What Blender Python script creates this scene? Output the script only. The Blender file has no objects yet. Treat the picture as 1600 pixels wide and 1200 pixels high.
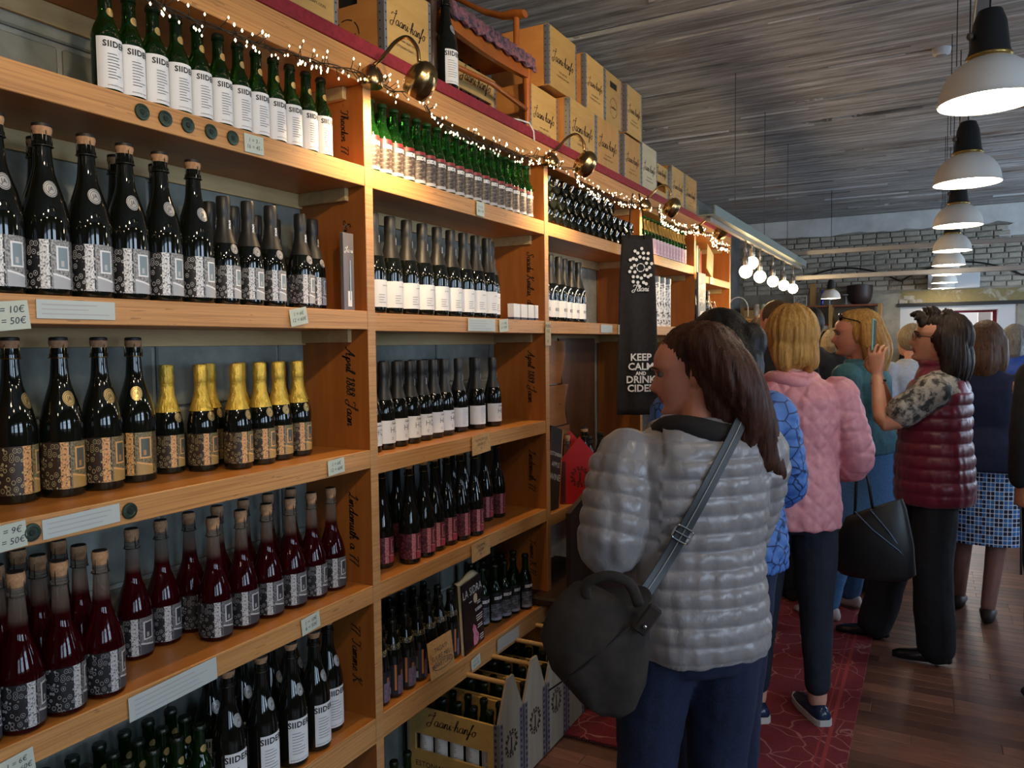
import bpy, bmesh, math, random
import numpy as np
from mathutils import Vector, Matrix, Euler, noise

random.seed(7)
rng = np.random.default_rng(7)
PI = math.pi
SC = bpy.context.scene
COL = SC.collection

# ------------------------------------------------------------------ camera, world, light, exposure
CAM_LOC = Vector((1.4, 0.0, 1.52))
YAW, PITCH, ROLL = math.radians(28.7), math.radians(-3.0), math.radians(0.65)
fw = Vector((-math.sin(YAW) * math.cos(PITCH), math.cos(YAW) * math.cos(PITCH), math.sin(PITCH)))
rt = Vector((math.cos(YAW), math.sin(YAW), 0))
up = rt.cross(fw)
rt2 = rt * math.cos(ROLL) - up * math.sin(ROLL)
up2 = up * math.cos(ROLL) + rt * math.sin(ROLL)
cd = bpy.data.cameras.new('camera')
cd.sensor_fit = 'HORIZONTAL'; cd.sensor_width = 36.0; cd.lens = 36.0 * 1200 / 1600
cd.clip_start = 0.05; cd.clip_end = 100
cam = bpy.data.objects.new('camera', cd); COL.objects.link(cam)
m3 = Matrix((rt2, up2, -fw)).transposed()
cam.matrix_world = Matrix.Translation(CAM_LOC) @ m3.to_4x4()
SC.camera = cam

w = bpy.data.worlds.new('world'); SC.world = w; w.use_nodes = True
bg = w.node_tree.nodes['Background']
bg.inputs[0].default_value = (0.62, 0.78, 1.0, 1); bg.inputs[1].default_value = 0.6

SC.view_settings.view_transform = 'Standard'
SC.view_settings.look = 'None'
SC.view_settings.gamma = 1.0
SC.view_settings.use_curve_mapping = False
SC.view_settings.exposure = 0.05

def light(name, typ, loc, energy, color, target=None, **kw):
    l = bpy.data.lights.new(name, typ); l.energy = energy; l.color = color
    for k, v in kw.items(): setattr(l, k, v)
    o = bpy.data.objects.new(name, l); COL.objects.link(o); o.location = loc
    if target is not None:
        d = Vector(target) - Vector(loc)
        o.rotation_euler = d.to_track_quat('-Z', 'Y').to_euler()
    return o

# daylight outside the shop windows (right-hand wall), one per window opening
DAY = (0.60, 0.78, 1.0)
WIN = [(-2.75, -1.55), (-1.05, 0.15), (0.95, 2.15), (4.6, 5.8), (8.3, 9.8)]
WIN_E = [26, 48, 56, 52, 120]
for (wy0, wy1), we in zip(WIN, WIN_E):
    light('window_daylight', 'AREA', (4.58, (wy0 + wy1) / 2, 1.75), we, DAY, (0, (wy0 + wy1) / 2, 1.45),
          shape='RECTANGLE', size=1.55, size_y=wy1 - wy0)
# daylight in the next room behind the doorway
light('far_room_daylight', 'AREA', (1.75, 14.6, 1.9), 110, (0.95, 0.98, 1.0), (1.75, 11.0, 1.3), shape='RECTANGLE', size=3.0, size_y=2.4)

# ------------------------------------------------------------------ materials
MATS = {}
def _bsdf(m): return m.node_tree.nodes['Principled BSDF']
def mat(name, col=(0.8, 0.8, 0.8), rough=0.5, metal=0.0, **kw):
    if name in MATS: return MATS[name]
    m = bpy.data.materials.new(name); m.use_nodes = True
    b = _bsdf(m)
    b.inputs['Base Color'].default_value = (*col, 1)
    b.inputs['Roughness'].default_value = rough
    b.inputs['Metallic'].default_value = metal
    for k, v in kw.items():
        if k == 'emit':
            b.inputs['Emission Color'].default_value = (*v[:3], 1); b.inputs['Emission Strength'].default_value = v[3]
        else: b.inputs[k].default_value = v
    MATS[name] = m
    return m

class NT:
    """tiny node-tree helper"""
    def __init__(s, m): s.t = m.node_tree; s.b = _bsdf(m)
    def n(s, typ, **kw):
        x = s.t.nodes.new(typ)
        for k, v in kw.items():
            if k.startswith('i_'): x.inputs[int(k[2:])].default_value = v
            else: setattr(x, k, v)
        return x
    def l(s, a, b): s.t.links.new(a, b)
    def math(s, op, a, b=None, c=None, clamp=False):
        x = s.t.nodes.new('ShaderNodeMath'); x.operation = op; x.use_clamp = clamp
        for i, v in enumerate((a, b, c)):
            if v is None: continue
            if isinstance(v, (int, float)): x.inputs[i].default_value = v
            else: s.l(v, x.inputs[i])
        return x.outputs[0]
    def mix(s, f, a, b):
        x = s.t.nodes.new('ShaderNodeMix'); x.data_type = 'RGBA'
        for i, v in ((0, f), (6, a), (7, b)):
            if isinstance(v, (int, float)): x.inputs[i].default_value = v
            elif isinstance(v, tuple): x.inputs[i].default_value = (*v[:3], 1)
            else: s.l(v, x.inputs[i])
        return x.outputs[2]
    def ramp(s, f, stops):
        x = s.t.nodes.new('ShaderNodeValToRGB'); e = x.color_ramp.elements
        while len(e) < len(stops): e.new(0.5)
        for k, (p, c) in enumerate(stops): e[k].position = p; e[k].color = (*c[:3], 1)
        s.l(f, x.inputs[0]); return x.outputs[0]
    def coords(s, kind='Object', scale=(1, 1, 1), rot=(0, 0, 0)):
        tc = s.n('ShaderNodeTexCoord'); mp = s.n('ShaderNodeMapping')
        mp.inputs['Scale'].default_value = scale; mp.inputs['Rotation'].default_value = rot
        s.l(tc.outputs[kind], mp.inputs[0]); return mp.outputs[0]
    def noise(s, vec, scale, detail=4, rough=0.55, dist=0.0):
        x = s.n('ShaderNodeTexNoise'); x.inputs['Scale'].default_value = scale; x.inputs['Detail'].default_value = detail
        x.inputs['Roughness'].default_value = rough; x.inputs['Distortion'].default_value = dist
        s.l(vec, x.inputs['Vector']); return x.outputs[0]
    def bump(s, h, strength=0.3, dist=0.01):
        x = s.n('ShaderNodeBump'); x.inputs['Strength'].default_value = strength; x.inputs['Distance'].default_value = dist
        s.l(h, x.inputs['Height']); s.l(x.outputs[0], s.b.inputs['Normal'])
    def col(s, c): s.l(c, s.b.inputs['Base Color'])
    def objrand(s): return s.n('ShaderNodeObjectInfo').outputs['Random']

def wood(name, c1, c2, scale=(1, 1, 1), rough=0.5, grain=30, var=0.25, kind='Object', dark=None):
    """procedural wood: stretched noise grain; grain runs along the axis with the small scale"""
    m = mat(name, c1, rough); t = NT(m)
    v = t.coords(kind, scale)
    g = t.noise(v, grain, 5, 0.6, 0.6)
    g2 = t.noise(v, grain * 0.22, 3, 0.5, 1.2)
    f = t.math('ADD', t.math('MULTIPLY', g, 0.6), t.math('MULTIPLY', g2, 0.4))
    c = t.ramp(f, [(0.32, c1), (0.68, c2)])
    if dark:
        k = t.noise(v, grain * 0.9, 2, 0.5, 0.0)
        c = t.mix(t.math('MULTIPLY', t.math('GREATER_THAN', k, 0.66), 0.6), c, dark)
    r = t.objrand()
    hs = t.n('ShaderNodeHueSaturation'); hs.inputs['Saturation'].default_value = 1.0
    t.l(t.math('ADD', 1 - var / 2, t.math('MULTIPLY', r, var)), hs.inputs['Value']); t.l(c, hs.inputs['Color'])
    t.col(hs.outputs[0]); t.bump(g, 0.15, 0.002)
    return m

def ply(name, c1, c2, rough=0.45):
    """laminated board edge: thin horizontal veneer lines along the board"""
    m = mat(name, c1, rough); t = NT(m)
    v = t.coords('Object', (1, 0.35, 30))
    g = t.noise(v, 6, 3, 0.6, 0.1)
    v2 = t.coords('Object', (1, 1.2, 9)); g2 = t.noise(v2, 12, 2, 0.5)
    c = t.ramp(g, [(0.30, c2), (0.50, c1), (0.62, tuple(min(1, x * 1.15) for x in c1)), (0.75, c2)])
    c = t.mix(t.math('MULTIPLY', t.math('GREATER_THAN', g2, 0.68), 0.45), c, (0.10, 0.045, 0.015))
    t.col(c); t.bump(g, 0.2, 0.002)
    return m

def speckle(name, c1, c2, scale=8, rough=0.7, stretch=(1, 1, 1), bump=0.2, contrast=(0.35, 0.65), dist=0.3):
    m = mat(name, c1, rough); t = NT(m)
    v = t.coords('Object', stretch)
    g = t.noise(v, scale, 6, 0.62, dist)
    t.col(t.ramp(g, [(contrast[0], c1), (contrast[1], c2)])); t.bump(g, bump, 0.01)
    return m

# ------------------------------------------------------------------ mesh helpers
def mesh_from(name, V, F, smooth=False, angle=None):
    me = bpy.data.meshes.new(name)
    me.from_pydata([tuple(map(float, v)) for v in V], [], F)
    me.validate(); me.update()
    if smooth:
        me.polygons.foreach_set('use_smooth', [True] * len(me.polygons))
        if angle:
            try: me.set_sharp_from_angle(angle=math.radians(angle))
            except Exception: pass
    return me

class MB:
    def __init__(s): s.v = []; s.f = []
    def add(s, V, F, M=None):
        o = len(s.v)
        if M is not None: V = [tuple(M @ Vector(v)) for v in V]
        s.v += [tuple(v) for v in V]; s.f += [tuple(i + o for i in f) for f in F]
        return s
    def box(s, x0, x1, y0, y1, z0, z1, c=0.0, M=None):
        if c <= 0:
            V = [(x0, y0, z0), (x1, y0, z0), (x1, y1, z0), (x0, y1, z0), (x0, y0, z1), (x1, y0, z1), (x1, y1, z1), (x0, y1, z1)]
            F = [(0, 3, 2, 1), (4, 5, 6, 7), (0, 1, 5, 4), (1, 2, 6, 5), (2, 3, 7, 6), (3, 0, 4, 7)]
            return s.add(V, F, M)
        bm = bmesh.new(); bmesh.ops.create_cube(bm, size=1)
        for v in bm.verts: v.co = Vector(((x0 + x1) / 2 + v.co.x * (x1 - x0), (y0 + y1) / 2 + v.co.y * (y1 - y0), (z0 + z1) / 2 + v.co.z * (z1 - z0)))
        bmesh.ops.bevel(bm, geom=bm.edges[:], offset=c, segments=1, affect='EDGES')
        bm.verts.index_update()
        s.add([v.co[:] for v in bm.verts], [tuple(v.index for v in f.verts) for f in bm.faces], M); bm.free(); return s
    def lathe(s, prof, n=20, M=None, cap=True):
        V, F = [], []
        for r, z in prof:
            for k in range(n):
                a = 2 * PI * k / n; V.append((r * math.cos(a), r * math.sin(a), z))
        for i in range(len(prof) - 1):
            for k in range(n):
                a, b = i * n + k, i * n + (k + 1) % n
                F.append((a, b, b + n, a + n))
        if cap:
            F.append(tuple(range(n))[::-1]); F.append(tuple((len(prof) - 1) * n + k for k in range(n)))
        return s.add(V, F, M)
    def tube(s, pts, r, n=8, M=None, closed=False, cap=True, flat=1.0):
        P = [Vector(p) for p in pts]
        R = r if isinstance(r, (list, tuple)) else [r] * len(P)
        V, F = [], []
        prev = None; N = len(P)
        for i, p in enumerate(P):
            a = P[(i - 1) % N] if (closed or i > 0) else p
            b = P[(i + 1) % N] if (closed or i < N - 1) else p
            t = (b - a)
            t = t.normalized() if t.length > 1e-9 else Vector((0, 0, 1))
            if prev is None:
                u = t.cross(Vector((0, 0, 1)))
                if u.length < 1e-3: u = t.cross(Vector((0, 1, 0)))
            else: u = prev - t * prev.dot(t)
            u.normalize(); prev = u; q = t.cross(u)
            for k in range(n):
                an = 2 * PI * k / n
                V.append(tuple(p + (u * math.cos(an) + q * math.sin(an) * flat) * R[i]))
        m = N if closed else N - 1
        for i in range(m):
            for k in range(n):
                a, b = i * n + k, i * n + (k + 1) % n
                c, d = ((i + 1) % N) * n + (k + 1) % n, ((i + 1) % N) * n + k
                F.append((a, b, c, d))
        if cap and not closed:
            F.append(tuple(range(n))[::-1]); F.append(tuple((N - 1) * n + k for k in range(n)))
        return s.add(V, F, M)
    def ell(s, c, r, n=16, m=10, M=None):
        prof = [(math.sin(PI * i / m), -math.cos(PI * i / m)) for i in range(m + 1)]
        prof[0] = (0.02, -1); prof[-1] = (0.02, 1)
        T = Matrix.Translation(Vector(c)) @ Matrix.Diagonal((r[0], r[1], r[2], 1))
        return s.lathe(prof, n, (M @ T) if M is not None else T)
    def loft(s, rings, cap=True, M=None):
        n = len(rings[0]); V = [p for R in rings for p in R]; F = []
        for i in range(len(rings) - 1):
            for k in range(n):
                a, b = i * n + k, i * n + (k + 1) % n
                F.append((a, b, b + n, a + n))
        if cap:
            F.append(tuple(range(n))[::-1]); F.append(tuple((len(rings) - 1) * n + k for k in range(n)))
        return s.add(V, F, M)
    def prism(s, outline, d0, d1, axis='x', M=None):
        """outline: 2D list; axis x: (y,z), axis y: (x,z), axis z: (x,y)"""
        n = len(outline)
        def P(u, v, d): return {'x': (d, u, v), 'y': (u, d, v), 'z': (u, v, d)}[axis]
        V = [P(u, v, d0) for u, v in outline] + [P(u, v, d1) for u, v in outline]
        F = [tuple(range(n))[::-1], tuple(range(n, 2 * n))] + [(k, (k + 1) % n, n + (k + 1) % n, n + k) for k in range(n)]
        return s.add(V, F, M)
    def mesh(s, name, smooth=False, angle=None): 
        me = mesh_from(name, s.v, s.f, smooth, angle)
        bm = bmesh.new(); bm.from_mesh(me); bmesh.ops.recalc_face_normals(bm, faces=bm.faces[:]); bm.to_mesh(me); bm.free()
        if smooth and angle:
            me.set_sharp_from_angle(angle=math.radians(angle))
        return me

def obj(name, me, m=None, parent=None, loc=None, rot=None, scale=None):
    o = bpy.data.objects.new(name, me); COL.objects.link(o)
    if m is not None and me is not None and len(me.materials) == 0: me.materials.append(m)
    elif m is not None and me is not None and me.materials[0] != m:
        o.material_slots[0].link = 'OBJECT'; o.material_slots[0].material = m
    if parent is not None: o.parent = parent
    if loc is not None: o.location = loc
    if rot is not None: o.rotation_euler = rot
    if scale is not None: o.scale = scale
    return o
def empty(name, loc=(0, 0, 0), rz=0.0):
    o = bpy.data.objects.new(name, None); COL.objects.link(o); o.location = loc; o.rotation_euler = (0, 0, rz)
    o.empty_display_size = 0.05
    return o
def tag(o, label, cat, group=None):
    o['label'] = label; o['category'] = cat
    if group: o['group'] = group
    return o
def struct(name, me, m, parent=None, **k):
    o = obj(name, me, m, parent, **k)
    if parent is None: o['kind'] = 'structure'
    return o
ORD = ['first', 'second', 'third', 'fourth', 'fifth', 'sixth', 'seventh', 'eighth', 'ninth', 'tenth', 'eleventh', 'twelfth',
       'thirteenth', 'fourteenth', 'fifteenth', 'sixteenth', 'seventeenth', 'eighteenth', 'nineteenth', 'twentieth']
def which(i, n):
    if n == 1: return 'only'
    if i == 0: return 'leftmost'
    if i == n - 1: return 'rightmost'
    return ORD[i] + ' from left'

# ------------------------------------------------------------------ lettering
_tc = {}
def text_mesh(s, size=1.0, shear=0.0, bold=0.0, align='CENTER', spacing=1.0, sub=0):
    key = (s, size, shear, bold, align, spacing)
    if key in _tc: return _tc[key]
    c = bpy.data.curves.new('t', 'FONT'); c.body = s; c.size = size; c.shear = shear; c.align_x = align; c.align_y = 'CENTER'
    c.offset = bold; c.space_character = spacing; c.resolution_u = 2
    o = bpy.data.objects.new('t', c); COL.objects.link(o)
    bpy.context.view_layer.update()
    me = bpy.data.meshes.new_from_object(o.evaluated_get(bpy.context.evaluated_depsgraph_get()))
    V = [tuple(v.co) for v in me.vertices]; F = [tuple(p.vertices) for p in me.polygons]
    bpy.data.objects.remove(o); bpy.data.curves.remove(c); bpy.data.meshes.remove(me)
    _tc[key] = (V, F)
    return V, F

CUR = {
 'a': (1.1, [[(.78, .85), (.45, 1), (.12, .7), (.1, .25), (.4, 0), (.7, .3), (.8, .95), (.76, .3), (.9, .02), (1.15, .3)]]),
 'b': (.95, [[(0, .3), (.4, 1.7), (.3, 2.1), (.12, 1.7), (.12, .2), (.4, 0), (.7, .4), (.6, .9), (.95, .8)]]),
 'c': (.8, [[(.65, .8), (.4, 1), (.12, .6), (.15, .15), (.4, 0), (.8, .3)]]),
 'd': (1.1, [[(.75, .8), (.45, 1), (.12, .7), (.1, .25), (.4, 0), (.7, .4), (.9, 2.0), (.78, .3), (.9, .02), (1.15, .3)]]),
 'e': (.8, [[(0, .3), (.5, .6), (.45, .95), (.15, .8), (.12, .2), (.4, 0), (.8, .3)]]),
 'f': (.6, [[(0, .3), (.45, 1.7), (.55, 2.1), (.3, 1.9), (.15, .5), (0, -.7), (-.15, -.9), (-.1, -.4), (.25, .3), (.65, .4)]]),
 'h': (.95, [[(0, .3), (.4, 1.7), (.3, 2.1), (.12, 1.8), (.08, 0), (.15, .5), (.4, .95), (.6, .8), (.6, .2), (.75, 0), (1, .3)]]),
 'i': (.5, [[(0, .3), (.2, .95), (.2, .2), (.35, 0), (.55, .3)], [(.22, 1.4), (.26, 1.5)]]),
 'k': (.95, [[(0, .3), (.4, 1.7), (.3, 2.1), (.12, 1.8), (.08, 0), (.15, .5), (.5, .95), (.5, .6), (.2, .5), (.6, 0), (.95, .3)]]),
 'l': (.5, [[(0, .3), (.4, 1.6), (.3, 2.1), (.12, 1.7), (.15, .2), (.3, 0), (.55, .3)]]),
 'm': (1.4, [[(-.05, .3), (.1, .95), (.1, 0), (.15, .5), (.38, .95), (.5, .8), (.5, 0), (.55, .5), (.8, .95), (.98, .8), (1, .2), (1.12, 0), (1.4, .3)]]),
 'n': (.98, [[(-.05, .3), (.1, .95), (.1, 0), (.15, .5), (.4, .95), (.6, .85), (.6, .2), (.75, 0), (1.0, .3)]]),
 'o': (.9, [[(.5, .95), (.1, .7), (.15, .1), (.5, 0), (.75, .45), (.5, .95), (.65, .8), (.95, .85)]]),
 'p': (.9, [[(0, .3), (.15, .95), (.05, -.9), (.12, .6), (.4, 1), (.65, .6), (.45, 0), (.2, .1), (.9, .3)]]),
 'r': (.75, [[(0, .3), (.2, 1), (.45, .85), (.4, .3), (.5, 0), (.75, .3)]]),
 's': (.7, [[(0, .3), (.35, 1), (.3, .7), (.5, .25), (.3, 0), (.05, .1)], ]),
 't': (.55, [[(0, .3), (.25, 1.5), (.2, .2), (.35, 0), (.6, .3)], [(0, 1.1), (.5, 1.15)]]),
 'u': (1.0, [[(0, .3), (.12, .95), (.12, .2), (.3, 0), (.55, .3), (.6, .95), (.6, .2), (.75, 0), (1, .3)]]),
 'v': (.8, [[(0, .7), (.12, .95), (.3, 0), (.6, .95), (.8, .8)]]),
 'w': (1.1, [[(0, .7), (.1, .95), (.2, .1), (.4, 0), (.5, .9), (.55, .1), (.8, .1), (.9, .9), (1.1, .8)]]),
 'A': (1.5, [[(-.3, .2), (-.1, 0), (.5, 1.2), (.85, 2.1), (.8, .8), (.95, 0), (1.3, .2)], [(.1, .8), (.5, 1), (1.1, .8)]]),
 'J': (1.2, [[(-.3, 1.5), (-.1, 1.95), (.5, 1.85), (1.1, 2.2), (.8, 1.7), (.6, .6), (.35, -.3), (-.15, -.3), (-.3, .2), (.3, .5), (.7, .3)], [(.75, 2.2), (.85, 2.6), (1.1, 2.45)]]),
 'K': (1.4, [[(0, 1.6), (.4, 2.1), (.3, 1), (.1, 0), (-.2, .2)], [(1.2, 2.1), (.8, 1.5), (.35, 1.05), (.8, .6), (1.1, 0), (1.4, .3)]]),
 'L': (1.2, [[(.2, 1.5), (.7, 2.1), (.7, 1.6), (.4, .4), (.0, .05), (.1, .3), (.7, 0), (1.2, .3)]]),
 'S': (1.1, [[(.9, 1.7), (.7, 2.1), (.3, 1.8), (.5, 1.2), (.8, .6), (.5, 0), (.0, .1), (-.1, .5), (.4, .6)]]),
 'T': (1.2, [[(-.1, 1.7), (.1, 2.05), (.7, 1.85), (1.3, 2.15)], [(.75, 1.9), (.6, .8), (.3, 0), (-.1, .2)]]),
 '1': (.7, [[(.1, 1.5), (.4, 1.9), (.3, 0)]]),
 '7': (.9, [[(.05, 1.7), (.4, 1.9), (.85, 1.85), (.5, .9), (.3, -.2)], [(.25, .9), (.8, 1)]]),
 '8': (.9, [[(.7, 1.6), (.4, 1.9), (.2, 1.5), (.6, .9), (.65, .3), (.35, 0), (.1, .4), (.45, 1), (.7, 1.6)]]),
 '9': (.9, [[(.7, 1.6), (.4, 1.9), (.15, 1.5), (.4, 1.1), (.7, 1.7), (.6, .8), (.4, 0)]]),
 '2': (.9, [[(.1, 1.5), (.4, 1.9), (.7, 1.5), (.4, .7), (.05, 0), (.4, .1), (.8, 0)]]),
 '4': (.9, [[(.4, 1.9), (.1, .7), (.8, .75)], [(.65, 1.2), (.5, -.2)]]),
 '-': (.7, [[(.1, .7), (.6, .75)]]), '.': (.4, [[(.1, 0), (.15, .06)]]), ',': (.4, [[(.15, .1), (.05, -.3)]]), ' ': (.8, []),
}
def catmull(P, k=5):
    P = [np.array(p, float) for p in P]
    if len(P) < 3: return P
    Q = [2 * P[0] - P[1]] + P + [2 * P[-1] - P[-2]]
    out = []
    for i in range(1, len(Q) - 2):
        a, b, c, d = Q[i - 1:i + 3]
        for j in range(k):
            t = j / k
            out.append(.5 * (2 * b + (c - a) * t + (2 * a - 5 * b + 4 * c - d) * t * t + (3 * b - a - 3 * c + d) * t ** 3))
    out.append(P[-1]); return out
def cursive(s, size, thick=0.12, slant=0.3, k=4):
    """flat ribbon lettering in the XY plane, x-height = size, centred"""
    V, F = [], []; x = 0
    for ch in s:
        wd, st = CUR.get(ch, CUR[' '])
        for pts in st:
            P = catmull(pts, k); N = len(P)
            for i, p in enumerate(P):
                t = P[min(i + 1, N - 1)] - P[max(i - 1, 0)]; t = t / (np.linalg.norm(t) + 1e-9)
                th = thick * (0.55 + 0.75 * abs(t[1])) / 2
                n = np.array((-t[1], t[0])) * th
                for sgn in (1, -1):
                    q = p + n * sgn; V.append(((x + q[0] + slant * q[1]) * size, q[1] * size, 0))
            o = len(V) - 2 * N
            F += [(o + 2 * i, o + 2 * i + 1, o + 2 * i + 3, o + 2 * i + 2) for i in range(N - 1)]
        x += wd
    W = x * size / 2
    return [(a - W, b - size * .5, c) for a, b, c in V], F
def flat_text(name, VF, m, parent, loc, rot):
    me = mesh_from(name, *VF)
    return obj(name, me, m, parent, loc, rot)
# orientation: text plane facing +x reading along +y ; facing -y reading along +x
FACE_X = (PI / 2, 0, PI / 2)
FACE_NY = (PI / 2, 0, 0)
# ------------------------------------------------------------------ the room
CEIL = 3.19; YB = 11.4; XR = 4.5; YN = -4.2; XL = -1.06
M_floor = mat('laminate_floor', (0.10, 0.045, 0.03), 0.45)
t = NT(M_floor); v = t.coords('Object')
br = t.n('ShaderNodeTexBrick'); br.offset = 0.37; br.inputs['Scale'].default_value = 1.0
br.inputs['Brick Width'].default_value = 0.62; br.inputs['Row Height'].default_value = 0.07; br.inputs['Mortar Size'].default_value = 0.002
br.inputs['Color1'].default_value = (0.075, 0.03, 0.02, 1); br.inputs['Color2'].default_value = (0.19, 0.085, 0.055, 1); br.inputs['Mortar'].default_value = (0.03, 0.012, 0.01, 1)
t.l(v, br.inputs['Vector']); t.col(br.outputs[0])
M_plank = wood('laminate_strip', (0.095, 0.033, 0.020), (0.235, 0.100, 0.058), (1.2, 14, 4), 0.42, 9, 0.95)

floor = struct('floor', MB().box(XL, XR, YN, YB + 3.6, -0.12, -0.004).mesh('floor'), M_floor)
pm = {}
def plank_mesh(L):
    if L not in pm: pm[L] = MB().box(0, L - 0.0022, 0, 0.0678, -0.004, 0.0, 0.0007).mesh('plank')
    return pm[L]
yy = 2.2; np_ = 0
while yy < 5.9 and np_ < 292:
    x = -0.30 - random.choice((0.0, 0.15, 0.3, 0.45))
    while x < 2.15 and np_ < 292:
        L = random.choice((0.45, 0.6, 0.75, 0.9))
        obj('plank', plank_mesh(L), M_plank, floor, (x, yy, 0)); np_ += 1
        x += L
    yy += 0.07

# ceiling: board-marked concrete panels with recessed joints
M_conc = mat('streaked_concrete', (0.3, 0.3, 0.3), 0.75); t = NT(M_conc)
v1 = t.coords('Object', (0.55, 7.5, 1)); n1 = t.noise(v1, 2.2, 7, 0.68, 0.5)
v2 = t.coords('Object', (0.9, 22, 1)); n2 = t.noise(v2, 1.6, 5, 0.7, 0.2)
v3 = t.coords('Object', (1, 1.3, 1)); n3 = t.noise(v3, 1.1, 3, 0.5, 0.6)
base = t.ramp(n1, [(0.30, (0.10, 0.10, 0.10)), (0.46, (0.27, 0.268, 0.255)), (0.60, (0.46, 0.46, 0.45)), (0.74, (0.72, 0.72, 0.73))])
base = t.mix(t.math('MULTIPLY', t.math('GREATER_THAN', n2, 0.61), 0.6), base, (0.80, 0.82, 0.86))
base = t.mix(t.math('MULTIPLY', t.math('LESS_THAN', n2, 0.36), 0.55), base, (0.035, 0.035, 0.036))
rust = t.ramp(n3, [(0.56, (0, 0, 0)), (0.70, (1, 1, 1))])
base = t.mix(t.math('MULTIPLY', rust, 0.45), base, (0.30, 0.17, 0.09))
t.col(base); t.bump(n1, 0.5, 0.02)
ceiling = struct('ceiling', MB().box(XL - 0.2, XR + 0.2, YN - 0.2, YB + 0.2, CEIL + 0.03, CEIL + 0.2).mesh('ceiling'), mat('joint_dark', (0.03, 0.03, 0.03), 0.9))
joints = [YN, -2.6, -1.2, 0.2, 1.5, 2.62, 3.95, 5.15, 6.35, 7.6, 8.9, 10.2, YB]
for a, b in zip(joints[:-1], joints[1:]):
    dz = random.uniform(-0.006, 0.006)
    obj('concrete_panel', MB().box(XL, XR, a + 0.018, b - 0.018, CEIL + dz, CEIL + 0.05, 0.006).mesh('panel'), M_conc, ceiling)
# strips the boards left in the concrete, proud by a few millimetres
for k in range(46):
    yk = random.uniform(2.6, 10.9); x0 = random.uniform(-1.0, 2.2); L = random.uniform(0.4, 1.9)
    obj('board_mark', MB().box(x0, x0 + L, yk, yk + random.uniform(0.006, 0.02), CEIL - random.uniform(0.009, 0.013), CEIL + 0.01, 0.003).mesh('mark'),
        M_conc if k % 3 else mat('lime_streak', (0.60, 0.62, 0.64), 0.8), ceiling)

M_plaster = speckle('grey_plaster', (0.12, 0.115, 0.105), (0.24, 0.23, 0.21), 2.6, 0.85, (1, 1, 1), 0.4)
M_block = speckle('concrete_block', (0.11, 0.125, 0.112), (0.24, 0.26, 0.23), 7, 0.8, (1, 1, 1), 0.35, (0.3, 0.7))
M_mortar = speckle('mortar', (0.20, 0.22, 0.20), (0.34, 0.35, 0.32), 14, 0.9)
wl = struct('wall_left', MB().box(XL - 0.2, XL, YN, YB, 0, CEIL + 0.1).mesh('wall'), M_plaster)
wp = struct('wall_partition', MB().box(XL, -0.256, YN, 6.3, 0, 2.33).mesh('wall'), M_mortar)
# concrete blocks behind the bottles
blk = MB().box(0, 0.012, 0, 0.388, 0, 0.188, 0.004).mesh('block')
for r in range(12):
    for c in range(7):
        y0 = 0.42 + c * 0.40 + (0.2 if r % 2 else 0) - 0.2
        if y0 > 2.85: continue
        obj('block', blk, M_block, wp, (-0.2575 - random.uniform(0.0, 0.003), y0, 0.03 + r * 0.2 - 0.055))
# right wall with window openings, near wall
wr = MB(); prev = YN
for a, b in WIN:
    wr.box(XR, XR + 0.25, prev, a, 0, CEIL + 0.1); wr.box(XR, XR + 0.25, a, b, 0, 0.95); wr.box(XR, XR + 0.25, a, b, 2.55, CEIL + 0.1); prev = b
wr.box(XR, XR + 0.25, prev, YB, 0, CEIL + 0.1)
struct('wall_right', wr.mesh('wall'), M_plaster)
M_frame = mat('painted_frame', (0.55, 0.56, 0.56), 0.5)
for k, (a, b) in enumerate(WIN):
    f = MB()
    for y0, y1, z0, z1 in ((a, b, 0.95, 1.01), (a, b, 2.49, 2.55), (a, a + 0.06, 1.01, 2.49), (b - 0.06, b, 1.01, 2.49), ((a + b) / 2 - 0.025, (a + b) / 2 + 0.025, 1.01, 2.49), (a + .06, b - .06, 1.95, 1.99)):
        f.box(XR + 0.0, XR + 0.05, y0, y1, z0, z1)
    struct('window_%d' % (k + 1), f.mesh('frame'), M_frame)
struct('wall_near', MB().box(XL, XR, YN - 0.2, YN, 0, CEIL + 0.1).mesh('wall'), M_plaster)

# back wall: rubble of old bricks, doorway, ochre band, white band
DX0, DX1, DZ = 1.007, 2.318, 1.945
M_oldw = speckle('old_wall_grey', (0.20, 0.19, 0.165), (0.40, 0.38, 0.33), 3.0, 0.9, (1, 1, 1), 0.5)
wb = MB().box(XL, DX0, YB, YB + 0.35, 0, CEIL + 0.1).box(DX1, XR, YB, YB + 0.35, 0, CEIL + 0.1).box(DX0, DX1, YB, YB + 0.35, DZ, CEIL + 0.1)
wall_back = struct('wall_back', wb.mesh('wall'), M_oldw)
M_brick = mat('old_brick', (0.25, 0.23, 0.2), 0.88); t = NT(M_brick)
g = t.noise(t.coords('Object'), 16, 5, 0.65, 0.4); r = t.objrand()
c = t.mix(r, (0.26, 0.24, 0.195), (0.46, 0.43, 0.36))
c = t.mix(t.ramp(g, [(0.45, (0, 0, 0)), (0.75, (1, 1, 1))]), c, (0.58, 0.54, 0.45)); t.col(c); t.bump(g, 0.5, 0.01)
bk = [MB().box(-L / 2, L / 2, -0.02, 0.0, -0.0285, 0.0285, 0.006).mesh('brick') for L in (0.125, 0.15, 0.175)]
nb = 0; z = 2.20
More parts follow.
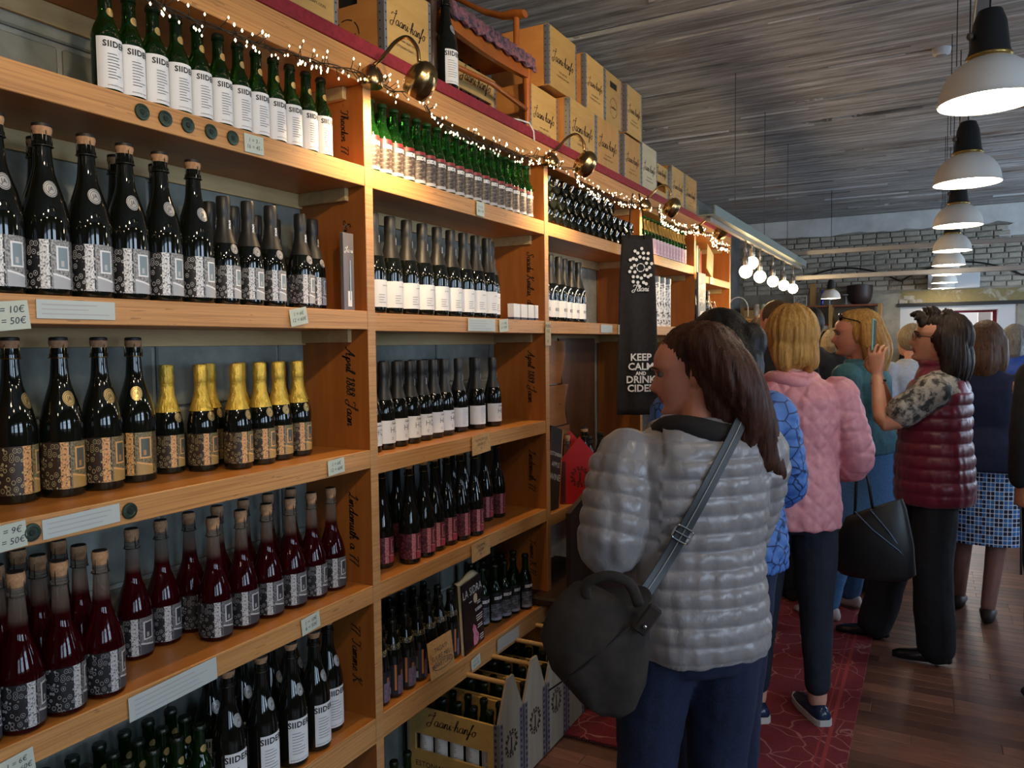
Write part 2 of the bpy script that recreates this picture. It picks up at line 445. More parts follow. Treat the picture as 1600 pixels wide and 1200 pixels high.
while z < 2.93 and nb < 290:
    x = -1.04 + random.uniform(0, 0.1)
    while x < 2.75 and nb < 290:
        k = random.choice((0, 1, 1, 2, 2)); L = (0.125, 0.15, 0.175)[k]
        cx = x + L / 2
        if not (1.31 < cx < 1.93 and z < 2.40) and not (2.15 < cx and z > 2.76):
            obj('brick', bk[k], M_brick, wall_back, (cx, YB - 0.004 - random.uniform(0, 0.008), z), (0, random.uniform(-.03, .03), 0)); nb += 1
        x += L + random.uniform(0.010, 0.016)
    z += 0.070
M_white = speckle('chalky_white_paint', (0.60, 0.62, 0.61), (0.78, 0.80, 0.79), 4, 0.8, (1, 1, 1), 0.2)
def ragged(x0, x1, z0, z1, amp, n=60, lower=True):
    pts = []
    for i in range(n + 1):
        x = x0 + (x1 - x0) * i / n; pts.append((x, (z0 if lower else z1) + amp * noise.noise(Vector((x * 5, z0 * 3, 0.3)))))
    return pts + ([(x1, z1), (x0, z1)] if lower else [(x1, z0), (x0, z0)])
obj('painted_band', MB().prism(ragged(XL, XR, 2.955, CEIL, 0.04), YB - 0.012, YB, 'y').mesh('band'), M_white, wall_back)
obj('paint_patch', MB().prism([(2.10, 2.80), (2.18, 2.745), (2.45, 2.735), (2.8, 2.76), (2.8, 2.95), (2.3, 2.96), (2.16, 2.9)], YB - 0.016, YB, 'y').mesh('patch'), M_white, wall_back)
M_ochre = mat('ochre_plaster', (0.26, 0.21, 0.10), 0.85); t = NT(M_ochre)
g = t.noise(t.coords('Object'), 5, 6, 0.7, 0.5)
t.col(t.ramp(g, [(0.36, (0.42, 0.40, 0.33)), (0.46, (0.24, 0.195, 0.085)), (0.70, (0.32, 0.26, 0.12))])); t.bump(g, 0.4, 0.01)
obj('ochre_band', MB().prism(ragged(1.02, 2.7, 1.99, 2.145, 0.012, 40, False), YB - 0.018, YB, 'y').mesh('band'), M_ochre, wall_back)
obj('plaster_patch', MB().prism(ragged(0.60, 1.02, 1.2, 2.13, 0.03, 20, False), YB - 0.014, YB, 'y').mesh('patch'), speckle('pale_plaster', (0.24, 0.23, 0.19), (0.42, 0.40, 0.33), 4, 0.9), wall_back)
for bx, bz, L in ((1.12, 2.06, 0.13), (1.20, 2.015, 0.16), (1.05, 2.02, 0.1)):
    obj('brick', MB().box(bx - L / 2, bx + L / 2, YB - 0.024, YB, bz - 0.03, bz + 0.03, 0.006).mesh('brick'), M_brick, wall_back)
tr = struct('trim_1', MB().box(0.98, 2.42, YB - 0.03, YB + 0.10, 1.945, 1.99, 0.004).mesh('lintel'), mat('dark_lintel', (0.025, 0.027, 0.03), 0.7))
# doorway reveal (white), red inner frame, bright room beyond
rv = MB().box(DX0, DX0 + 0.20, YB + 0.02, YB + 0.36, 0, DZ).box(DX1 - 0.20, DX1, YB + 0.02, YB + 0.36, 0, DZ).box(DX0 + .2, DX1 - .2, YB + 0.02, YB + 0.36, 1.885, DZ)
struct('trim_2', rv.mesh('reveal'), mat('reveal_white', (0.62, 0.65, 0.68), 0.7))
fr = MB().box(1.207, 1.25, YB + 0.30, YB + 0.42, 0, 1.885).box(2.075, 2.118, YB + 0.30, YB + 0.42, 0, 1.885).box(1.25, 2.075, YB + 0.30, YB + 0.42, 1.86, 1.885)
struct('door_1', fr.mesh('frame'), mat('crimson_frame', (0.35, 0.02, 0.06), 0.5))
wr2 = mat('far_room_white', (0.85, 0.85, 0.86), 0.8)
fb = MB().box(-0.4, -0.2, YB + .35, YB + 3.6, 0, 2.9).box(3.6, 3.8, YB + .35, YB + 3.6, 0, 2.9).box(-0.4, 3.8, YB + 3.5, YB + 3.7, 0, 2.9).box(-0.4, 3.8, YB + .35, YB + 3.6, 2.8, 2.9)
struct('wall_far_room', fb.mesh('wall'), wr2)
ff = MB().box(2.0, 2.16, YB + 2.2, YB + 2.35, 0, 2.0)
tag(obj('far_cabinet', ff.mesh('cabinet'), mat('cab_pale', (0.6, 0.55, 0.57), 0.6)), 'narrow pale cabinet in the bright room beyond the doorway', 'cabinet')

# ------------------------------------------------------------------ shelving
M_ply = ply('board_edge', (0.52, 0.26, 0.090), (0.36, 0.155, 0.045))
M_wood = wood('shelf_veneer', (0.38, 0.13, 0.022), (0.52, 0.205, 0.042), (3, 0.35, 3), 0.38, 14, 0.10)
M_div = wood('divider_veneer', (0.30, 0.085, 0.013), (0.42, 0.145, 0.028), (3, 3, 0.3), 0.40, 12, 0.10)
M_divedge = ply('divider_edge', (0.50, 0.27, 0.11), (0.42, 0.20, 0.07))
M_pale = wood('pale_batten', (0.38, 0.26, 0.11), (0.52, 0.37, 0.17), (3, 0.4, 3), 0.55, 14, 0.2)
M_red = speckle('crimson_cloth', (0.19, 0.008, 0.016), (0.28, 0.014, 0.024), 60, 0.75)
DIV = [0.585, 1.731, 2.867, 4.037, 5.124, 6.137]
DT = 0.017
shelving = empty('wooden_shelving', (-0.1, 3.3, 0))
tag(shelving, 'long orange wooden shelving filled with cider bottles along the left wall', 'shelving')
OFF = Vector((0.1, -3.3, 0))
def sp(name, me, m, parent=None):
    o = obj(name, me, m, parent or shelving)
    if parent is None: o.location = OFF
    return o
def board_mesh(x0, x1, y0, y1, z0, z1, m1, m2, c=0.0015):
    me = MB().box(x0, x1, y0, y1, z0, z1, c).mesh('board')
    me.materials.append(m1); me.materials.append(m2)
    for p in me.polygons:
        if p.normal.x > 0.7: p.material_index = 1
    return me
divs = []
for k, y in enumerate(DIV):
    divs.append(sp('divider', board_mesh(-0.252, 0.0, y - DT, y + DT, 0.0, 2.246, M_div, M_divedge), None))
SH = {0: [2.02, 1.617, 1.222, 0.83, 0.438], 1: [2.02, 1.613, 1.20, 0.83, 0.438], 2: [2.02, 1.613, 0.80], 3: [2.02, 1.613, 1.2, 0.80], 4: [1.98, 1.62, 1.2, 0.80]}
TH = {2.02: 0.055, 1.98: 0.05}
for b in range(5):
    y0, y1 = DIV[b] + DT, DIV[b + 1] - DT
    for z in SH[b]:
        th = TH.get(z, 0.052 if z > 0.5 else 0.075)
        sp('shelf_board', board_mesh(-0.252, -0.001 - 0.0015 * (b % 2), y0, y1, z - th, z, M_wood, M_ply), None)
        if z > 1.5:
            sp('batten', MB().box(-0.252, -0.236, y0, y1, z - th - 0.042, z - th, 0.001).mesh('batten'), M_pale)
            sp('batten', MB().box(-0.236, -0.06, y1 - 0.016, y1, z - th - 0.036, z - th, 0.001).mesh('batten'), M_pale)
    sp('batten', MB().box(-0.252, -0.236, y0, y1, 2.246 - 0.045, 2.246, 0.001).mesh('batten'), M_pale)
    sp('batten', MB().box(-0.236, -0.06, y1 - 0.016, y1, 2.246 - 0.034, 2.246, 0.001).mesh('batten'), M_pale)
sp('top_board', board_mesh(-0.62, 0.003, DIV[0] - 0.5, DIV[5] + DT, 2.247, 2.327, M_wood, M_ply), None)
sp('red_runner', MB().box(-0.60, 0.008, DIV[0] - 0.5, DIV[5] + DT, 2.328, 2.366, 0.002).mesh('runner'), M_red)
# bottle-cap medals nailed to the board fronts
cap = MB().lathe([(0.0, 0), (0.014, 0), (0.0165, 0.002), (0.0155, 0.004), (0.011, 0.0045), (0.010, 0.0035), (0.0, 0.0035)], 20, cap=False).mesh('cap', True, 30)
dot = MB().lathe([(0.0, 0.0036), (0.006, 0.0036), (0.005, 0.005), (0, 0.005)], 12, cap=False).mesh('dot', True, 30)
M_cap = mat('olive_metal', (0.05, 0.075, 0.055), 0.4, 0.7); M_capd = mat('olive_dark', (0.02, 0.03, 0.025), 0.5, 0.5)
def medal(y, z):
    o = obj('cap_medal', cap, M_cap, shelving, Vector((0.0, y, z)) + OFF, (0, PI / 2, 0))
    obj('emblem', dot, M_capd, o)
for y in (1.022, 1.075, 1.130, 1.190, 1.250): medal(y, 1.993)
medal(0.772, 1.195); medal(0.962, 1.196)
# handwriting running down the divider faces (reads top to bottom)
M_ink = mat('black_ink', (0.02, 0.012, 0.008), 0.7)
SCR = {1: [(2.135, '- Theodor 77', .0165), (1.80, 'Saabas Jaan', .0165), (1.40, 'April 1888. Jaan', .020), (0.99, 'Lindemuth a 77', .020), (0.62, '77. Tamme K', .020)],
       2: [(2.13, 'Juuli 4', .017), (1.785, 'Saadu Kirilas, de', .019), (1.38, 'April 1889. Jaan', .019), (0.99, 'Lindemuth 77', .019), (0.62, 'Tamme K 77', .017)],
       3: [(1.785, 'Saadu Kirila', .018)]}
for k, L in SCR.items():
    for z, s, sz in L:
        me = mesh_from('writing', *cursive(s, sz * 0.80, 0.22, 0.25))
        # face -y, reading direction downwards (-z); letter-up towards +x
        R = Matrix(((0, 1, 0), (0, 0, -1), (-1, 0, 0))).to_4x4()
        o = obj('handwriting', me, M_ink, divs[k]); o.matrix_local = Matrix.Translation(Vector((-0.075, DIV[k] - DT - 0.0006, z))) @ R
# small screws in the pale battens
scr = MB().lathe([(0.0, 0), (0.0045, 0), (0.003, 0.002), (0, 0.002)], 10, cap=False).mesh('screw', True, 30)
for y, z in ((1.33, 1.945), (2.45, 1.945), (1.34, 2.225)):
    obj('screw', scr, mat('screw_steel', (0.6, 0.6, 0.6), 0.3, 1.0), shelving, Vector((-0.236, y, z)) + OFF, (0, PI / 2, 0))
# ------------------------------------------------------------------ bottle kinds
def prof_r(prof, z):
    for (r0, z0), (r1, z1) in zip(prof[:-1], prof[1:]):
        if z0 <= z <= z1 and z1 > z0: return r0 + (r1 - r0) * (z - z0) / (z1 - z0)
    return prof[-1][0]
def smooth_prof(P, k=4):
    return [tuple(p) for p in catmull(P, k)]
def P_beer(R=0.0275, H=0.218):
    base = [(0.002, 0.003), (R * .85, 0.0), (R, 0.005), (R, H * .50)]
    sh = smooth_prof([(R, H * .50), (R * .97, H * .56), (R * .80, H * .63), (R * .56, H * .70), (R * .48, H * .78), (R * .45, H * .93)], 3)
    return base + sh[1:] + [(R * .52, H * .935), (R * .52, H * .965), (R * .45, H * .97), (R * .45, H)]
def P_champ(R=0.040, H=0.295, body=0.44, neck=0.37):
    base = [(0.002, 0.01), (R * .82, 0.0), (R * .96, 0.004), (R, 0.012), (R, H * body)]
    sh = smooth_prof([(R, H * body), (R * .98, H * (body + .06)), (R * .84, H * (body + .16)), (R * .62, H * (body + .26)), (R * .45, H * (body + .35)), (R * neck, H * .93)], 3)
    return base + sh[1:] + [(R * (neck + .06), H * .935), (R * (neck + .06), H * .96), (R * neck, H * .965), (R * (neck + .01), H)]
def arc_patch(R, a0, a1, z0, z1, n=14):
    V, F, UV = [], [], []
    for i in range(n + 1):
        a = a0 + (a1 - a0) * i / n
        for z, vv in ((z0, 0), (z1, 1)):
            V.append((R * math.cos(a), R * math.sin(a), z)); UV.append((i / n, vv))
    for i in range(n): F.append((2 * i, 2 * i + 2, 2 * i + 3, 2 * i + 1))
    me = mesh_from('label', V, F, True)
    uv = me.uv_layers.new(name='UVMap')
    for lp in me.loops: uv.data[lp.index].uv = UV[lp.vertex_index]
    return me
def bent(VF, R, zc, a0=0.0):
    return [(R * math.cos(a0 + x / R), R * math.sin(a0 + x / R), zc + y) for x, y, _ in VF[0]], VF[1]
def merge(*vfs):
    V, F = [], []
    for v, f in vfs:
        o = len(V); V += v; F += [tuple(i + o for i in q) for q in f]
    return V, F
def surf_disc(prof, a0, zc, rad, lift=0.0008, stretch=1.0):
    V, F = [], []; n = 16
    def pt(u, vv):
        r = prof_r(prof, zc + vv) + lift; a = a0 + u / r
        return (r * math.cos(a), r * math.sin(a), zc + vv)
    V.append(pt(0, 0))
    for ring in (0.5, 1.0):
        for k in range(n):
            V.append(pt(ring * rad * math.cos(2 * PI * k / n), ring * rad * stretch * math.sin(2 * PI * k / n)))
    for k in range(n):
        F.append((0, 1 + k, 1 + (k + 1) % n)); F.append((1 + k, 1 + n + k, 1 + n + (k + 1) % n, 1 + (k + 1) % n))
    return mesh_from('disc', V, F, True)

M_blackglass = mat('dark_bottle_glass', (0.005, 0.006, 0.004), 0.04, 0.0, **{'IOR': 1.5, 'Coat Weight': 0.2, 'Coat Roughness': 0.02})
M_greendk = mat('dark_green_glass', (0.02, 0.10, 0.018), 0.03, 0.0, **{'Transmission Weight': 0.9, 'IOR': 1.45})
M_green = mat('green_glass', (0.05, 0.34, 0.05), 0.03, 0.0, **{'Transmission Weight': 0.95, 'IOR': 1.4})
M_rose = mat('rose_cider_glass', (0.3, 0.02, 0.03), 0.03, 0.0, **{'Transmission Weight': 0.82, 'IOR': 1.4})
t = NT(M_rose); tc = t.n('ShaderNodeTexCoord'); sx = t.n('ShaderNodeSeparateXYZ'); t.l(tc.outputs['Object'], sx.inputs[0])
t.col(t.ramp(t.math('MULTIPLY', sx.outputs[2], 4.0), [(0.0, (0.085, 0.002, 0.006)), (0.76, (0.13, 0.004, 0.008)), (0.82, (0.42, 0.30, 0.24)), (1.0, (0.5, 0.45, 0.4))]))
M_clear = mat('clear_glass', (0.85, 0.82, 0.78), 0.03, 0.0, **{'Transmission Weight': 1.0, 'IOR': 1.35})
M_cork = speckle('cork', (0.34, 0.17, 0.08), (0.50, 0.29, 0.15), 160, 0.8)
M_corkd = mat('cork_disc', (0.02, 0.017, 0.014), 0.5, 0.3)
M_wire = mat('cage_wire', (0.10, 0.09, 0.07), 0.35, 0.9)
M_wiregold = mat('cage_wire_gold', (0.40, 0.28, 0.08), 0.3, 1.0)
M_goldfoil = speckle('gold_foil', (0.62, 0.40, 0.05), (0.85, 0.60, 0.12), 90, 0.36, (1, 1, 0.5), 0.6)
M_goldfoil.node_tree.nodes['Principled BSDF'].inputs['Metallic'].default_value = 0.75
M_blackfoil = mat('black_foil', (0.016, 0.016, 0.016), 0.42)
M_crown = mat('crown_cap', (0.035, 0.04, 0.03), 0.32, 0.7)
M_silver = mat('silver_medal', (0.55, 0.55, 0.55), 0.35, 0.3)
M_goldmed = mat('gold_medal', (0.62, 0.45, 0.18), 0.3, 0.6)
M_paper = mat('white_label_paper', (0.78, 0.79, 0.80), 0.6)
M_print = mat('print_black', (0.015, 0.015, 0.018), 0.6)
M_printg = mat('print_grey', (0.42, 0.42, 0.44), 0.6)
M_printw = mat('print_white', (0.80, 0.80, 0.80), 0.6)
M_silverw = mat('script_silver', (0.7, 0.7, 0.68), 0.3, 0.5)
M_blackpaper = mat('black_label_paper', (0.02, 0.02, 0.022), 0.5)

def photo_label(name, dark, light_, strip, pane, bench):
    """printed photograph of stacked bottles beside a birch trunk and a cellar window"""
    m = mat(name, light_, 0.45); t = NT(m)
    tc = t.n('ShaderNodeTexCoord'); sx = t.n('ShaderNodeSeparateXYZ'); t.l(tc.outputs['UV'], sx.inputs[0])
    u, v = sx.outputs[0], sx.outputs[1]
    mp = t.n('ShaderNodeMapping'); mp.inputs['Scale'].default_value = (15, 8, 1); mp.inputs['Rotation'].default_value = (0, 0, 0.5); t.l(tc.outputs['UV'], mp.inputs[0])
    vo = t.n('ShaderNodeTexVoronoi'); vo.inputs['Scale'].default_value = 1.0; vo.inputs['Randomness'].default_value = 0.55; t.l(mp.outputs[0], vo.inputs['Vector'])
    c = t.ramp(vo.outputs['Distance'], [(0.0, tuple(.7 * x for x in light_)), (0.10, light_), (0.16, dark), (0.33, dark), (0.40, light_), (0.45, dark), (0.9, dark)])
    def band(x, a, b): return t.math('MULTIPLY', t.math('GREATER_THAN', x, a), t.math('LESS_THAN', x, b))
    right = t.math('GREATER_THAN', u, 0.60)
    n = t.noise(mp.outputs[0], 2.5, 4, 0.7)
    c = t.mix(right, c, t.ramp(n, [(0.34, dark), (0.50, tuple(0.32 * x for x in light_)), (0.68, tuple(0.7 * x for x in light_))]))
    c = t.mix(band(u, 0.47, 0.58), c, t.ramp(n, [(0.38, dark), (0.52, strip)]))
    win = t.math('MULTIPLY', band(u, 0.665, 0.855), band(v, 0.385, 0.885))
    c = t.mix(win, c, strip)
    pn = t.math('MULTIPLY', band(u, 0.69, 0.835), band(v, 0.42, 0.85))
    c = t.mix(pn, c, pane)
    c = t.mix(t.math('MULTIPLY', band(u, 0.725, 0.77), band(v, 0.46, 0.58)), c, tuple(0.6 * x for x in strip))
    c = t.mix(t.math('MULTIPLY', band(u, 0.62, 0.95), t.math('LESS_THAN', t.math('ADD', v, t.math('MULTIPLY', u, 0.35)), 0.52)), c, bench)
    c = t.mix(t.math('MULTIPLY', band(u, 0.62, 0.92), band(t.math('ADD', v, t.math('MULTIPLY', u, 0.35)), 0.50, 0.54)), c, strip)
    # right-hand wall texture
    c = t.mix(t.math('MULTIPLY', t.math('GREATER_THAN', u, 0.88), t.math('GREATER_THAN', n, 0.5)), c, dark)
    t.col(c); return m
L_bw = photo_label('photo_label_grey', (0.012, 0.012, 0.014), (0.74, 0.74, 0.74), (0.80, 0.81, 0.83), (0.20, 0.27, 0.31), (0.40, 0.42, 0.45))
L_gold = photo_label('photo_label_gold', (0.035, 0.02, 0.012), (0.58, 0.47, 0.22), (0.76, 0.40, 0.14), (0.09, 0.10, 0.085), (0.42, 0.26, 0.08))
L_rose = photo_label('photo_label_dark', (0.010, 0.010, 0.012), (0.40, 0.40, 0.42), (0.55, 0.55, 0.56), (0.035, 0.04, 0.05), (0.05, 0.05, 0.06))
L_red = photo_label('photo_label_red', (0.05, 0.006, 0.015), (0.42, 0.10, 0.14), (0.60, 0.22, 0.26), (0.11, 0.014, 0.03), (0.42, 0.05, 0.09))
# meadow print (bay with the small green bottles)
L_meadow = mat('meadow_label', (0.2, 0.18, 0.15), 0.45); t = NT(L_meadow)
tc = t.n('ShaderNodeTexCoord'); sx = t.n('ShaderNodeSeparateXYZ'); t.l(tc.outputs['UV'], sx.inputs[0])
mp = t.n('ShaderNodeMapping'); mp.inputs['Scale'].default_value = (3, 16, 1); mp.inputs['Rotation'].default_value = (0, 0, 0.25); t.l(tc.outputs['UV'], mp.inputs[0])
n = t.noise(mp.outputs[0], 1.3, 5, 0.7, 0.8)
c = t.ramp(n, [(0.36, (0.008, 0.006, 0.006)), (0.52, (0.06, 0.04, 0.03)), (0.68, (0.30, 0.27, 0.24))])
c = t.mix(t.math('GREATER_THAN', sx.outputs[1], 0.70), c, (0.025, 0.022, 0.022))
c = t.mix(t.math('GREATER_THAN', sx.outputs[1], 0.90), c, (0.22, 0.012, 0.016))
c = t.mix(t.math('LESS_THAN', sx.outputs[1], 0.10), c, (0.42, 0.42, 0.44)); t.col(c)
# dark label with three figures
L_dark = mat('dark_picture_label', (0.02, 0.02, 0.025), 0.4); t = NT(L_dark)
tc = t.n('ShaderNodeTexCoord'); sx = t.n('ShaderNodeSeparateXYZ'); t.l(tc.outputs['UV'], sx.inputs[0]); u, v = sx.outputs[0], sx.outputs[1]
def band_(t, x, a, b): return t.math('MULTIPLY', t.math('GREATER_THAN', x, a), t.math('LESS_THAN', x, b))
mp = t.n('ShaderNodeMapping'); mp.inputs['Scale'].default_value = (14, 5, 1); t.l(tc.outputs['UV'], mp.inputs[0]); n = t.noise(mp.outputs[0], 1.5, 4, 0.7)
c = t.mix(0.5, (0.016, 0.016, 0.02), (0.016, 0.016, 0.02))
c = t.mix(t.math('MULTIPLY', band_(t, u, 0.60, 0.95), band_(t, v, 0.0, 0.62)), c, t.ramp(n, [(0.35, (0.10, 0.07, 0.11)), (0.6, (0.24, 0.18, 0.25))]))
c = t.mix(t.math('MULTIPLY', band_(t, u, 0.51, 0.57), band_(t, v, 0.15, 1.0)), c, (0.52, 0.17, 0.05))
c = t.mix(t.math('MULTIPLY', band_(t, u, 0.70, 0.80), band_(t, v, 0.62, 0.78)), c, (0.34, 0.12, 0.06))
wv = t.math('GREATER_THAN', t.math('FRACT', t.math('MULTIPLY', u, 61.0)), 0.5)
c = t.mix(t.math('MULTIPLY', t.math('MULTIPLY', band_(t, u, 0.12, 0.40), band_(t, v, 0.04, 0.26)), 1.0), c, t.mix(wv, (0.7, 0.7, 0.7), (0.02, 0.02, 0.02)))
tl = t.math('GREATER_THAN', t.math('FRACT', t.math('MULTIPLY', v, 22.0)), 0.6)
c = t.mix(t.math('MULTIPLY', t.math('MULTIPLY', band_(t, u, 0.10, 0.40), band_(t, v, 0.36, 0.80)), t.math('MULTIPLY', tl, 0.35)), c, (0.5, 0.5, 0.5)); t.col(c)

def cage(r, z0, z1, wr_=0.0010):
    mb = MB()
    for k in range(4):
        a = k * PI / 2 + 0.4
        mb.tube([(r * 1.04 * math.cos(a), r * 1.04 * math.sin(a), z0), (r * 1.0 * math.cos(a), r * 1.0 * math.sin(a), (z0 + z1) / 2), (r * .8 * math.cos(a), r * .8 * math.sin(a), z1)], wr_, 4)
    ring = [(r * 1.06 * math.cos(2 * PI * k / 12), r * 1.06 * math.sin(2 * PI * k / 12), z0) for k in range(12)]
    mb.tube(ring, wr_, 4, closed=True)
    return mb.mesh('cage', True)
def fine_lines(W, z0, z1, n, R, seed, frac=(0.5, 1.0)):
    rr = random.Random(seed); parts = []
    for i in range(n):
        z = z1 - (z1 - z0) * (i + .5) / n; L = W * rr.uniform(*frac); h = 0.0006
        pts = [(-W / 2 + L * j / 6, z) for j in range(7)]
        V = []; F = []
        for x, zz_ in pts: V += [(x, zz_ - h, 0), (x, zz_ + h, 0)]
        F = [(2 * j, 2 * j + 2, 2 * j + 3, 2 * j + 1) for j in range(6)]
        parts.append((V, F))
    return merge(*[bent(p, R, 0.0) for p in parts])

KIND = {}
def kind(key, prof, glass, parts, seg=22):
    me = MB().lathe(prof, seg, cap=True).mesh('glass_' + key, True, 40); me.materials.append(glass)
    KIND[key] = (me, parts, prof)
def P(name, me, m, subs=(), label=None): 
    if len(me.materials) == 0: me.materials.append(m)
    return (name, me, m, subs, label)
def lat(prof, n=18): return MB().lathe(prof, n).mesh('lathe', True, 35)
def disc_emblem(prof, a, z, r):
    parts = [text_mesh('JA', r * .8)]
    for q0, q1 in ((.62, .68), (.86, .93)):
        V, F = [], []
        for k in range(24):
            b = 2 * PI * k / 24; V += [(r * q0 * math.cos(b), r * q0 * math.sin(b), 0), (r * q1 * math.cos(b), r * q1 * math.sin(b), 0)]
            F.append((2 * k, 2 * k + 1, (2 * k + 3) % 48, (2 * k + 2) % 48))
        parts.append((V, F))
    V, F = merge(*parts); out = []
    for x, y, _ in V:
        rr_ = prof_r(prof, z + y * 1.2) + 0.0016; out.append((rr_ * math.cos(a + x / rr_), rr_ * math.sin(a + x / rr_), z + y * 1.2))
    return mesh_from('emblem', out, F)

# white-labelled small green bottles, top board of the near bay
p = P_beer(0.0280, 0.218)
tx = merge(bent(text_mesh('SIIDER', 0.0165, bold=0.0005, spacing=1.08), 0.0291, 0.098, 0.05), fine_lines(0.030, 0.030, 0.082, 9, 0.0291, 3), bent(text_mesh('JAANIHANSO CIDER', 0.0036), 0.0291, 0.0185))
kind('green_white', p, M_greendk, [P('label', arc_patch(0.0284, -1.25, 1.05, 0.012, 0.112), M_paper, [P('lettering', mesh_from('t', *tx), M_print)]),
    P('crown_cap', lat([(0.0150, 0.2085), (0.0148, 0.214), (0.0125, 0.2175), (0.002, 0.2185)]), M_crown),
    P('medallion', surf_disc(p, 0.15, 0.165, 0.0085, 0.0008), M_goldmed)])
# meadow-labelled small green bottles
p = P_beer(0.0272, 0.214)
tx = merge(bent(text_mesh('SIIDER', 0.0155, bold=0.0009, spacing=1.02), 0.0284, 0.086, -0.05))
kind('green_meadow', p, M_green, [P('label', arc_patch(0.0276, -1.3, 1.3, 0.010, 0.108), L_meadow, [P('lettering', mesh_from('t', *tx), M_printw)]),
    P('crown_cap', lat([(0.0148, 0.2045), (0.0146, 0.210), (0.0125, 0.2135), (0.002, 0.2145)]), mat('crown_green', (0.03, 0.12, 0.05), 0.35, 0.5))])
# dark-labelled small green bottles (lower shelves)
p = P_beer(0.0275, 0.225)
L_dk2 = mat('dark_stripe_label', (0.03, 0.035, 0.04), 0.4); t = NT(L_dk2); tc = t.n('ShaderNodeTexCoord'); sx = t.n('ShaderNodeSeparateXYZ'); t.l(tc.outputs['UV'], sx.inputs[0])
n = t.noise(t.coords('UV', (2, 14, 1)), 1.4, 4, 0.7, 0.4)
c = t.ramp(n, [(0.40, (0.012, 0.014, 0.018)), (0.62, (0.24, 0.26, 0.30))]); c = t.mix(t.math('GREATER_THAN', sx.outputs[1], 0.6), c, (0.012, 0.012, 0.014)); t.col(t.mix(t.math('LESS_THAN', sx.outputs[1], 0.10), c, (0.3, 0.33, 0.42)))
tx = bent(text_mesh('SIIDER', 0.0150, bold=0.0008, spacing=1.02), 0.0287, 0.098, -0.05)
kind('green_dark', p, M_greendk, [P('label', arc_patch(0.0279, -1.3, 1.2, 0.012, 0.118), L_dk2, [P('lettering', mesh_from('t', *tx), M_printw)]),
    P('crown_cap', lat([(0.0150, 0.2155), (0.0148, 0.221), (0.0125, 0.2245), (0.002, 0.2255)]), M_crown)])
# big corked bottles
def corked(key, R, H, glass, lab, med, wirem, body=0.44, neck=0.37, lz=(0.018, 0.118), arc=(-1.9, 1.5), corkh=0.020, corkm=None):
    p = P_champ(R, H, body, neck); nr = R * neck
    parts = [P('cork', lat([(nr * .95, H - 0.004), (nr * 1.12, H + 0.006), (nr * 1.18, H + corkh * .55), (nr * 1.08, H + corkh), (0.002, H + corkh)]), corkm or M_cork,
                [P('wire_cage', cage(nr * 1.18, H - 0.020, H + corkh), wirem), P('cork_cap', lat([(nr * 1.16, H + corkh - .005), (nr * 1.14, H + corkh + .0005), (nr * .9, H + corkh + .002), (0.002, H + corkh + .0024)]), M_corkd)])]
    if lab: parts.append(P('label', arc_patch(R + 0.0004, arc[0], arc[1], lz[0], lz[1], 20), lab))
    if med: parts.append(P('medallion', surf_disc(p, 0.35, H * 0.66, 0.0125, 0.0008, 1.25), med, [P('emblem', disc_emblem(p, 0.35, H * 0.66, 0.0125), M_print)]))
    kind(key, p, glass, parts, 26); return p
corked('big_grey', 0.0405, 0.300, M_blackglass, L_bw, M_silver, M_wire, lz=(0.014, 0.104))
corked('big_gold', 0.0405, 0.300, M_blackglass, L_gold, M_goldmed, M_wiregold, lz=(0.018, 0.112))
corked('red_label', 0.0345, 0.300, M_blackglass, L_red, None, M_wiregold, body=0.36, neck=0.36, lz=(0.018, 0.098), corkh=0.022, corkm=speckle('amber_cork', (0.42, 0.17, 0.04), (0.58, 0.28, 0.09), 100, 0.6))
# rose: clear upper neck, red cider body
R, H = 0.0385, 0.262
p = P_champ(R, H, 0.34, 0.34)
parts = [P('cork', lat([(R * .33, H - 0.004), (R * .38, H + 0.006), (R * .41, H + 0.014), (R * .38, H + 0.026), (0.002, H + 0.026)]), M_cork,
           [P('wire_cage', cage(R * .41, H - 0.016, H + 0.026), M_wire), P('cork_cap', lat([(R * .36, H + 0.025), (R * .35, H + 0.0275), (0.002, H + 0.028)]), M_corkd)]),
         P('label', arc_patch(R + 0.0005, -1.9, 1.5, 0.012, 0.094, 20), L_rose)]
kind('rose', p, M_rose, parts, 26)
# foil-necked smaller bottles
def foiled(key, R, H, lab, med, foil, lz, script=False, texts=(), arc=(-1.9, 1.5), medm=None, foilz=0.60, crinkle=True):
    p = P_champ(R, H, 0.42, 0.40); nr = R * .40
    fp = [(prof_r(p, H * foilz) + .0008, H * foilz)] + [(prof_r(p, H * z) + .001, H * z) for z in (.68, .76, .84)] + [(nr + .0012, H * .87), (nr * 1.16, H * .885), (nr * 1.2, H * .93), (nr * 1.18, H + 0.010), (nr * 1.05, H + 0.014), (0.002, H + 0.0145)]
    f = MB().lathe(fp, 18).mesh('foil', True, 50)
    subs = []
    if script:
        rr = nr + .0045
        VF = cursive('Jaani', 0.0062, 0.2)
        V = [(rr * math.cos(0.45 + y / rr), rr * math.sin(0.45 + y / rr), H * .76 + x) for x, y, _ in VF[0]]
        subs.append(P('script', mesh_from('s', V, VF[1]), M_silverw))
    parts = [P('neck_foil', f, foil, subs)]
    if lab: parts.append(P('label', arc_patch(R + 0.0004, arc[0], arc[1], lz[0], lz[1], 20), lab, [P('lettering', mesh_from('t', *merge(*texts)), M_print)] if texts else []))
    if med: parts.append(P('medallion', surf_disc(p, 0.4, H * 0.545, 0.0105, 0.0008, 1.15), med, [P('emblem', disc_emblem(p, 0.4, H * 0.545, 0.0105), M_print)]))
    kind(key, p, M_blackglass, parts, 24)
foiled('small_grey', 0.0345, 0.240, L_bw, M_silver, M_blackfoil, (0.016, 0.092), True)
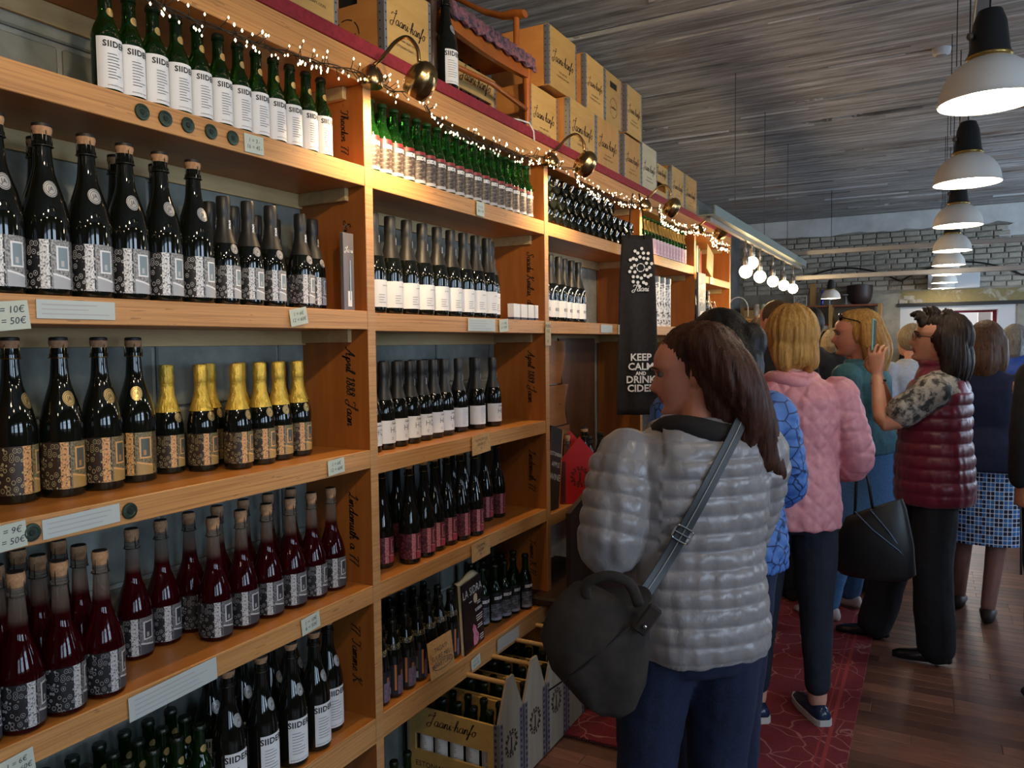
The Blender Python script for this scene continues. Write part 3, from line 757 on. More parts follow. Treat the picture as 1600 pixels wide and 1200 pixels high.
foiled('small_gold', 0.0345, 0.243, L_gold, M_goldmed, M_goldfoil, (0.016, 0.092))
R = 0.0375
foiled('white_plain', R, 0.285, M_paper, None, M_blackfoil, (0.020, 0.100), True, [bent(text_mesh('Jaanihanso', 0.006), R + .001, 0.084, 0.3), fine_lines(0.03, 0.03, 0.06, 4, R + .001, 9)], arc=(-1.5, 1.6))
R = 0.0345
foiled('white_hq', R, 0.255, M_paper, None, M_blackfoil, (0.020, 0.090), True, [bent(text_mesh('HQ', 0.026, bold=-0.0004), R + .001, 0.060, 0.25), bent(cursive('Jaanihanso', 0.0030, 0.2), R + .001, 0.080, 0.25), fine_lines(0.010, 0.030, 0.040, 2, R + .001, 9)], arc=(-1.5, 1.6))
hq_back = [P('neck_foil', KIND['white_hq'][1][0][1], M_blackfoil, KIND['white_hq'][1][0][3]),
           P('label', arc_patch(R + 0.0004, -1.6, 1.6, 0.020, 0.090, 20), M_paper, [P('lettering', mesh_from('t', *merge(fine_lines(0.022, 0.026, 0.086, 14, R + .001, 5, (.6, 1.)))), M_printg)])]
KIND['white_hq_back'] = (KIND['white_hq'][0], hq_back, KIND['white_hq'][2])
R = 0.0365
# arc-and-eco label
p0 = P_champ(R, 0.275, 0.42, 0.40)
arcv, arcf = [], []
for i in range(21):
    a = PI * i / 20
    for q in (0.034, 0.0375):
        xx_, zz_ = q * math.cos(a), 0.098 + 1.55 * q * math.sin(a); r_ = prof_r(p0, zz_) + .0012
        arcv.append((r_ * math.cos(0.3 + xx_ / r_), r_ * math.sin(0.3 + xx_ / r_), zz_))
arcf = [(2 * i, 2 * i + 2, 2 * i + 3, 2 * i + 1) for i in range(20)]
foiled('eco', R, 0.275, M_paper, None, M_blackfoil, (0.020, 0.092), False, [bent(text_mesh('eco', 0.030), R + .001, 0.055, 0.3)], arc=(-1.5, 1.7))
KIND['eco'][1].append(P('arc_stripe', mesh_from('arc', arcv, arcf), mat('arc_white', (0.62, 0.70, 0.80), 0.5)))
# white-labelled big bottles (bottom shelf)
R = 0.040
tx = [bent(text_mesh('SIIDER', 0.021, bold=0.0006, spacing=1.08), R + .001, 0.113, 0.02), fine_lines(0.040, 0.035, 0.095, 8, R + .001, 21), bent(text_mesh('JAANIHANSO CRAFT CIDER', 0.0042), R + .001, 0.022)]
corked('big_white', R, 0.300, M_blackglass, M_paper, M_silver, M_wire, lz=(0.016, 0.128), arc=(-0.72, 0.80), corkh=0.02)
KIND['big_white'][1][1][3].append(P('lettering', mesh_from('t', *merge(*tx)), M_print)) if isinstance(KIND['big_white'][1][1][3], list) else KIND['big_white'][1].__setitem__(1, P('label', KIND['big_white'][1][1][1], M_paper, [P('lettering', mesh_from('t', *merge(*tx)), M_print)]))
# slim dark bottle with picture label
p = P_champ(0.030, 0.235, 0.48, 0.40)
kind('dark_picture', p, M_blackglass, [P('label', arc_patch(0.0304, -2.2, 1.6, 0.012, 0.105, 20), L_dark),
    P('crown_cap', lat([(0.0128, 0.226), (0.0130, 0.233), (0.011, 0.237), (0.002, 0.238)]), M_crown),
    P('neck_glints', lat([(prof_r(p, .150) + .0006, .150), (prof_r(p, .158) + .0008, .158), (prof_r(p, .166) + .0006, .166)], 16), speckle('glint_speckle', (0.012, 0.010, 0.008), (0.62, 0.46, 0.20), 210, 0.3, (1, 1, 1), .1, (.52, .60)))])  # reflected glints on the neck, painted as gold specks on a dark band
# pink-labelled slim bottle with gold neck
p = P_beer(0.0285, 0.215)
kind('pink_gold', p, M_green, [P('label', arc_patch(0.0289, -1.4, 1.4, 0.010, 0.100), speckle('pink_label', (0.50, 0.30, 0.40), (0.72, 0.58, 0.66), 60, 0.5)),
    P('neck_foil', lat([(prof_r(p, z) + .0008, z) for z in (.135, .16, .19)] + [(0.0135, 0.198)], 14), mat('gold_neck', (0.45, 0.30, 0.08), 0.3, 0.8)),
    P('crown_cap', lat([(0.0150, 0.2055), (0.0148, 0.211), (0.0125, 0.2145), (0.002, 0.2155)]), mat('cap_green', (0.02, 0.25, 0.05), 0.4))])
# tall green bottle with white label for the carriers
p = P_champ(0.0290, 0.268, 0.44, 0.42)
tx = merge(bent(text_mesh('SIIDER', 0.0165, bold=0.0005), 0.0302, 0.145, 0.0), fine_lines(0.030, 0.085, 0.130, 8, 0.0302, 3))
kind('carrier_bottle', p, M_greendk, [P('label', arc_patch(0.0294, -1.2, 1.2, 0.05, 0.16), M_paper, [P('lettering', mesh_from('t', *tx), M_print)]),
    P('crown_cap', lat([(0.0150, 0.2575), (0.0148, 0.264), (0.0125, 0.2675), (0.002, 0.2685)]), M_crown)])
# plain bottle lying or in crates
p = P_champ(0.0365, 0.270, 0.45, 0.38); kind('plain', p, M_blackglass, [P('neck_foil', lat([(0.0150, 0.235), (0.0160, 0.25), (0.0158, 0.272), (0.002, 0.2725)], 12), M_blackfoil)], 20)

def bottle(key, x, y, z, rot, label, group, name='cider_bottle', tilt=None, limit=None):
    me, parts, _ = KIND[key]
    o = bpy.data.objects.new(name, me); COL.objects.link(o); o.location = (x, y, z)
    o.rotation_euler = tilt if tilt else (0, 0, rot)
    tag(o, label, 'bottle', group)
    for i, (pn, pme, pm_, subs, pl) in enumerate(parts):
        if limit is not None and pn not in limit: continue
        c = bpy.data.objects.new(pn, pme); COL.objects.link(c); c.parent = o
        for sn, sme, sm, _s, _l in subs:
            d = bpy.data.objects.new(sn, sme); COL.objects.link(d); d.parent = c
    return o
def J(a): return random.uniform(-a, a)
def row(key, pts, z, face, desc, place, group, jit=0.12, name='cider_bottle'):
    """pts: (x, y) from left (near) to right (far); label counts them off"""
    n = len(pts)
    for i, (x, y) in enumerate(pts):
        bottle(key, x, y, z, face + J(jit), '%s, %s %s' % (desc, which(i, n), place), group, name)

# ---- near bay
row('green_white', [(-.055, y) for y in (0.988, 1.040, 1.095, 1.152, 1.208, 1.265, 1.322, 1.378, 1.434, 1.490, 1.548, 1.604)], 2.02, -0.05, 'green bottle, white text label', 'on top shelf, near bay', 'white-labelled green bottles on the top shelf')
row('big_grey', [(-.062, y) for y in (0.772, 0.857, 0.942, 1.024, 1.106, 1.190)], 1.617, -0.45, 'large corked bottle, grey photo label', 'in front row, second shelf', 'large corked bottles on the second shelf', 0.08)
row('big_grey', [(-.165, y) for y in (0.80, 0.905, 1.075, 1.175)], 1.617, -0.4, 'large corked bottle half hidden', 'in back row, second shelf', 'large corked bottles on the second shelf', 0.3)
row('small_grey', [(-.062, y) for y in (1.272, 1.345, 1.418)] + [(-.085, 1.545)], 1.617, -0.35, 'smaller black-foil bottle, grey label', 'in front, second shelf', 'black-foil bottles on the second shelf', 0.25)
row('small_grey', [(-.135, 1.492), (-.120, 1.628)], 1.617, -0.2, 'smaller black-foil bottle', 'between rows, second shelf', 'black-foil bottles on the second shelf', 0.3)
row('small_grey', [(-.145, 1.30), (-.145, 1.374), (-.20, 1.425), (-.20, 1.499), (-.205, 1.572), (-.195, 1.66)], 1.617, -0.2, 'dark foil-necked bottle', 'at the back, second shelf', 'black-foil bottles on the second shelf', 0.4)
for i, (x, y, r) in enumerate(((-.172, .842, .15), (-.152, .925, -.35), (-.148, 1.008, -.3), (-.165, 1.100, -.85))):
    bottle('big_gold', x, y, 1.222, r, 'large corked bottle, golden photo label, %s on third shelf' % which(i, 4), 'large gold-labelled bottles')
gp = [(-.195, 1.205), (-.150, 1.265), (-.095, 1.325), (-.098, 1.402), (-.112, 1.478), (-.120, 1.556)]
row('small_gold', gp, 1.222, -0.35, 'gold-foil bottle, golden photo label', 'in front, third shelf', 'gold-foil bottles on the third shelf', 0.2)
row('small_gold', [(-.205, 1.335), (-.180, 1.410), (-.190, 1.485), (-.190, 1.560), (-.195, 1.636)], 1.222, -0.3, 'gold-foil bottle', 'in back row, third shelf', 'gold-foil bottles on the third shelf', 0.4)
row('rose', [(-.16, 1.075), (-.175, 1.160), (-.088, 1.235), (-.090, 1.320), (-.090, 1.403), (-.088, 1.484), (-.090, 1.565), (-.092, 1.645)], 0.83, -0.35, 'rose cider bottle, dark photo label', 'in right group, fourth shelf', 'rose bottles on the fourth shelf', 0.2)
row('rose', [(-.185, 1.245), (-.185, 1.33), (-.185, 1.415), (-.185, 1.50), (-.185, 1.585)], 0.83, -0.3, 'rose cider bottle standing behind', 'of back row, fourth shelf', 'rose bottles on the fourth shelf', 0.3)
for c, (y0, lab) in enumerate(((0.690, 'nearest'), (0.768, 'second'), (0.846, 'third'), (0.928, 'fourth'))):
    for d in range(3):
        bottle('rose', -0.048 - d * 0.079, y0 + d * 0.006, 0.83, 0.15 + J(.15), 'rose bottle, %s column, %s in depth, left group of fourth shelf' % (lab, ORD[d]), 'rose bottles on the fourth shelf')
row('big_white', [(-.060, 1.240), (-.052, 1.335), (-.048, 1.432), (-.050, 1.520), (-.085, 1.612)], 0.438, -0.25, 'large corked bottle, white text label', 'on bottom shelf', 'large white-labelled bottles', 0.12)
row('big_white', [(-.16, 1.27), (-.155, 1.365), (-.15, 1.458), (-.165, 1.55)], 0.438, -0.2, 'large white-labelled bottle', 'of back row, bottom shelf', 'large white-labelled bottles', 0.3)
row('green_white', [(-.065, y) for y in (0.86, 0.92, 0.98, 1.04, 1.10, 1.16)], 0.438, -0.15, 'small green bottle, white label', 'in front, bottom shelf', 'small green bottles on the bottom shelf')
row('green_white', [(-.128, y) for y in (0.87, 0.93, 0.99, 1.05, 1.11, 1.17)], 0.438, -0.1, 'small green bottle', 'in middle row, bottom shelf', 'small green bottles on the bottom shelf')
row('green_white', [(-.190, y) for y in (0.88, 0.94, 1.00, 1.06, 1.12, 1.18)], 0.438, -0.1, 'small green bottle', 'in rear row, bottom shelf', 'small green bottles on the bottom shelf')
# ---- second bay
b1 = [1.800 + i * 0.0578 for i in range(18)]
row('green_meadow', [(-.048, y) for y in b1], 2.02, -0.10, 'green bottle, meadow label', 'in front, top shelf, second bay', 'meadow-labelled green bottles', 0.10)
row('green_meadow', [(-.112, y + .01) for y in b1], 2.02, -0.1, 'green bottle behind', 'of middle row, top shelf, second bay', 'meadow-labelled green bottles', 0.3)
row('white_plain', [(-.062, y) for y in (1.822, 1.903, 1.988, 2.072, 2.158, 2.240, 2.322, 2.403, 2.484)] + [(-.10, 2.575)], 1.613, -0.20, 'black-necked bottle, plain white label', 'in front, second bay', 'white-labelled bottles in the second bay', 0.10)
row('white_plain', [(-.160, y) for y in (1.85, 1.94, 2.03, 2.12, 2.21)], 1.613, -0.2, 'black-necked bottle', 'of back row, second shelf, second bay', 'white-labelled bottles in the second bay', 0.3)
hq = (1.806, 1.880, 1.956, 2.032, 2.108, 2.184, 2.260)
row('white_hq', [(-.075 - .006 * i, y) for i, y in enumerate(hq)], 1.20, -0.15, 'dark bottle, white HQ label', 'on third shelf, second bay', 'HQ bottles', 0.22)
row('white_hq_back', [(-.125, 2.375), (-.110, 2.475)], 1.20, -0.2, 'dark bottle showing its back label', 'beside the HQ bottles', 'HQ bottles', 0.1)
row('white_hq', [(-.105, 2.590)], 1.20, -0.2, 'dark bottle, HQ label', 'one at right end, second bay', 'HQ bottles', 0.05)
row('white_hq', [(-.180, y) for y in (1.84, 1.93, 2.01, 2.09, 2.17, 2.25, 2.33, 2.57)], 1.20, -0.2, 'dark foil-necked bottle', 'behind the HQ bottles', 'HQ bottles', 0.3)
rl = [(-.100, 1.805), (-.095, 1.878), (-.048, 1.956), (-.050, 2.040), (-.062, 2.118), (-.066, 2.198), (-.060, 2.275), (-.050, 2.352), (-.130, 2.56), (-.120, 2.640)]
row('red_label', rl, 0.83, -0.40, 'corked bottle, crimson photo label', 'in front, fourth shelf, second bay', 'crimson-labelled bottles', 0.18)
row('red_label', [(-.175, y) for y in (1.83, 1.905, 1.98, 2.06, 2.14, 2.22, 2.30, 2.40, 2.48)], 0.83, -0.3, 'corked bottle', 'in back row behind crimson labels', 'crimson-labelled bottles', 0.3)
dp = [(-.05, 1.795), (-.05, 1.860), (-.048, 1.926), (-.05, 1.992), (-.052, 2.058), (-.054, 2.124), (-.052, 2.188)]
row('dark_picture', dp, 0.438, -0.55, 'slim dark bottle, picture label', 'in front, lowest shelf, second bay', 'slim dark bottles', 0.5)
row('dark_picture', [(-.118, y + .02) for _, y in dp], 0.438, -0.5, 'slim dark bottle', 'in middle row, lowest shelf, second bay', 'slim dark bottles', 0.5)
row('dark_picture', [(-.186, y + .03) for _, y in dp], 0.438, -0.5, 'slim dark bottle', 'in rear row, lowest shelf, second bay', 'slim dark bottles', 0.5)
gd = [(-.105, 2.49), (-.085, 2.552), (-.075, 2.612), (-.068, 2.672), (-.048, 2.738)]
row('green_dark', gd, 0.438, -0.25, 'small green bottle, dark label', 'right of the magazine', 'small dark-labelled bottles', 0.15)
row('green_dark', [(x - .066, y + .02) for x, y in gd], 0.438, -0.2, 'small green bottle', 'of second row right of magazine', 'small dark-labelled bottles', 0.3)
row('green_dark', [(-.06, 1.80), (-.055, 1.862), (-.05, 1.925), (-.12, 1.81), (-.12, 1.872)], 0.0, -0.2, 'green bottle, dark label', 'on floor below second bay', 'floor bottles', 0.2)
# ---- third bay: lying bottles, eco bottles
lay = []
for r_ in range(3):
    for c_ in range(13):
        lay.append((r_, 2.925 + c_ * 0.0795 + (0.04 if r_ % 2 else 0), 2.02 + 0.0372 + r_ * 0.0655))
nl = [0, 0, 0]
for r_, y, z in lay:
    if y > 3.98: continue
    if r_ == 2 and y > 3.70: continue
    bottle('plain', -0.012, y, z, 0, 'dark bottle lying base outward, %s, %s layer, third bay' % (ORD[nl[r_]] + ' along', ('bottom', 'middle', 'top')[r_]), 'bottles lying in the third bay', tilt=(0, -PI / 2, 0)); nl[r_] += 1
row('eco', [(-.058, 2.935), (-.058, 3.020), (-.058, 3.106), (-.075, 3.200), (-.080, 3.290), (-.085, 3.380)], 1.613, -0.2, 'bottle with arc and eco label', 'in third bay', 'eco bottles', 0.08)
row('eco', [(-.15, 2.97), (-.15, 3.06), (-.155, 3.16)], 1.613, -0.2, 'dark foil-necked bottle', 'behind the eco bottles', 'eco bottles', 0.2)
# ---- fourth bay
row('pink_gold', [(-.05, 4.10 + i * 0.0635) for i in range(15)], 2.02, -0.1, 'gold-necked bottle, pink label', 'in fourth bay', 'pink-labelled bottles', 0.1)
row('pink_gold', [(-.118, 4.12 + i * 0.0635) for i in range(14)], 2.02, -0.1, 'gold-necked bottle', 'of back row, fourth bay', 'pink-labelled bottles', 0.1)
# ------------------------------------------------------------------ price cards, notices, signs on the shelving
M_card = mat('pale_green_card', (0.52, 0.57, 0.49), 0.7); M_notice = mat('pale_notice', (0.50, 0.56, 0.55), 0.7)
M_kraft = speckle('kraft_card', (0.46, 0.25, 0.09), (0.56, 0.33, 0.14), 90, 0.8)
M_pen = mat('pen_ink', (0.02, 0.03, 0.05), 0.6)
def card(name, x, y, z, w_, h_, tilt, lines, m, label, cat='price tag', size=0.013, lean=0.0, inkm=None, fine=None, group=None):
    e = empty(name, (x, y, z)); e.rotation_euler = (tilt, lean, 0)
    sheet = obj('sheet', MB().box(0, 0.0012, -w_ / 2, w_ / 2, -h_ / 2, h_ / 2).mesh('sheet'), m, e)
    vf = []
    for k, s in enumerate(lines):
        V, F = text_mesh(s, size, shear=0.15)
        vf.append(([(a, b + (len(lines) / 2 - .5 - k) * size * 1.15, c) for a, b, c in V], F))
    if fine:
        for k in range(fine):
            L = w_ * random.uniform(.55, .88); zk = h_ * .5 - (k + 1) * h_ / (fine + 1)
            vf.append(([(-w_ * .44, zk - .0011, 0), (-w_ * .44 + L, zk - .0011, 0), (-w_ * .44 + L, zk + .0011, 0), (-w_ * .44, zk + .0011, 0)], [(0, 1, 2, 3)]))
    flat_text('lettering', merge(*vf), inkm or M_pen, e, (0.0018, 0, 0), FACE_X)
    tag(e, label, cat, group); return e
card('price_tag', 0.001, 1.312, 1.992, 0.058, 0.042, 0.03, ['1 = 3.-', '16 = 45.-'], M_card, 'pale price tag under the white-labelled green bottles, 1=3')
card('price_tag', 0.003, 0.748, 1.578, 0.070, 0.050, 0.10, ['1 = 10€', '6 = 50€'], M_card, 'large tilted price tag at left end of the second shelf', size=0.017)
card('notice_strip', 0.0005, 0.872, 1.592, 0.150, 0.034, 0.0, [], M_notice, 'printed notice strip below the large corked bottles', 'notice', fine=3, inkm=M_printg)
card('price_tag', 0.003, 1.440, 1.594, 0.060, 0.042, 0.18, ['1 = 6€', '12 = 60€'], M_card, 'tilted price tag below the small black-foil bottles')
card('price_tag', 0.003, 0.732, 1.196, 0.060, 0.046, 0.05, ['1 = 9€', '6 = 50€'], M_card, 'price tag at left end of third shelf near the medals', size=0.016)
card('notice_strip', 0.0005, 0.866, 1.196, 0.150, 0.036, 0.02, [], M_notice, 'printed notice strip between two cap medals on third shelf', 'notice', fine=3, inkm=M_printg)
card('price_tag', 0.003, 1.565, 1.197, 0.064, 0.040, 0.06, ['1 = 6€', '12 = 60€'], M_card, 'price tag below the gold-foil bottles, third shelf')
card('price_tag', 0.003, 0.728, 0.790, 0.060, 0.042, 0.10, ['1 = 6€', '12 = 60€'], M_card, 'tilted price tag at left end of the fourth shelf')
card('notice_strip', 0.003, 1.05, 0.800, 0.215, 0.050, 0.03, [], M_notice, 'long printed notice strip below the rose bottles', 'notice', fine=4, inkm=M_printg)
card('price_tag', 0.003, 1.455, 0.806, 0.066, 0.042, 0.10, ['1 = 10€', '6 = 50€'], M_card, 'price tag on fourth shelf above big white-labelled bottles')
card('price_tag', 0.003, 2.335, 1.992, 0.052, 0.048, 0.0, ['1 = 3.-', '16 = 45'], M_card, 'price tag under the meadow-labelled green bottles')
card('notice_strip', 0.003, 2.335, 1.588, 0.185, 0.044, 0.0, [], M_notice, 'printed notice strip under the plain white labels', 'notice', fine=4, inkm=M_printg)
card('price_tag', 0.003, 2.492, 1.588, 0.066, 0.046, 0.08, ['1 = 10€', '6 = 50€'], M_card, 'tilted price tag right of the notice, second bay')
card('hanging_tag', 0.003, 2.866, 1.560, 0.052, 0.098, 0.0, ['PUDEL', '0,5L', '---', '8.-'], mat('cream_tag', (0.50, 0.42, 0.28), 0.7), 'tall cream tag hanging on the second divider front', 'tag', size=0.018)
card('kraft_note', 0.004, 2.318, 1.168, 0.125, 0.068, 0.04, ['SUITSUTATUD', 'SIIDER 5%', '12.-'], M_kraft, 'kraft card note on the shelf edge below HQ bottles', 'note', size=0.013)
card('kraft_note', 0.004, 2.305, 0.792, 0.125, 0.064, 0.04, ['ORGANIC', 'SIIDER', '10.-'], M_kraft, 'kraft card note on the shelf edge below crimson labels', 'note', size=0.014)
s = card('kraft_sign', 0.004, 2.045, 0.505, 0.140, 0.120, 0.0, ['TAGATI', 'SUURE MELI', '(AHVETURE)'], M_kraft, 'square kraft sign leaning on the slim dark bottles', 'sign', size=0.021, lean=-0.12)
flat_text('side_lettering', text_mesh('UUS!', 0.020), mat('red_pen', (0.55, 0.06, 0.02), 0.6), s, (0.0018, -0.056, 0), (PI, -PI / 2, 0))
ov = [(0.0012, 0.057 * math.cos(2 * PI * k / 24) + .006, -0.026 + 0.016 * math.sin(2 * PI * k / 24)) for k in range(24)]
obj('ring_mark', MB().tube(ov, 0.0011, 4, closed=True).mesh('ring'), M_pen, s)
card('price_tag', 0.003, 2.262, 0.400, 0.060, 0.040, 0.12, ['1 = 3.-', '16 = 45'], M_card, 'price tag on lowest shelf edge beneath the magazine')
card('notice_strip', 0.003, 2.50, 0.402, 0.170, 0.048, 0.0, [], mat('kraft_notice', (0.40, 0.36, 0.30), 0.8), 'brownish notice strip on lowest shelf edge, second bay', 'notice', fine=4, inkm=M_printg)
card('notice_strip', 0.003, 3.52, 1.588, 0.15, 0.036, 0.0, [], M_notice, 'printed notice strip below the eco bottles', 'notice', fine=3, inkm=M_printg)
card('price_tag', 0.004, 3.70, 1.586, 0.05, 0.048, 0.0, ['1= 8€', '6=40€'], M_card, 'folded price tag right of the eco notice, third bay')
card('price_tag', 0.004, 5.55, 1.955, 0.10, 0.05, 0.0, ['1= 9€', '6=45'], M_card, 'white price tag on the fifth bay shelf edge')

# magazine standing among the bottles
mg = empty('magazine', (-0.022, 2.292, 0.438)); mg.rotation_euler = (0, -0.05, 0.14)
tag(mg, 'black covered magazine with pink picture standing on lowest shelf', 'magazine')
obj('cover', MB().box(0, 0.006, -0.085, 0.085, 0, 0.245, 0.001).mesh('cover'), mat('magazine_black', (0.012, 0.008, 0.010), 0.3), mg)
obj('pages', MB().box(-0.010, -0.0005, -0.084, 0.084, 0.001, 0.243).mesh('pages'), mat('pages_cream', (0.55, 0.47, 0.30), 0.8), mg)
bent_page = MB(); bent_page.loft([[(-0.004, y, 0.243), (-0.022, y, 0.255 + .006 * math.sin(3 * y / .085)), (-0.024, y, 0.254 + .006 * math.sin(3 * y / .085)), (-0.007, y, 0.242)] for y in np.linspace(-.083, .083, 8)])
obj('curled_pages', bent_page.mesh('curl', True), MATS['pages_cream'], mg)
flat_text('title', text_mesh('LA SIDRA', 0.040, bold=-0.0002), mat('title_white', (0.7, 0.68, 0.64), 0.5), mg, (0.0068, 0.0, 0.205), FACE_X)
obj('round_badge', MB().lathe([(0, 0), (0.017, 0), (0.017, 0.0008), (0, 0.0008)], 20, cap=False).mesh('badge'), mat('badge_peach', (0.66, 0.45, 0.30), 0.5), mg, (0.0066, 0.022, 0.172), (0, PI / 2, 0))
vf = []
for zc, wd, off in ((0.155, .03, .05), (0.148, .03, .05), (0.17, .024, -.02), (0.105, .055, .048), (0.096, .055, .048), (0.088, .05, .05), (0.07, .04, .05), (0.062, .045, .05), (0.03, .03, .06), (0.022, .036, .058), (0.014, .03, .06)):
    vf.append(([(off - wd / 2, zc - .0016, 0), (off + wd / 2, zc - .0016, 0), (off + wd / 2, zc + .0016, 0), (off - wd / 2, zc + .0016, 0)], [(0, 1, 2, 3)]))
vf.append(([(a + .045, b + .128, c) for a, b, c in text_mesh('VI SISGA', 0.016, bold=.0006)[0]], text_mesh('VI SISGA', 0.016, bold=.0006)[1]))
flat_text('cover_lines', merge(*vf), MATS['title_white'], mg, (0.0068, 0, 0), FACE_X)
blob = [(-.012, .012), (.012, .008), (.03, .018), (.034, .04), (.02, .055), (.012, .075), (-.004, .085), (-.016, .07), (-.008, .05), (-.014, .03)]
obj('cover_picture', MB().prism(blob, 0.0062, 0.0072, 'x').mesh('pic'), speckle('pink_picture', (0.55, 0.05, 0.16), (0.68, 0.36, 0.42), 60, 0.5), mg)

# slim grey sample box hanging by a loop at the end of the second shelf
sb = empty('sample_box', (-0.035, 1.672, 1.617)); tag(sb, 'tall slim grey box with loop standing at first divider', 'box')
obj('body', MB().box(-0.006, 0.006, -0.022, 0.022, 0, 0.215, 0.001).mesh('b'), mat('smoke_plastic', (0.14, 0.13, 0.13), 0.3), sb)
obj('loop', MB().tube([(0, .012 * math.cos(a), .222 + .016 * math.sin(a)) for a in np.linspace(0, 2 * PI, 14)[:-1]], .0012, 5, closed=True).mesh('loop'), mat('loop_black', (.02, .015, .012), .6), sb)
flat_text('lettering', merge(([(a, b + .165, c) for a, b, c in cursive('Jaani', .0065, .2)[0]], cursive('Jaani', .0065, .2)[1])), M_printw, sb, (0.0068, 0, 0), FACE_X)
obj('sticker', MB().box(0.006, 0.0066, -.006, .010, .012, .055).mesh('st'), M_paper, sb)
obj('inner_rod', MB().tube([(0.007, .004, .03), (0.007, .004, .14)], .002, 6).mesh('rod'), mat('rod_grey', (.4, .4, .4), .3, .5), sb)
# row of little white cartons at right end of the second bay
for i in range(7):
    e = empty('small_carton', (-0.03 - .004 * (i % 2), 2.622 + i * .0305, 1.613)); tag(e, 'small white carton %s in the low row beside second divider' % which(i, 7), 'carton', 'little white cartons')
    obj('body', MB().box(-.014, .014, -.0135, .0135, 0, .062, .001).mesh('b'), M_paper, e)
    obj('base_band', MB().box(-.0145, .0145, -.0140, .0140, 0.0, .010).mesh('b'), mat('carton_navy', (.03, .04, .07), .5), e)

# ------------------------------------------------------------------ crates
M_crate = wood('crate_plywood', (0.46, 0.27, 0.075), (0.58, 0.37, 0.12), (3, 0.5, 3), 0.5, 12, 0.35)
M_crate2 = wood('crate_side', (0.44, 0.17, 0.040), (0.56, 0.25, 0.065), (0.6, 3, 2), 0.5, 10, 0.25)
M_crateg = wood('crate_grey', (0.30, 0.24, 0.17), (0.42, 0.34, 0.25), (2, 3, .5), 0.6, 10, 0.3)
M_zinc = mat('zinc_strip', (0.42, 0.46, 0.50), 0.35, 0.8); M_rivet = mat('rivet_dark', (0.06, 0.055, 0.05), 0.5, 0.5)
M_brand = mat('brand_burn', (0.025, 0.012, 0.006), 0.7)
HOLE_SHADE = mat('hole_shade_black', (0.006, 0.005, 0.004), 0.9)
def ring_logo(R_, th=0.08):
    V, F = [], []; n = 36
    for k in range(n):
        a = 2 * PI * k / n
        for q in (R_, R_ * (1 - th)): V.append((q * math.cos(a), q * math.sin(a), 0))
    for k in range(n):
        if k % 6 == 5: continue
        F.append((2 * k, 2 * k + 1, (2 * k + 3) % (2 * n), (2 * k + 2) % (2 * n)))
    return V, F
def crest():
    V, F = ring_logo(0.036, 0.16)
    parts = [(V, F), text_mesh('J', 0.05, bold=0.002), ring_logo(0.028, 0.06)]
    for k in range(14):
        a = 2 * PI * k / 14; c_ = (0.040 * math.cos(a), 0.043 * math.sin(a))
        parts.append(([(c_[0] + .006 * math.cos(b), c_[1] + .006 * math.sin(b), 0) for b in np.linspace(0, 2 * PI, 7)[:-1]], [(0, 1, 2, 3, 4, 5)]))
    return merge(*parts)
def slot_panel(u0, u1, v0, v1, su0, su1, sv0, sv1, d0, d1, axis):
    """panel with a rectangular slot"""
    mb = MB()
    for a in ((u0, u1, v0, sv0), (u0, u1, sv1, v1), (u0, su0, sv0, sv1), (su1, u1, sv0, sv1)):
        mb.prism([(a[0], a[2]), (a[1], a[2]), (a[1], a[3]), (a[0], a[3])], d0, d1, axis)
    return mb.mesh('panel')
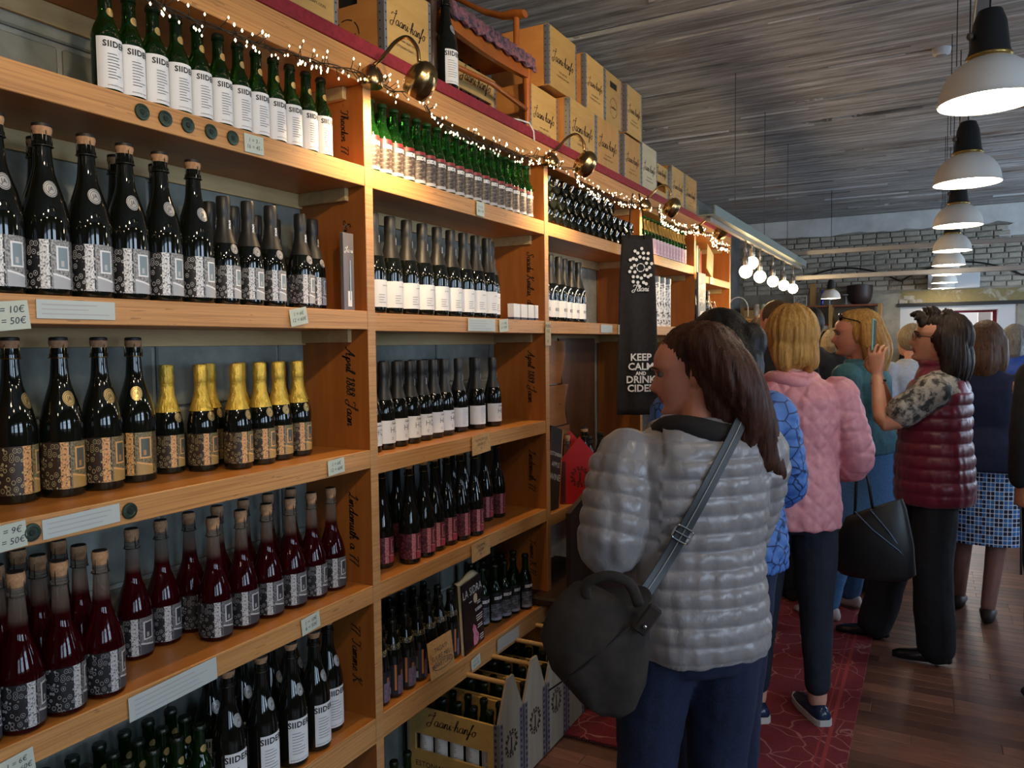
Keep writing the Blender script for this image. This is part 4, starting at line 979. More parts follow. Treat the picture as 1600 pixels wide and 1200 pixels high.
def box_crate(x1, y0, y1, z0, h, depth, label, side='hole', tint=None, lettering=True, group='plywood cider crates above the shelving', slot=False):
    """closed plywood crate, printed face to +x, side face to -y"""
    w_ = y1 - y0; e = empty('plywood_crate', (x1 - depth / 2, (y0 + y1) / 2, z0)); tag(e, label, 'crate', group)
    m1 = tint or M_crate; hx, hy = depth / 2, w_ / 2; T = 0.009
    if slot: obj('front_panel', slot_panel(-hy + .001, hy - .001, 0.0, h, -hy + .03, hy - .03, h * .28, h * .52, hx - T, hx, 'x'), m1, e)
    else: obj('front_panel', MB().box(hx - T, hx, -hy + .001, hy - .001, 0.0, h, .0012).mesh('p'), m1, e)
    obj('back_panel', MB().box(-hx, -hx + T, -hy, hy, 0, h).mesh('p'), M_crate, e)
    for sgn in (-1, 1):
        y_ = sgn * (hy - T / 2)
        if sgn < 0 and side == 'hole':
            obj('side_panel', slot_panel(-hx + T, hx - T, 0, h, -0.045, 0.035, h * .72, h * .86, y_ - T / 2, y_ + T / 2, 'y'), M_crate2, e)
            obj('hole_shade', MB().box(-.045, .035, y_ + T / 2, y_ + T / 2 + .004, h * .72, h * .86).mesh('h'), HOLE_SHADE, e)  # black plate behind the slot stands in for the shade inside
            lg = flat_text('round_logo', merge(ring_logo(0.052, .07), ([(a * .9, b, c) for a, b, c in cursive('Jaanihanso', .0085, .2)[0]], cursive('Jaanihanso', .0085, .2)[1])), M_brand, e, (-0.01, -hy - 0.0006, h * .36), FACE_NY)
        else:
            obj('side_panel', MB().box(-hx + T, hx - T, y_ - T / 2, y_ + T / 2, 0, h, .001).mesh('p'), M_crate2, e)
    obj('lid', MB().box(-hx + T, hx - T, -hy + T, hy - T, h - .03, h - .022).mesh('l'), M_crate2, e)
    obj('base', MB().box(-hx + T, hx - T, -hy + T, hy - T, 0.002, .010).mesh('l'), M_crate2, e)
    for sgn in (-1, 1):
        zs = obj('zinc_corner', MB().box(hx, hx + .0012, sgn * hy - (0 if sgn > 0 else 0) - (.012 if sgn > 0 else 0), sgn * hy + (.012 if sgn < 0 else 0), 0.003, h - .003).box(hx - .022, hx + .0012, sgn * (hy + .0012), sgn * hy, 0.003, h - .003).mesh('z'), M_zinc, e)
        rv_ = MB()
        for k in range(10):
            zk = .012 + (h - .024) * k / 9
            rv_.box(hx + .0012, hx + .0026, sgn * (hy - .0065) - .002, sgn * (hy - .0065) + .002, zk - .002, zk + .002)
            rv_.box(hx - .016, hx - .012, sgn * (hy + .0026), sgn * (hy + .0010), zk - .002, zk + .002)
        rr_ = obj('rivets', rv_.mesh('r'), M_rivet, zs); rr_['kind'] = 'stuff'
    if lettering:
        L = cursive('Jaani-hanfo', 0.0215 * w_ / 0.3, 0.18, 0.3)
        f2 = text_mesh('ESTONIAN CRAFT CIDER', 0.011); f3 = text_mesh('www. apple siider', 0.012)
        zc = h * (.50 if not slot else .76)
        vf = [([(a, b + zc, c) for a, b, c in L[0]], L[1])]
        if not slot: vf += [([(a, b + zc - .045, c) for a, b, c in f3[0]], f3[1]), ([(a, b + zc - .065, c) for a, b, c in f2[0]], f2[1])]
        flat_text('branding', merge(*vf), M_brand, e, (hx + 0.0007, 0, 0), FACE_X)
    return e
ZT = 2.3675
# lower row on the red runner
box_crate(-0.06, 1.16, 1.44, ZT, .25, .26, 'plywood crate at top left, script cut by the picture edge', 'plain')
box_crate(-0.045, 1.455, 1.665, ZT, .25, .26, 'second plywood crate from left above the near bay', 'plain')
box_crate(-0.035, 1.86, 2.10, ZT, .25, .27, 'orange-sided crate with handle hole behind dark chair legs')
box_crate(-0.15, 2.42, 2.72, ZT, .20, .26, 'open slotted crate of bottles under the rush-seat chair', 'plain', slot=True)
for i in range(4): bottle('green_dark', -0.20, 2.475 + i * .062, ZT + 0.0105, 0, 'bottle %s in slotted crate under the chair' % which(i, 4), 'bottles in the slotted crate', limit=('label',))
box_crate(-0.08, 2.885, 3.15, ZT, .235, .26, 'crate right behind the rush-seat chair leg', 'plain')
box_crate(-0.03, 3.165, 3.472, ZT, .245, .27, 'orange-sided crate with black handle hole right of the chair')
box_crate(-0.03, 3.477, 3.79, ZT, .245, .27, 'crate with streaked face, third in lower row', 'plain', wood('crate_orange', (0.44, 0.22, 0.055), (0.58, 0.33, 0.10), (3, 3, .5), .5, 9, .2))
box_crate(-0.03, 3.86, 4.125, ZT, .245, .27, 'orange crate just left of the pale crate, lower row', 'plain', MATS['crate_orange'])
box_crate(-0.03, 4.135, 4.405, ZT, .262, .27, 'pale cream crate in the lower row', 'plain', wood('crate_cream', (0.50, 0.43, 0.26), (0.62, 0.54, 0.35), (3, .5, 3), .5, 9, .1))
box_crate(-0.05, 4.43, 4.68, ZT, .215, .27, 'low slotted crate between pale and far crates', 'plain', slot=True)
box_crate(-0.03, 4.69, 4.975, ZT, .245, .27, 'second last crate in the lower row', 'plain')
box_crate(-0.03, 4.985, 5.27, ZT, .245, .27, 'last crate at far end of the lower row', 'plain')
# upper row
ZU = ZT + 0.2465
box_crate(-0.38, 2.58, 2.90, ZT, .25, .23, 'crate behind the chair seat carrying another crate', 'plain', lettering=False)
box_crate(-0.38, 2.58, 2.90, ZT + .2515, .25, .23, 'upper crate above the chair arm', 'plain', lettering=False)
box_crate(-0.04, 2.985, 3.272, ZU, .255, .28, 'upper row crate with bold script, leftmost complete one', 'plain')
box_crate(-0.035, 3.365, 3.60, ZU, .255, .28, 'middle crate of the upper row with script', 'plain')
e = box_crate(-0.035, 3.606, 3.84, ZU, .255, .28, 'upper row crate with handle slot and round logo', 'plain', lettering=False)
obj('hole_shade', MB().prism([(-.045, .185), (.045, .185), (.045, .215), (-.045, .215)], .1401, .1412, 'x').mesh('h'), HOLE_SHADE, e)  # black plate on the panel face stands in for a shaded opening
flat_text('round_logo', merge(ring_logo(.05, .07), ([(a * .9, b, c) for a, b, c in cursive('Jaanihanso', .008, .2)[0]], cursive('Jaanihanso', .008, .2)[1])), M_brand, e, (.1407, 0, .09), FACE_X)
box_crate(-0.035, 3.912, 4.158, ZU + .0155, .255, .28, 'rightmost crate of the upper row', 'plain')

# floor crates with pitched ends, dowel handles and bottles
def pitched_crate(x0, x1, yc, label, wid=0.165, h=0.27, hp=0.40):
    e = empty('bottle_carrier', ((x0 + x1) / 2, yc, 0)); tag(e, label, 'crate', 'bottle carriers on the floor')
    hx, hy = (x1 - x0) / 2, wid / 2; T = .009
    for sgn in (-1, 1):
        out = [(-hy, .004), (hy, .004), (hy, h), (.02, hp), (-.02, hp), (-hy, h)]
        ep = obj('end_panel', MB().prism(out, sgn * hx - T / 2, sgn * hx + T / 2, 'x').mesh('p'), M_crateg, e)
        if sgn > 0: flat_text('crest', crest(), M_brand, ep, (hx + T / 2 + .0006, 0, .17), FACE_X)
    for sgn in (-1, 1):
        y_ = sgn * (hy - T / 2)
        sp_ = obj('side_panel', slot_panel(-hx + T / 2, hx - T / 2, .006, h - .01, -hx + .03, hx - .04, .105, .165, y_ - T / 2, y_ + T / 2, 'y'), M_crate, e)
        if sgn < 0:
            L = cursive('Jaani-hanfo', .019, .15, .3); f2 = text_mesh('ESTONIAN CRAFT CIDER', .027, spacing=1.0)
            flat_text('branding', merge(([(a, b + .215, c) for a, b, c in L[0]], L[1]), ([(a, b + .058, c) for a, b, c in f2[0]], f2[1])), M_brand, sp_, (0, -hy - .0007, 0), FACE_NY)
        zc = obj('zinc_corner', MB().box(hx - .016, hx + T / 2 + .001, sgn * hy, sgn * (hy + .0015), .006, h - .004).box(hx + T / 2, hx + T / 2 + .0014, sgn * hy, sgn * (hy - .022), .006, h - .004).mesh('z'), M_zinc, e)
        rv_ = MB()
        for k in range(12):
            zk = .016 + (h - .03) * k / 11
            rv_.box(hx + T / 2 + .0013, hx + T / 2 + .003, sgn * (hy - .014) - .004, sgn * (hy - .014) + .004, zk - .005, zk + .005)
            rv_.box(hx - .013, hx - .005, sgn * (hy + .003), sgn * (hy + .0012), zk - .005, zk + .005)
        obj('rivets', rv_.mesh('r'), mat('purple_stud', (.05, .04, .09), .5), zc)['kind'] = 'stuff'
    obj('base', MB().box(-hx + T / 2, hx - T / 2, -hy + T, hy - T, .006, .014).mesh('b'), M_crate, e)
    obj('dowel_handle', MB().tube([(-hx + .002, 0, hp - .028), (hx - .002, 0, hp - .028)], .0085, 10).mesh('d', True, 40), wood('dowel', (.50, .27, .09), (.60, .36, .14), (.5, 3, 3), .5, 9, .1), e)
    return e
cy = [2.215, 2.392, 2.569, 2.746, 3.12]
cl = ['nearest bottle carrier below the lowest shelf', 'second bottle carrier from the near one', 'third bottle carrier beside the rug', 'fourth bottle carrier touching the hanging bag', 'bottle carrier on the rug behind the jeans legs']
for k, y in enumerate(cy):
    x0, x1 = (-0.20, 0.165) if k < 4 else (0.25, 0.62)
    pitched_crate(x0, x1, y, cl[k])
    for i in range(5):
        for j in range(2):
            bottle('carrier_bottle', x0 + .05 + i * .064, y - .033 + j * .066, .0145, -PI / 2 + J(.1), 'bottle in %s carrier, %s row, %s' % (('nearest', 'second', 'third', 'fourth', 'rug')[k], ('near', 'far')[j], which(i, 5)), 'bottles in the floor carriers', limit=('label', 'crown_cap'))

# ------------------------------------------------------------------ things on top of the shelving
def turned_leg(x, y, z0, z1, r, parent):
    H = z1 - z0
    prof = [(r * .62, 0), (r * .75, .05 * H), (r * .55, .10 * H), (r * .8, .14 * H), (r * .95, .38 * H), (r * .75, .42 * H), (r * 1.1, .45 * H), (r * .75, .48 * H), (r * 1.0, .70 * H), (r * 1.15, .80 * H), (r * .8, .84 * H), (r * 1.2, .88 * H), (r * 1.2, H)]
    return obj('leg', MB().lathe(prof, 16).mesh('leg', True, 40), None, parent, (x, y, z0))
M_darkw = wood('dark_walnut', (0.028, 0.012, 0.006), (0.060, 0.027, 0.013), (3, 3, .5), .38, 12, .1)
M_orangew = wood('orange_varnish', (0.30, 0.075, 0.012), (0.42, 0.13, 0.024), (3, 1, 1), .28, 10, .1)
dc = empty('dark_turned_chair', (-.16, 2.10, ZT)); tag(dc, 'dark brown chair with turned legs standing on the shelving top', 'chair')
for lx, ly in ((.085, -.085), (.085, .065), (-.19, -.085), (-.19, .065)):
    l_ = turned_leg(lx, ly, 0.0, .40, .021, dc); l_.data.materials.append(M_darkw)
obj('seat', MB().box(-.23, .125, -.13, .11, .40, .44, .008).mesh('s'), M_darkw, dc)
obj('stretcher', MB().tube([(-.19, -.085, .12), (.085, -.085, .12)], .010, 8).mesh('s', True), M_darkw, dc)
obj('stretcher', MB().tube([(-.19, .065, .14), (.085, .065, .14)], .010, 8).mesh('s', True), M_darkw, dc)
oc = empty('rush_seat_chair', (-.22, 2.56, ZT)); tag(oc, 'orange varnished armchair with knitted seat cover on the shelving top', 'chair')
for lx, ly in ((.145, .29), (.145, -.29), (-.14, .29), (-.14, -.27)):
    obj('leg', MB().tube([(lx, ly, 0), (lx * 1.0, ly, .08), (lx, ly, .24), (lx, ly, .31)], [.011, .013, .018, .021], 10).mesh('l', True, 40), M_orangew, oc)
def rail(y0, y1, x, z, sag, h_, t_):
    mb = MB(); rings = []
    for k in range(13):
        u = k / 12; y = y0 + (y1 - y0) * u; s_ = sag * 4 * u * (1 - u)
        rings.append([(x - t_, y, z - s_), (x + t_, y, z - s_), (x + t_, y, z + h_ - s_ * .35), (x - t_, y, z + h_ - s_ * .35)])
    return mb.loft(rings).mesh('rail')
obj('seat_rail', rail(-.29, .29, .148, .235, .012, .062, .011), M_orangew, oc)
obj('stretcher', MB().tube([(.145, -.29, .12), (.145, 0, .135), (.145, .29, .11)], .010, 8).mesh('s', True), M_orangew, oc)
obj('stretcher', MB().tube([(-.14, -.27, .10), (-.14, .29, .10)], .010, 8).mesh('s', True), M_orangew, oc)
obj('seat_board', MB().box(-.16, .16, -.30, .30, .285, .305, .004).mesh('s'), M_orangew, oc)
M_rug2 = speckle('knitted_cover', (0.05, 0.045, 0.075), (0.30, 0.12, 0.14), 45, .95, (1, 1, 1), .8, (.4, .6))
cv = MB(); rings = []
for k in range(41):
    y = -.31 + .62 * k / 40; d = .006 * math.sin(k * PI / 2) ; dr = .052 + .006 * math.sin(k * 1.3)
    rings.append([(-.165, y, .30), (-.15, y, .335), (.06, y, .335 + .003 * math.sin(k)), (.150, y, .333), (.174 + d, y, .318), (.180 + d, y, .318 - dr), (.170, y, .318 - dr), (.16, y, .308)])
obj('seat_cover', cv.loft(rings).mesh('c', True, 60), M_rug2, oc)
obj('arm', MB().tube([(-.16, .20, .60), (-.02, .24, .52), (.06, .25, .49), (.12, .25, .485), (.16, .25, .480)], [.018, .022, .026, .034, .026], 12, flat=.5).mesh('a', True, 50), M_orangew, oc)
obj('arm_post', MB().tube([(.12, .25, .30), (.12, .25, .48)], .013, 8).mesh('a', True, 50), M_orangew, oc)
obj('backrest', MB().box(-.15, .10, -.325, -.295, .30, .80, .012).mesh('b', True, 30), speckle('red_velvet', (0.30, 0.02, 0.012), (0.48, 0.05, 0.03), 30, .8), oc)
bottle('big_white', -0.045, 2.205, ZT, -0.35, 'large black bottle with white label standing on top between chairs', 'large white-labelled bottles', limit=('label', 'medallion', 'cork'))
wc = obj('white_cable', MB().tube([(-.02, 2.60, ZT + .006), (-.01, 2.66, ZT + .014), (.005, 2.71, ZT + .012), (.012, 2.735, ZT - .015), (.012, 2.74, ZT - .05)], .0035, 6).mesh('c', True), mat('cable_white', (.7, .7, .68), .5)); tag(wc, 'short white cable curling over the red runner', 'cable')

# ------------------------------------------------------------------ gooseneck brass lamps at the dividers
M_brass = mat('aged_brass', (0.40, 0.27, 0.12), 0.22, 1.0)
M_bulb = mat('warm_bulb', (1, .85, .6), .4, emit=(1.0, .66, .30, 22))
WARM = (1.0, 0.68, 0.36)
LAMP = [(1.731, 26), (2.867, 20), (4.037, 15), (5.124, 10)]
for i, (y, en) in enumerate(LAMP):
    e = empty('gooseneck_lamp', (0.008, y, 2.255)); tag(e, 'brass gooseneck lamp with melon-shaped head at the %s divider' % ('first', 'second', 'third', 'fourth')[i], 'lamp', 'gooseneck lamps')
    obj('wall_mount', MB().lathe([(.030, -.02), (.034, -.012), (.033, .01), (.022, .03), (.008, .04), (.002, .041)], 18).mesh('m', True, 40), M_brass, e, (.018, -.01, .0))
    arm_pts = catmull([(.02, -.005, .04), (.045, .0, .055), (.085, .01, .095), (.12, .02, .105), (.145, .028, .075), (.150, .03, .035)], 5)
    obj('arm', MB().tube([tuple(p) for p in arm_pts], .0055, 8).mesh('a', True), M_brass, e)
    hd = empty('lamp_head', (.150, .03, -.022)); hd.parent = e; hd.rotation_euler = (0, math.radians(38), 0)
    # melon shell: ribbed, open at the bottom
    V, F = [], []; n = 40; pr = [(.004, .062), (.014, .060), (.028, .050), (.038, .032), (.0425, .010), (.0415, -.012), (.035, -.030), (.030, -.038)]
    for r_, z_ in pr:
        for k in range(n):
            a = 2 * PI * k / n; q = r_ * (1 + .045 * (abs(math.cos(a * 5)) - .6) * min(1, r_ / .03)); V.append((q * math.cos(a), q * math.sin(a), z_))
    for i_ in range(len(pr) - 1):
        for k in range(n): F.append((i_ * n + k, i_ * n + (k + 1) % n, (i_ + 1) * n + (k + 1) % n, (i_ + 1) * n + k))
    F.append(tuple(range(n)))
    sm = obj('shell', mesh_from('shell', V, F, True), M_brass, hd)
    obj('bulb', MB().ell((0, 0, -.016), (.018, .018, .016), 12, 8).mesh('b', True), M_bulb, hd)
    light('gooseneck_light', 'SPOT', (.150, y + .03, 2.195), en, WARM, (-.05, y + .03, 1.93), spot_size=math.radians(125), spot_blend=.6, shadow_soft_size=.02)

# unseen spotlights added on the lamp rail to brighten crates and near shelves
for i, (y, tgt, en) in enumerate(((1.75, (0, 3.9, 2.45), 90), (1.25, (-.05, 2.5, 2.40), 62), (.45, (0, 1.25, 2.0), 38), (-.35, (0, .75, 1.4), 26))):
    e = empty('fill_spotlight', (1.53, y, 2.56)); tag(e, ('first', 'second', 'third', 'fourth')[i] + ' added unseen fill spotlight on the rail aimed at the shelving', 'lamp', 'added fill spotlights')
    q_ = (Vector(tgt) - Vector((1.53, y, 2.56))).to_track_quat('-Z', 'Y').to_euler()
    h_ = obj('housing', MB().lathe([(.045, -.05), (.048, -.05), (.048, .05), (.03, .075), (.002, .078)], 18, cap=False).mesh('h', True, 40), mat('spot_black', (.015, .015, .015), .4), e); h_.rotation_euler = q_
    obj('bracket', MB().tube([(0, 0, .02), (0, 0, .062)], .008, 6).mesh('b', True), MATS['spot_black'], e)
    ln = obj('lens', MB().lathe([(.002, -.046), (.043, -.046), (.043, -.044), (.002, -.044)], 18, cap=False).mesh('l'), mat('fill_glow', (1, .9, .7), .3, emit=(1, .8, .5, 12)), e); ln.rotation_euler = q_
    d_ = (Vector(tgt) - Vector((1.53, y, 2.56))).normalized()
    light('fill_light', 'SPOT', Vector((1.53, y, 2.56)) + d_ * .06, en, (1.0, .74, .44), tgt, spot_size=math.radians(62), spot_blend=.8, shadow_soft_size=.04)

# ------------------------------------------------------------------ fairy-light garland along the top board
gl = empty('fairy_light_garland', (.02, 3.3, 2.26)); tag(gl, 'garland of warm fairy lights strung along the shelving top', 'string lights')
GP = []
for k in range(240):
    y = 0.62 + (5.95 - 0.62) * k / 239
    near = min(abs(y - d) for d in DIV[1:5])
    ph = ((y - DIV[0]) % 1.136) / 1.136
    z = 2.268 - .055 * math.sin(PI * ph) + .012 * noise.noise(Vector((y * 6, 0, 0)))
    x = .022 + .05 * max(0, 1 - abs(((y - DIV[1] - .10) % 1.136) - .0) / .2) + .008 * noise.noise(Vector((y * 5, 3, 0)))
    GP.append((x, y, z))
wire = MB(); bulbs = MB()
for off in (0, 1):
    wire.tube([(x + .004 * math.sin(k * .9 + off * PI), y, z + .004 * math.cos(k * .9 + off * PI)) for k, (x, y, z) in enumerate(GP)], .0016, 5)
for k in range(620):
    f = random.random() ** 0.85 * (len(GP) - 2); i_ = int(f); a, b = GP[i_], GP[i_ + 1]; u = f - i_
    p0 = Vector(a) * (1 - u) + Vector(b) * u
    d = Vector((random.uniform(.2, 1), random.uniform(-.7, .9), random.choice((-1.2, -1.2, 1.0)) * random.uniform(.4, 1))).normalized() * random.uniform(.018, .038)
    p1 = p0 + d
    if p1.x < .012: p1.x = .012 + random.uniform(0, .01)
    wire.tube([p0, p1], .0011, 4); q = .0027 * random.uniform(.75, 1.2)
    bulbs.add([(p1.x + q * s0, p1.y + q * s1, p1.z + q * s2) for s0, s1, s2 in ((1, 0, 0), (-1, 0, 0), (0, 1, 0), (0, -1, 0), (0, 0, 1.5), (0, 0, -1.5))],
              [(0, 2, 4), (2, 1, 4), (1, 3, 4), (3, 0, 4), (2, 0, 5), (1, 2, 5), (3, 1, 5), (0, 3, 5)])
go = Vector((-.02, -3.3, -2.26))
o = obj('wire', wire.mesh('w', True), mat('garland_wire', (.012, .011, .008), .6), gl, go)
o = obj('fairy_bulbs', bulbs.mesh('b', True), mat('fairy_glow', (1, .9, .7), .4, emit=(1.0, .70, .38, 16)), gl, go); o['kind'] = 'stuff'

# ------------------------------------------------------------------ apron on the third divider
ap = empty('hanging_apron', (.085, 3.735, 1.15)); ap.rotation_euler = (0, 0, math.radians(-58)); tag(ap, 'black apron with white lettering hanging at third divider', 'apron')
M_ap = speckle('black_cotton', (.008, .0075, .009), (.016, .015, .017), 40, .85)
mb = MB(); rings = []
for k in range(25):
    z = k / 24 * .91; u = k / 24
    wd = .108 - .022 * u - .030 * max(0, u - .72)
    ring = []
    for j in range(17):
        s_ = j / 16 * 2 - 1; ring.append((.012 * math.cos(s_ * 5.2 + z * 2.0) * (.4 + .6 * (1 - u)) + .008 * noise.noise(Vector((s_ * 2, z * 3, 1))), s_ * wd, z))
    ring += [(p_[0] - .004, p_[1], p_[2]) for p_ in reversed(ring)]
    rings.append(ring)
obj('cloth', mb.loft(rings).mesh('c', True), M_ap, ap)
for s_ in (-.045, .035): obj('strap', MB().tube([(0, s_, .89), (.0, s_ * .8, 1.02), (-.02, s_ * .4, 1.12)], .010, 6, flat=.25).mesh('s', True), M_ap, ap)
vf = []
for k, (s_, sz) in enumerate((('KEEP', .050), ('CALM', .050), ('AND', .024), ('DRINK', .050), ('CIDER', .050))):
    V, F = text_mesh(s_, sz, bold=.0012); zz_ = (.293, .246, .212, .180, .136)[k]
    vf.append(([(a, b + zz_, c) for a, b, c in V], F))
flat_text('lettering', merge(*vf), M_printw, ap, (.0225, .012, 0), FACE_X)
vf = [ring_logo(.022, .2)]
for k in range(30):
    a = 2 * PI * k / 30; q = .05 + .016 * math.sin(k * 2.1); c_ = (q * .9 * math.cos(a), .745 + 1.5 * q * math.sin(a))
    vf.append(([(c_[0] + .0085 * math.cos(b), c_[1] + .0085 * math.sin(b), 0) for b in np.linspace(0, 2 * PI, 8)[:-1]], [tuple(range(7))]))
vf[0] = ([(a, b + .745, c) for a, b, c in vf[0][0]], vf[0][1])
V, F = cursive('Jaani', .016, .2); vf.append(([(a, b + .635, c) for a, b, c in V], F))
flat_text('crest', merge(*vf), M_printw, ap, (.0225, .012, 0), FACE_X)

# white cylindrical gift tubes, fourth bay second shelf
for i, y in enumerate((4.12, 4.22, 4.33, 4.44, 4.55, 4.66)):
    e = empty('gift_tube', (-.07, y, 1.613)); tag(e, 'white printed gift tube %s beside the apron' % which(i, 6), 'tube', 'gift tubes')
    obj('body', MB().lathe([(.043, 0), (.043, .275)], 20).mesh('b', True, 40), speckle('white_print', (.04, .04, .05), (.72, .74, .76), 70, .4, (1, 1, 1), 0, (.42, .5)), e)
    obj('lid', MB().lathe([(.045, .262), (.045, .295), (.040, .300)], 20).mesh('b', True, 40), mat('lid_grey', (.12, .12, .12), .35, .5), e)

# third bay lower part: rustic boards, blackboard, red carrier with bottles, dark chair back
rb = empty('rustic_board_panel', (-.20, 3.3, .80)); tag(rb, 'warm rustic wooden boards with live edge backing the third bay', 'board panel')
M_rus = wood('rustic_board', (.22, .072, .018), (.36, .135, .036), (3, .7, 5), .42, 9, .25, dark=(.05, .015, .005))
zz0 = [0.0, .19, .315, .52, .735]
for k in range(4):
    y1s = [(.30 - .05 * k + .03 * math.sin(.55 * q + 1.7 * k), zz0[k] + .004 + (zz0[k + 1] - zz0[k] - .008) * q / 6) for q in range(7)]
    obj('board', MB().prism([(-.40, zz0[k] + .004)] + y1s + [(-.40, zz0[k + 1] - .004)], -.022 - .003 * (k % 2), .0, 'x').mesh('b'), M_rus, rb)
obj('side_board', MB().prism([(.30, 0), (.62, 0), (.62, .745), (.16, .745), (.20, .5), (.26, .3), (.24, .15)], -.045, -.026, 'x').mesh('b'), wood('dark_backing', (.07, .026, .010), (.12, .045, .016), (3, 3, .5), .5, 9, .1), rb)
bs = empty('blackboard_sign', (-.03, 2.955, .803)); bs.rotation_euler = (math.radians(-16), math.radians(-4), .0); tag(bs, 'narrow black sign leaning against the rustic boards', 'sign')
obj('board', MB().box(-.008, .008, -.055, .055, 0, .36, .002).mesh('b'), mat('board_black', (.018, .016, .015), .5), bs)
obj('wood_edge', MB().box(-.010, .0075, .055, .061, 0, .36).mesh('b'), M_crate2, bs)
vf = []
for k, (s_, sz) in enumerate((('ESTONIAN', .024), ('APPLE', .030), ('WINE', .040))):
    V, F = text_mesh(s_, sz); vf.append(([(a, b + (.24, .195, .14)[k], c) for a, b, c in V], F))
flat_text('lettering', merge(*vf), mat('chalk', (.55, .55, .5), .7), bs, (.0088, 0, 0), FACE_X)
rc_ = empty('red_bottle_carrier', (-.02, 3.20, .802)); tag(rc_, 'red pitched bottle carrier with round crest behind the chair back', 'crate')
M_redp = mat('red_paint', (.46, .012, .014), .45)
out = [(-.085, 0), (.085, 0), (.085, .20), (.0, .30), (-.085, .20)]
Mr = Matrix.Rotation(math.radians(-55), 4, 'Z')
for d0 in (.07, -.16):
    ep = obj('end_panel', MB().prism(out, d0, d0 + .009, 'x', Mr).mesh('p'), M_redp, rc_)
V, F = crest(); obj('crest', mesh_from('c', [tuple(Mr @ Vector((.0796, a, b + .12))) for a, b, c in V], F), mat('crest_dark', (.10, .006, .006), .6), rc_)
for s_ in (-1, 1):
    obj('side_panel', MB().box(-.155, .075, s_ * .083 - .004, s_ * .083 + .004, 0, .09, M=Mr).mesh('p'), M_redp, rc_)
    obj('stud_strip', MB().box(.078, .0805, s_ * .075 - .009, s_ * .075 + .009, .004, .19, M=Mr).mesh('s'), mat('strip_dark', (.10, .02, .025), .5, .3), rc_)
obj('base', MB().box(-.155, .07, -.08, .08, .002, .01, M=Mr).mesh('b'), M_redp, rc_)
ks = ['rose', 'big_gold', 'small_grey', 'small_gold', 'plain', 'big_grey']
for i, (a, b) in enumerate(((-.02, -.04), (-.02, .04), (-.10, -.04), (-.10, .04))):
    v_ = Mr @ Vector((a, b, 0)); bottle(ks[i], -.02 + v_.x, 3.20 + v_.y, .8125, 0, '%s bottle standing in the red carrier' % ('rose', 'gold-labelled', 'black-foil', 'gold-foil')[i], 'bottles in the red carrier', limit=('cork', 'neck_foil', 'label'))
for i, (x, y) in enumerate(((-.05, 3.42), (-.10, 3.50), (-.05, 3.56))):
    bottle(('plain', 'small_gold', 'plain')[i], x, y, .80, 0, ('dark bottle just right of the red carrier', 'gold-foil bottle right of the red carrier', 'dark bottle near the white leaflet')[i], 'loose bottles in the third bay')
lf = obj('leaflet', MB().prism([(0, 0), (.14, .0), (.14, .20), (0, .20)], 0, .002, 'x').mesh('l'), M_paper, None, (.02, 3.72, .80), (math.radians(18), math.radians(-10), 0)); tag(lf, 'white leaflet standing under the hanging apron', 'leaflet')
obj('blue_stripe', MB().box(.002, .003, .05, .075, .12, .20).mesh('s'), mat('stripe_blue', (.03, .05, .35), .5), lf)
# chair whose arched back hides the lower third bay
ch = empty('arched_chair', (.20, 3.07, 0)); tag(ch, 'dark brown chair with arched solid back beside grey jacket', 'chair')
rings = []
for k in range(21):
    s_ = k / 20 * 2 - 1; top = .985 - .13 * abs(s_) ** 2.4; bend = .07 * (1 - s_ * s_)
    rings.append([(-.03 + bend, s_ * .36, .42), (-.03 + bend, s_ * .36, top), (-.05 + bend, s_ * .36, top), (-.05 + bend, s_ * .36, .42)])
obj('backrest', MB().loft(rings).mesh('b', True, 40), wood('dark_chair_wood', (.020, .009, .006), (.036, .016, .010), (3, 1, .6), .45, 8, .05), ch)
obj('seat', MB().box(-.42, -.03, -.30, .30, .44, .48, .01).mesh('s'), MATS['dark_chair_wood'], ch)
for lx in (-.38, -.02):
    for ly in (-.20, .24): obj('leg', MB().tube([(lx, ly, .001), (lx, ly, .44)], [.014, .02], 8).mesh('l', True, 40), MATS['dark_chair_wood'], ch)
# ------------------------------------------------------------------ rug
rg = empty('red_rug', (.64, 3.64, 0)); tag(rg, 'crimson rug with cream flower vines on the plank floor', 'rug')
M_rug = mat('rug_field', (.22, .012, .018), .95); t = NT(M_rug)
v = t.coords('Object', (1, 1, 1)); wv = t.n('ShaderNodeTexNoise'); wv.inputs['Scale'].default_value = 5; t.l(v, wv.inputs['Vector'])
ad = t.n('ShaderNodeVectorMath', operation='MULTIPLY_ADD'); t.l(wv.outputs['Color'], ad.inputs[0]); ad.inputs[1].default_value = (.22, .22, 0); t.l(v, ad.inputs[2])
vo = t.n('ShaderNodeTexVoronoi', feature='DISTANCE_TO_EDGE'); vo.inputs['Scale'].default_value = 6.5; t.l(ad.outputs[0], vo.inputs['Vector'])
line = t.math('LESS_THAN', vo.outputs['Distance'], .016)
v2 = t.n('ShaderNodeTexVoronoi'); v2.inputs['Scale'].default_value = 5.2; v2.inputs['Randomness'].default_value = .8; t.l(v, v2.inputs['Vector'])
v3 = t.n('ShaderNodeTexVoronoi', feature='DISTANCE_TO_EDGE'); v3.inputs['Scale'].default_value = 34; t.l(v, v3.inputs['Vector'])
flower = t.math('MULTIPLY', t.math('LESS_THAN', v2.outputs['Distance'], .26), t.math('LESS_THAN', v3.outputs['Distance'], .10))
pat = t.math('MAXIMUM', line, flower)
fz = t.noise(v, 160, 2, .6)
c = t.mix(t.math('MULTIPLY', pat, .55), t.ramp(fz, [(.3, (.13, .006, .012)), (.7, (.21, .013, .020))]), (.42, .20, .16)); t.col(c); t.bump(fz, .5, .003)
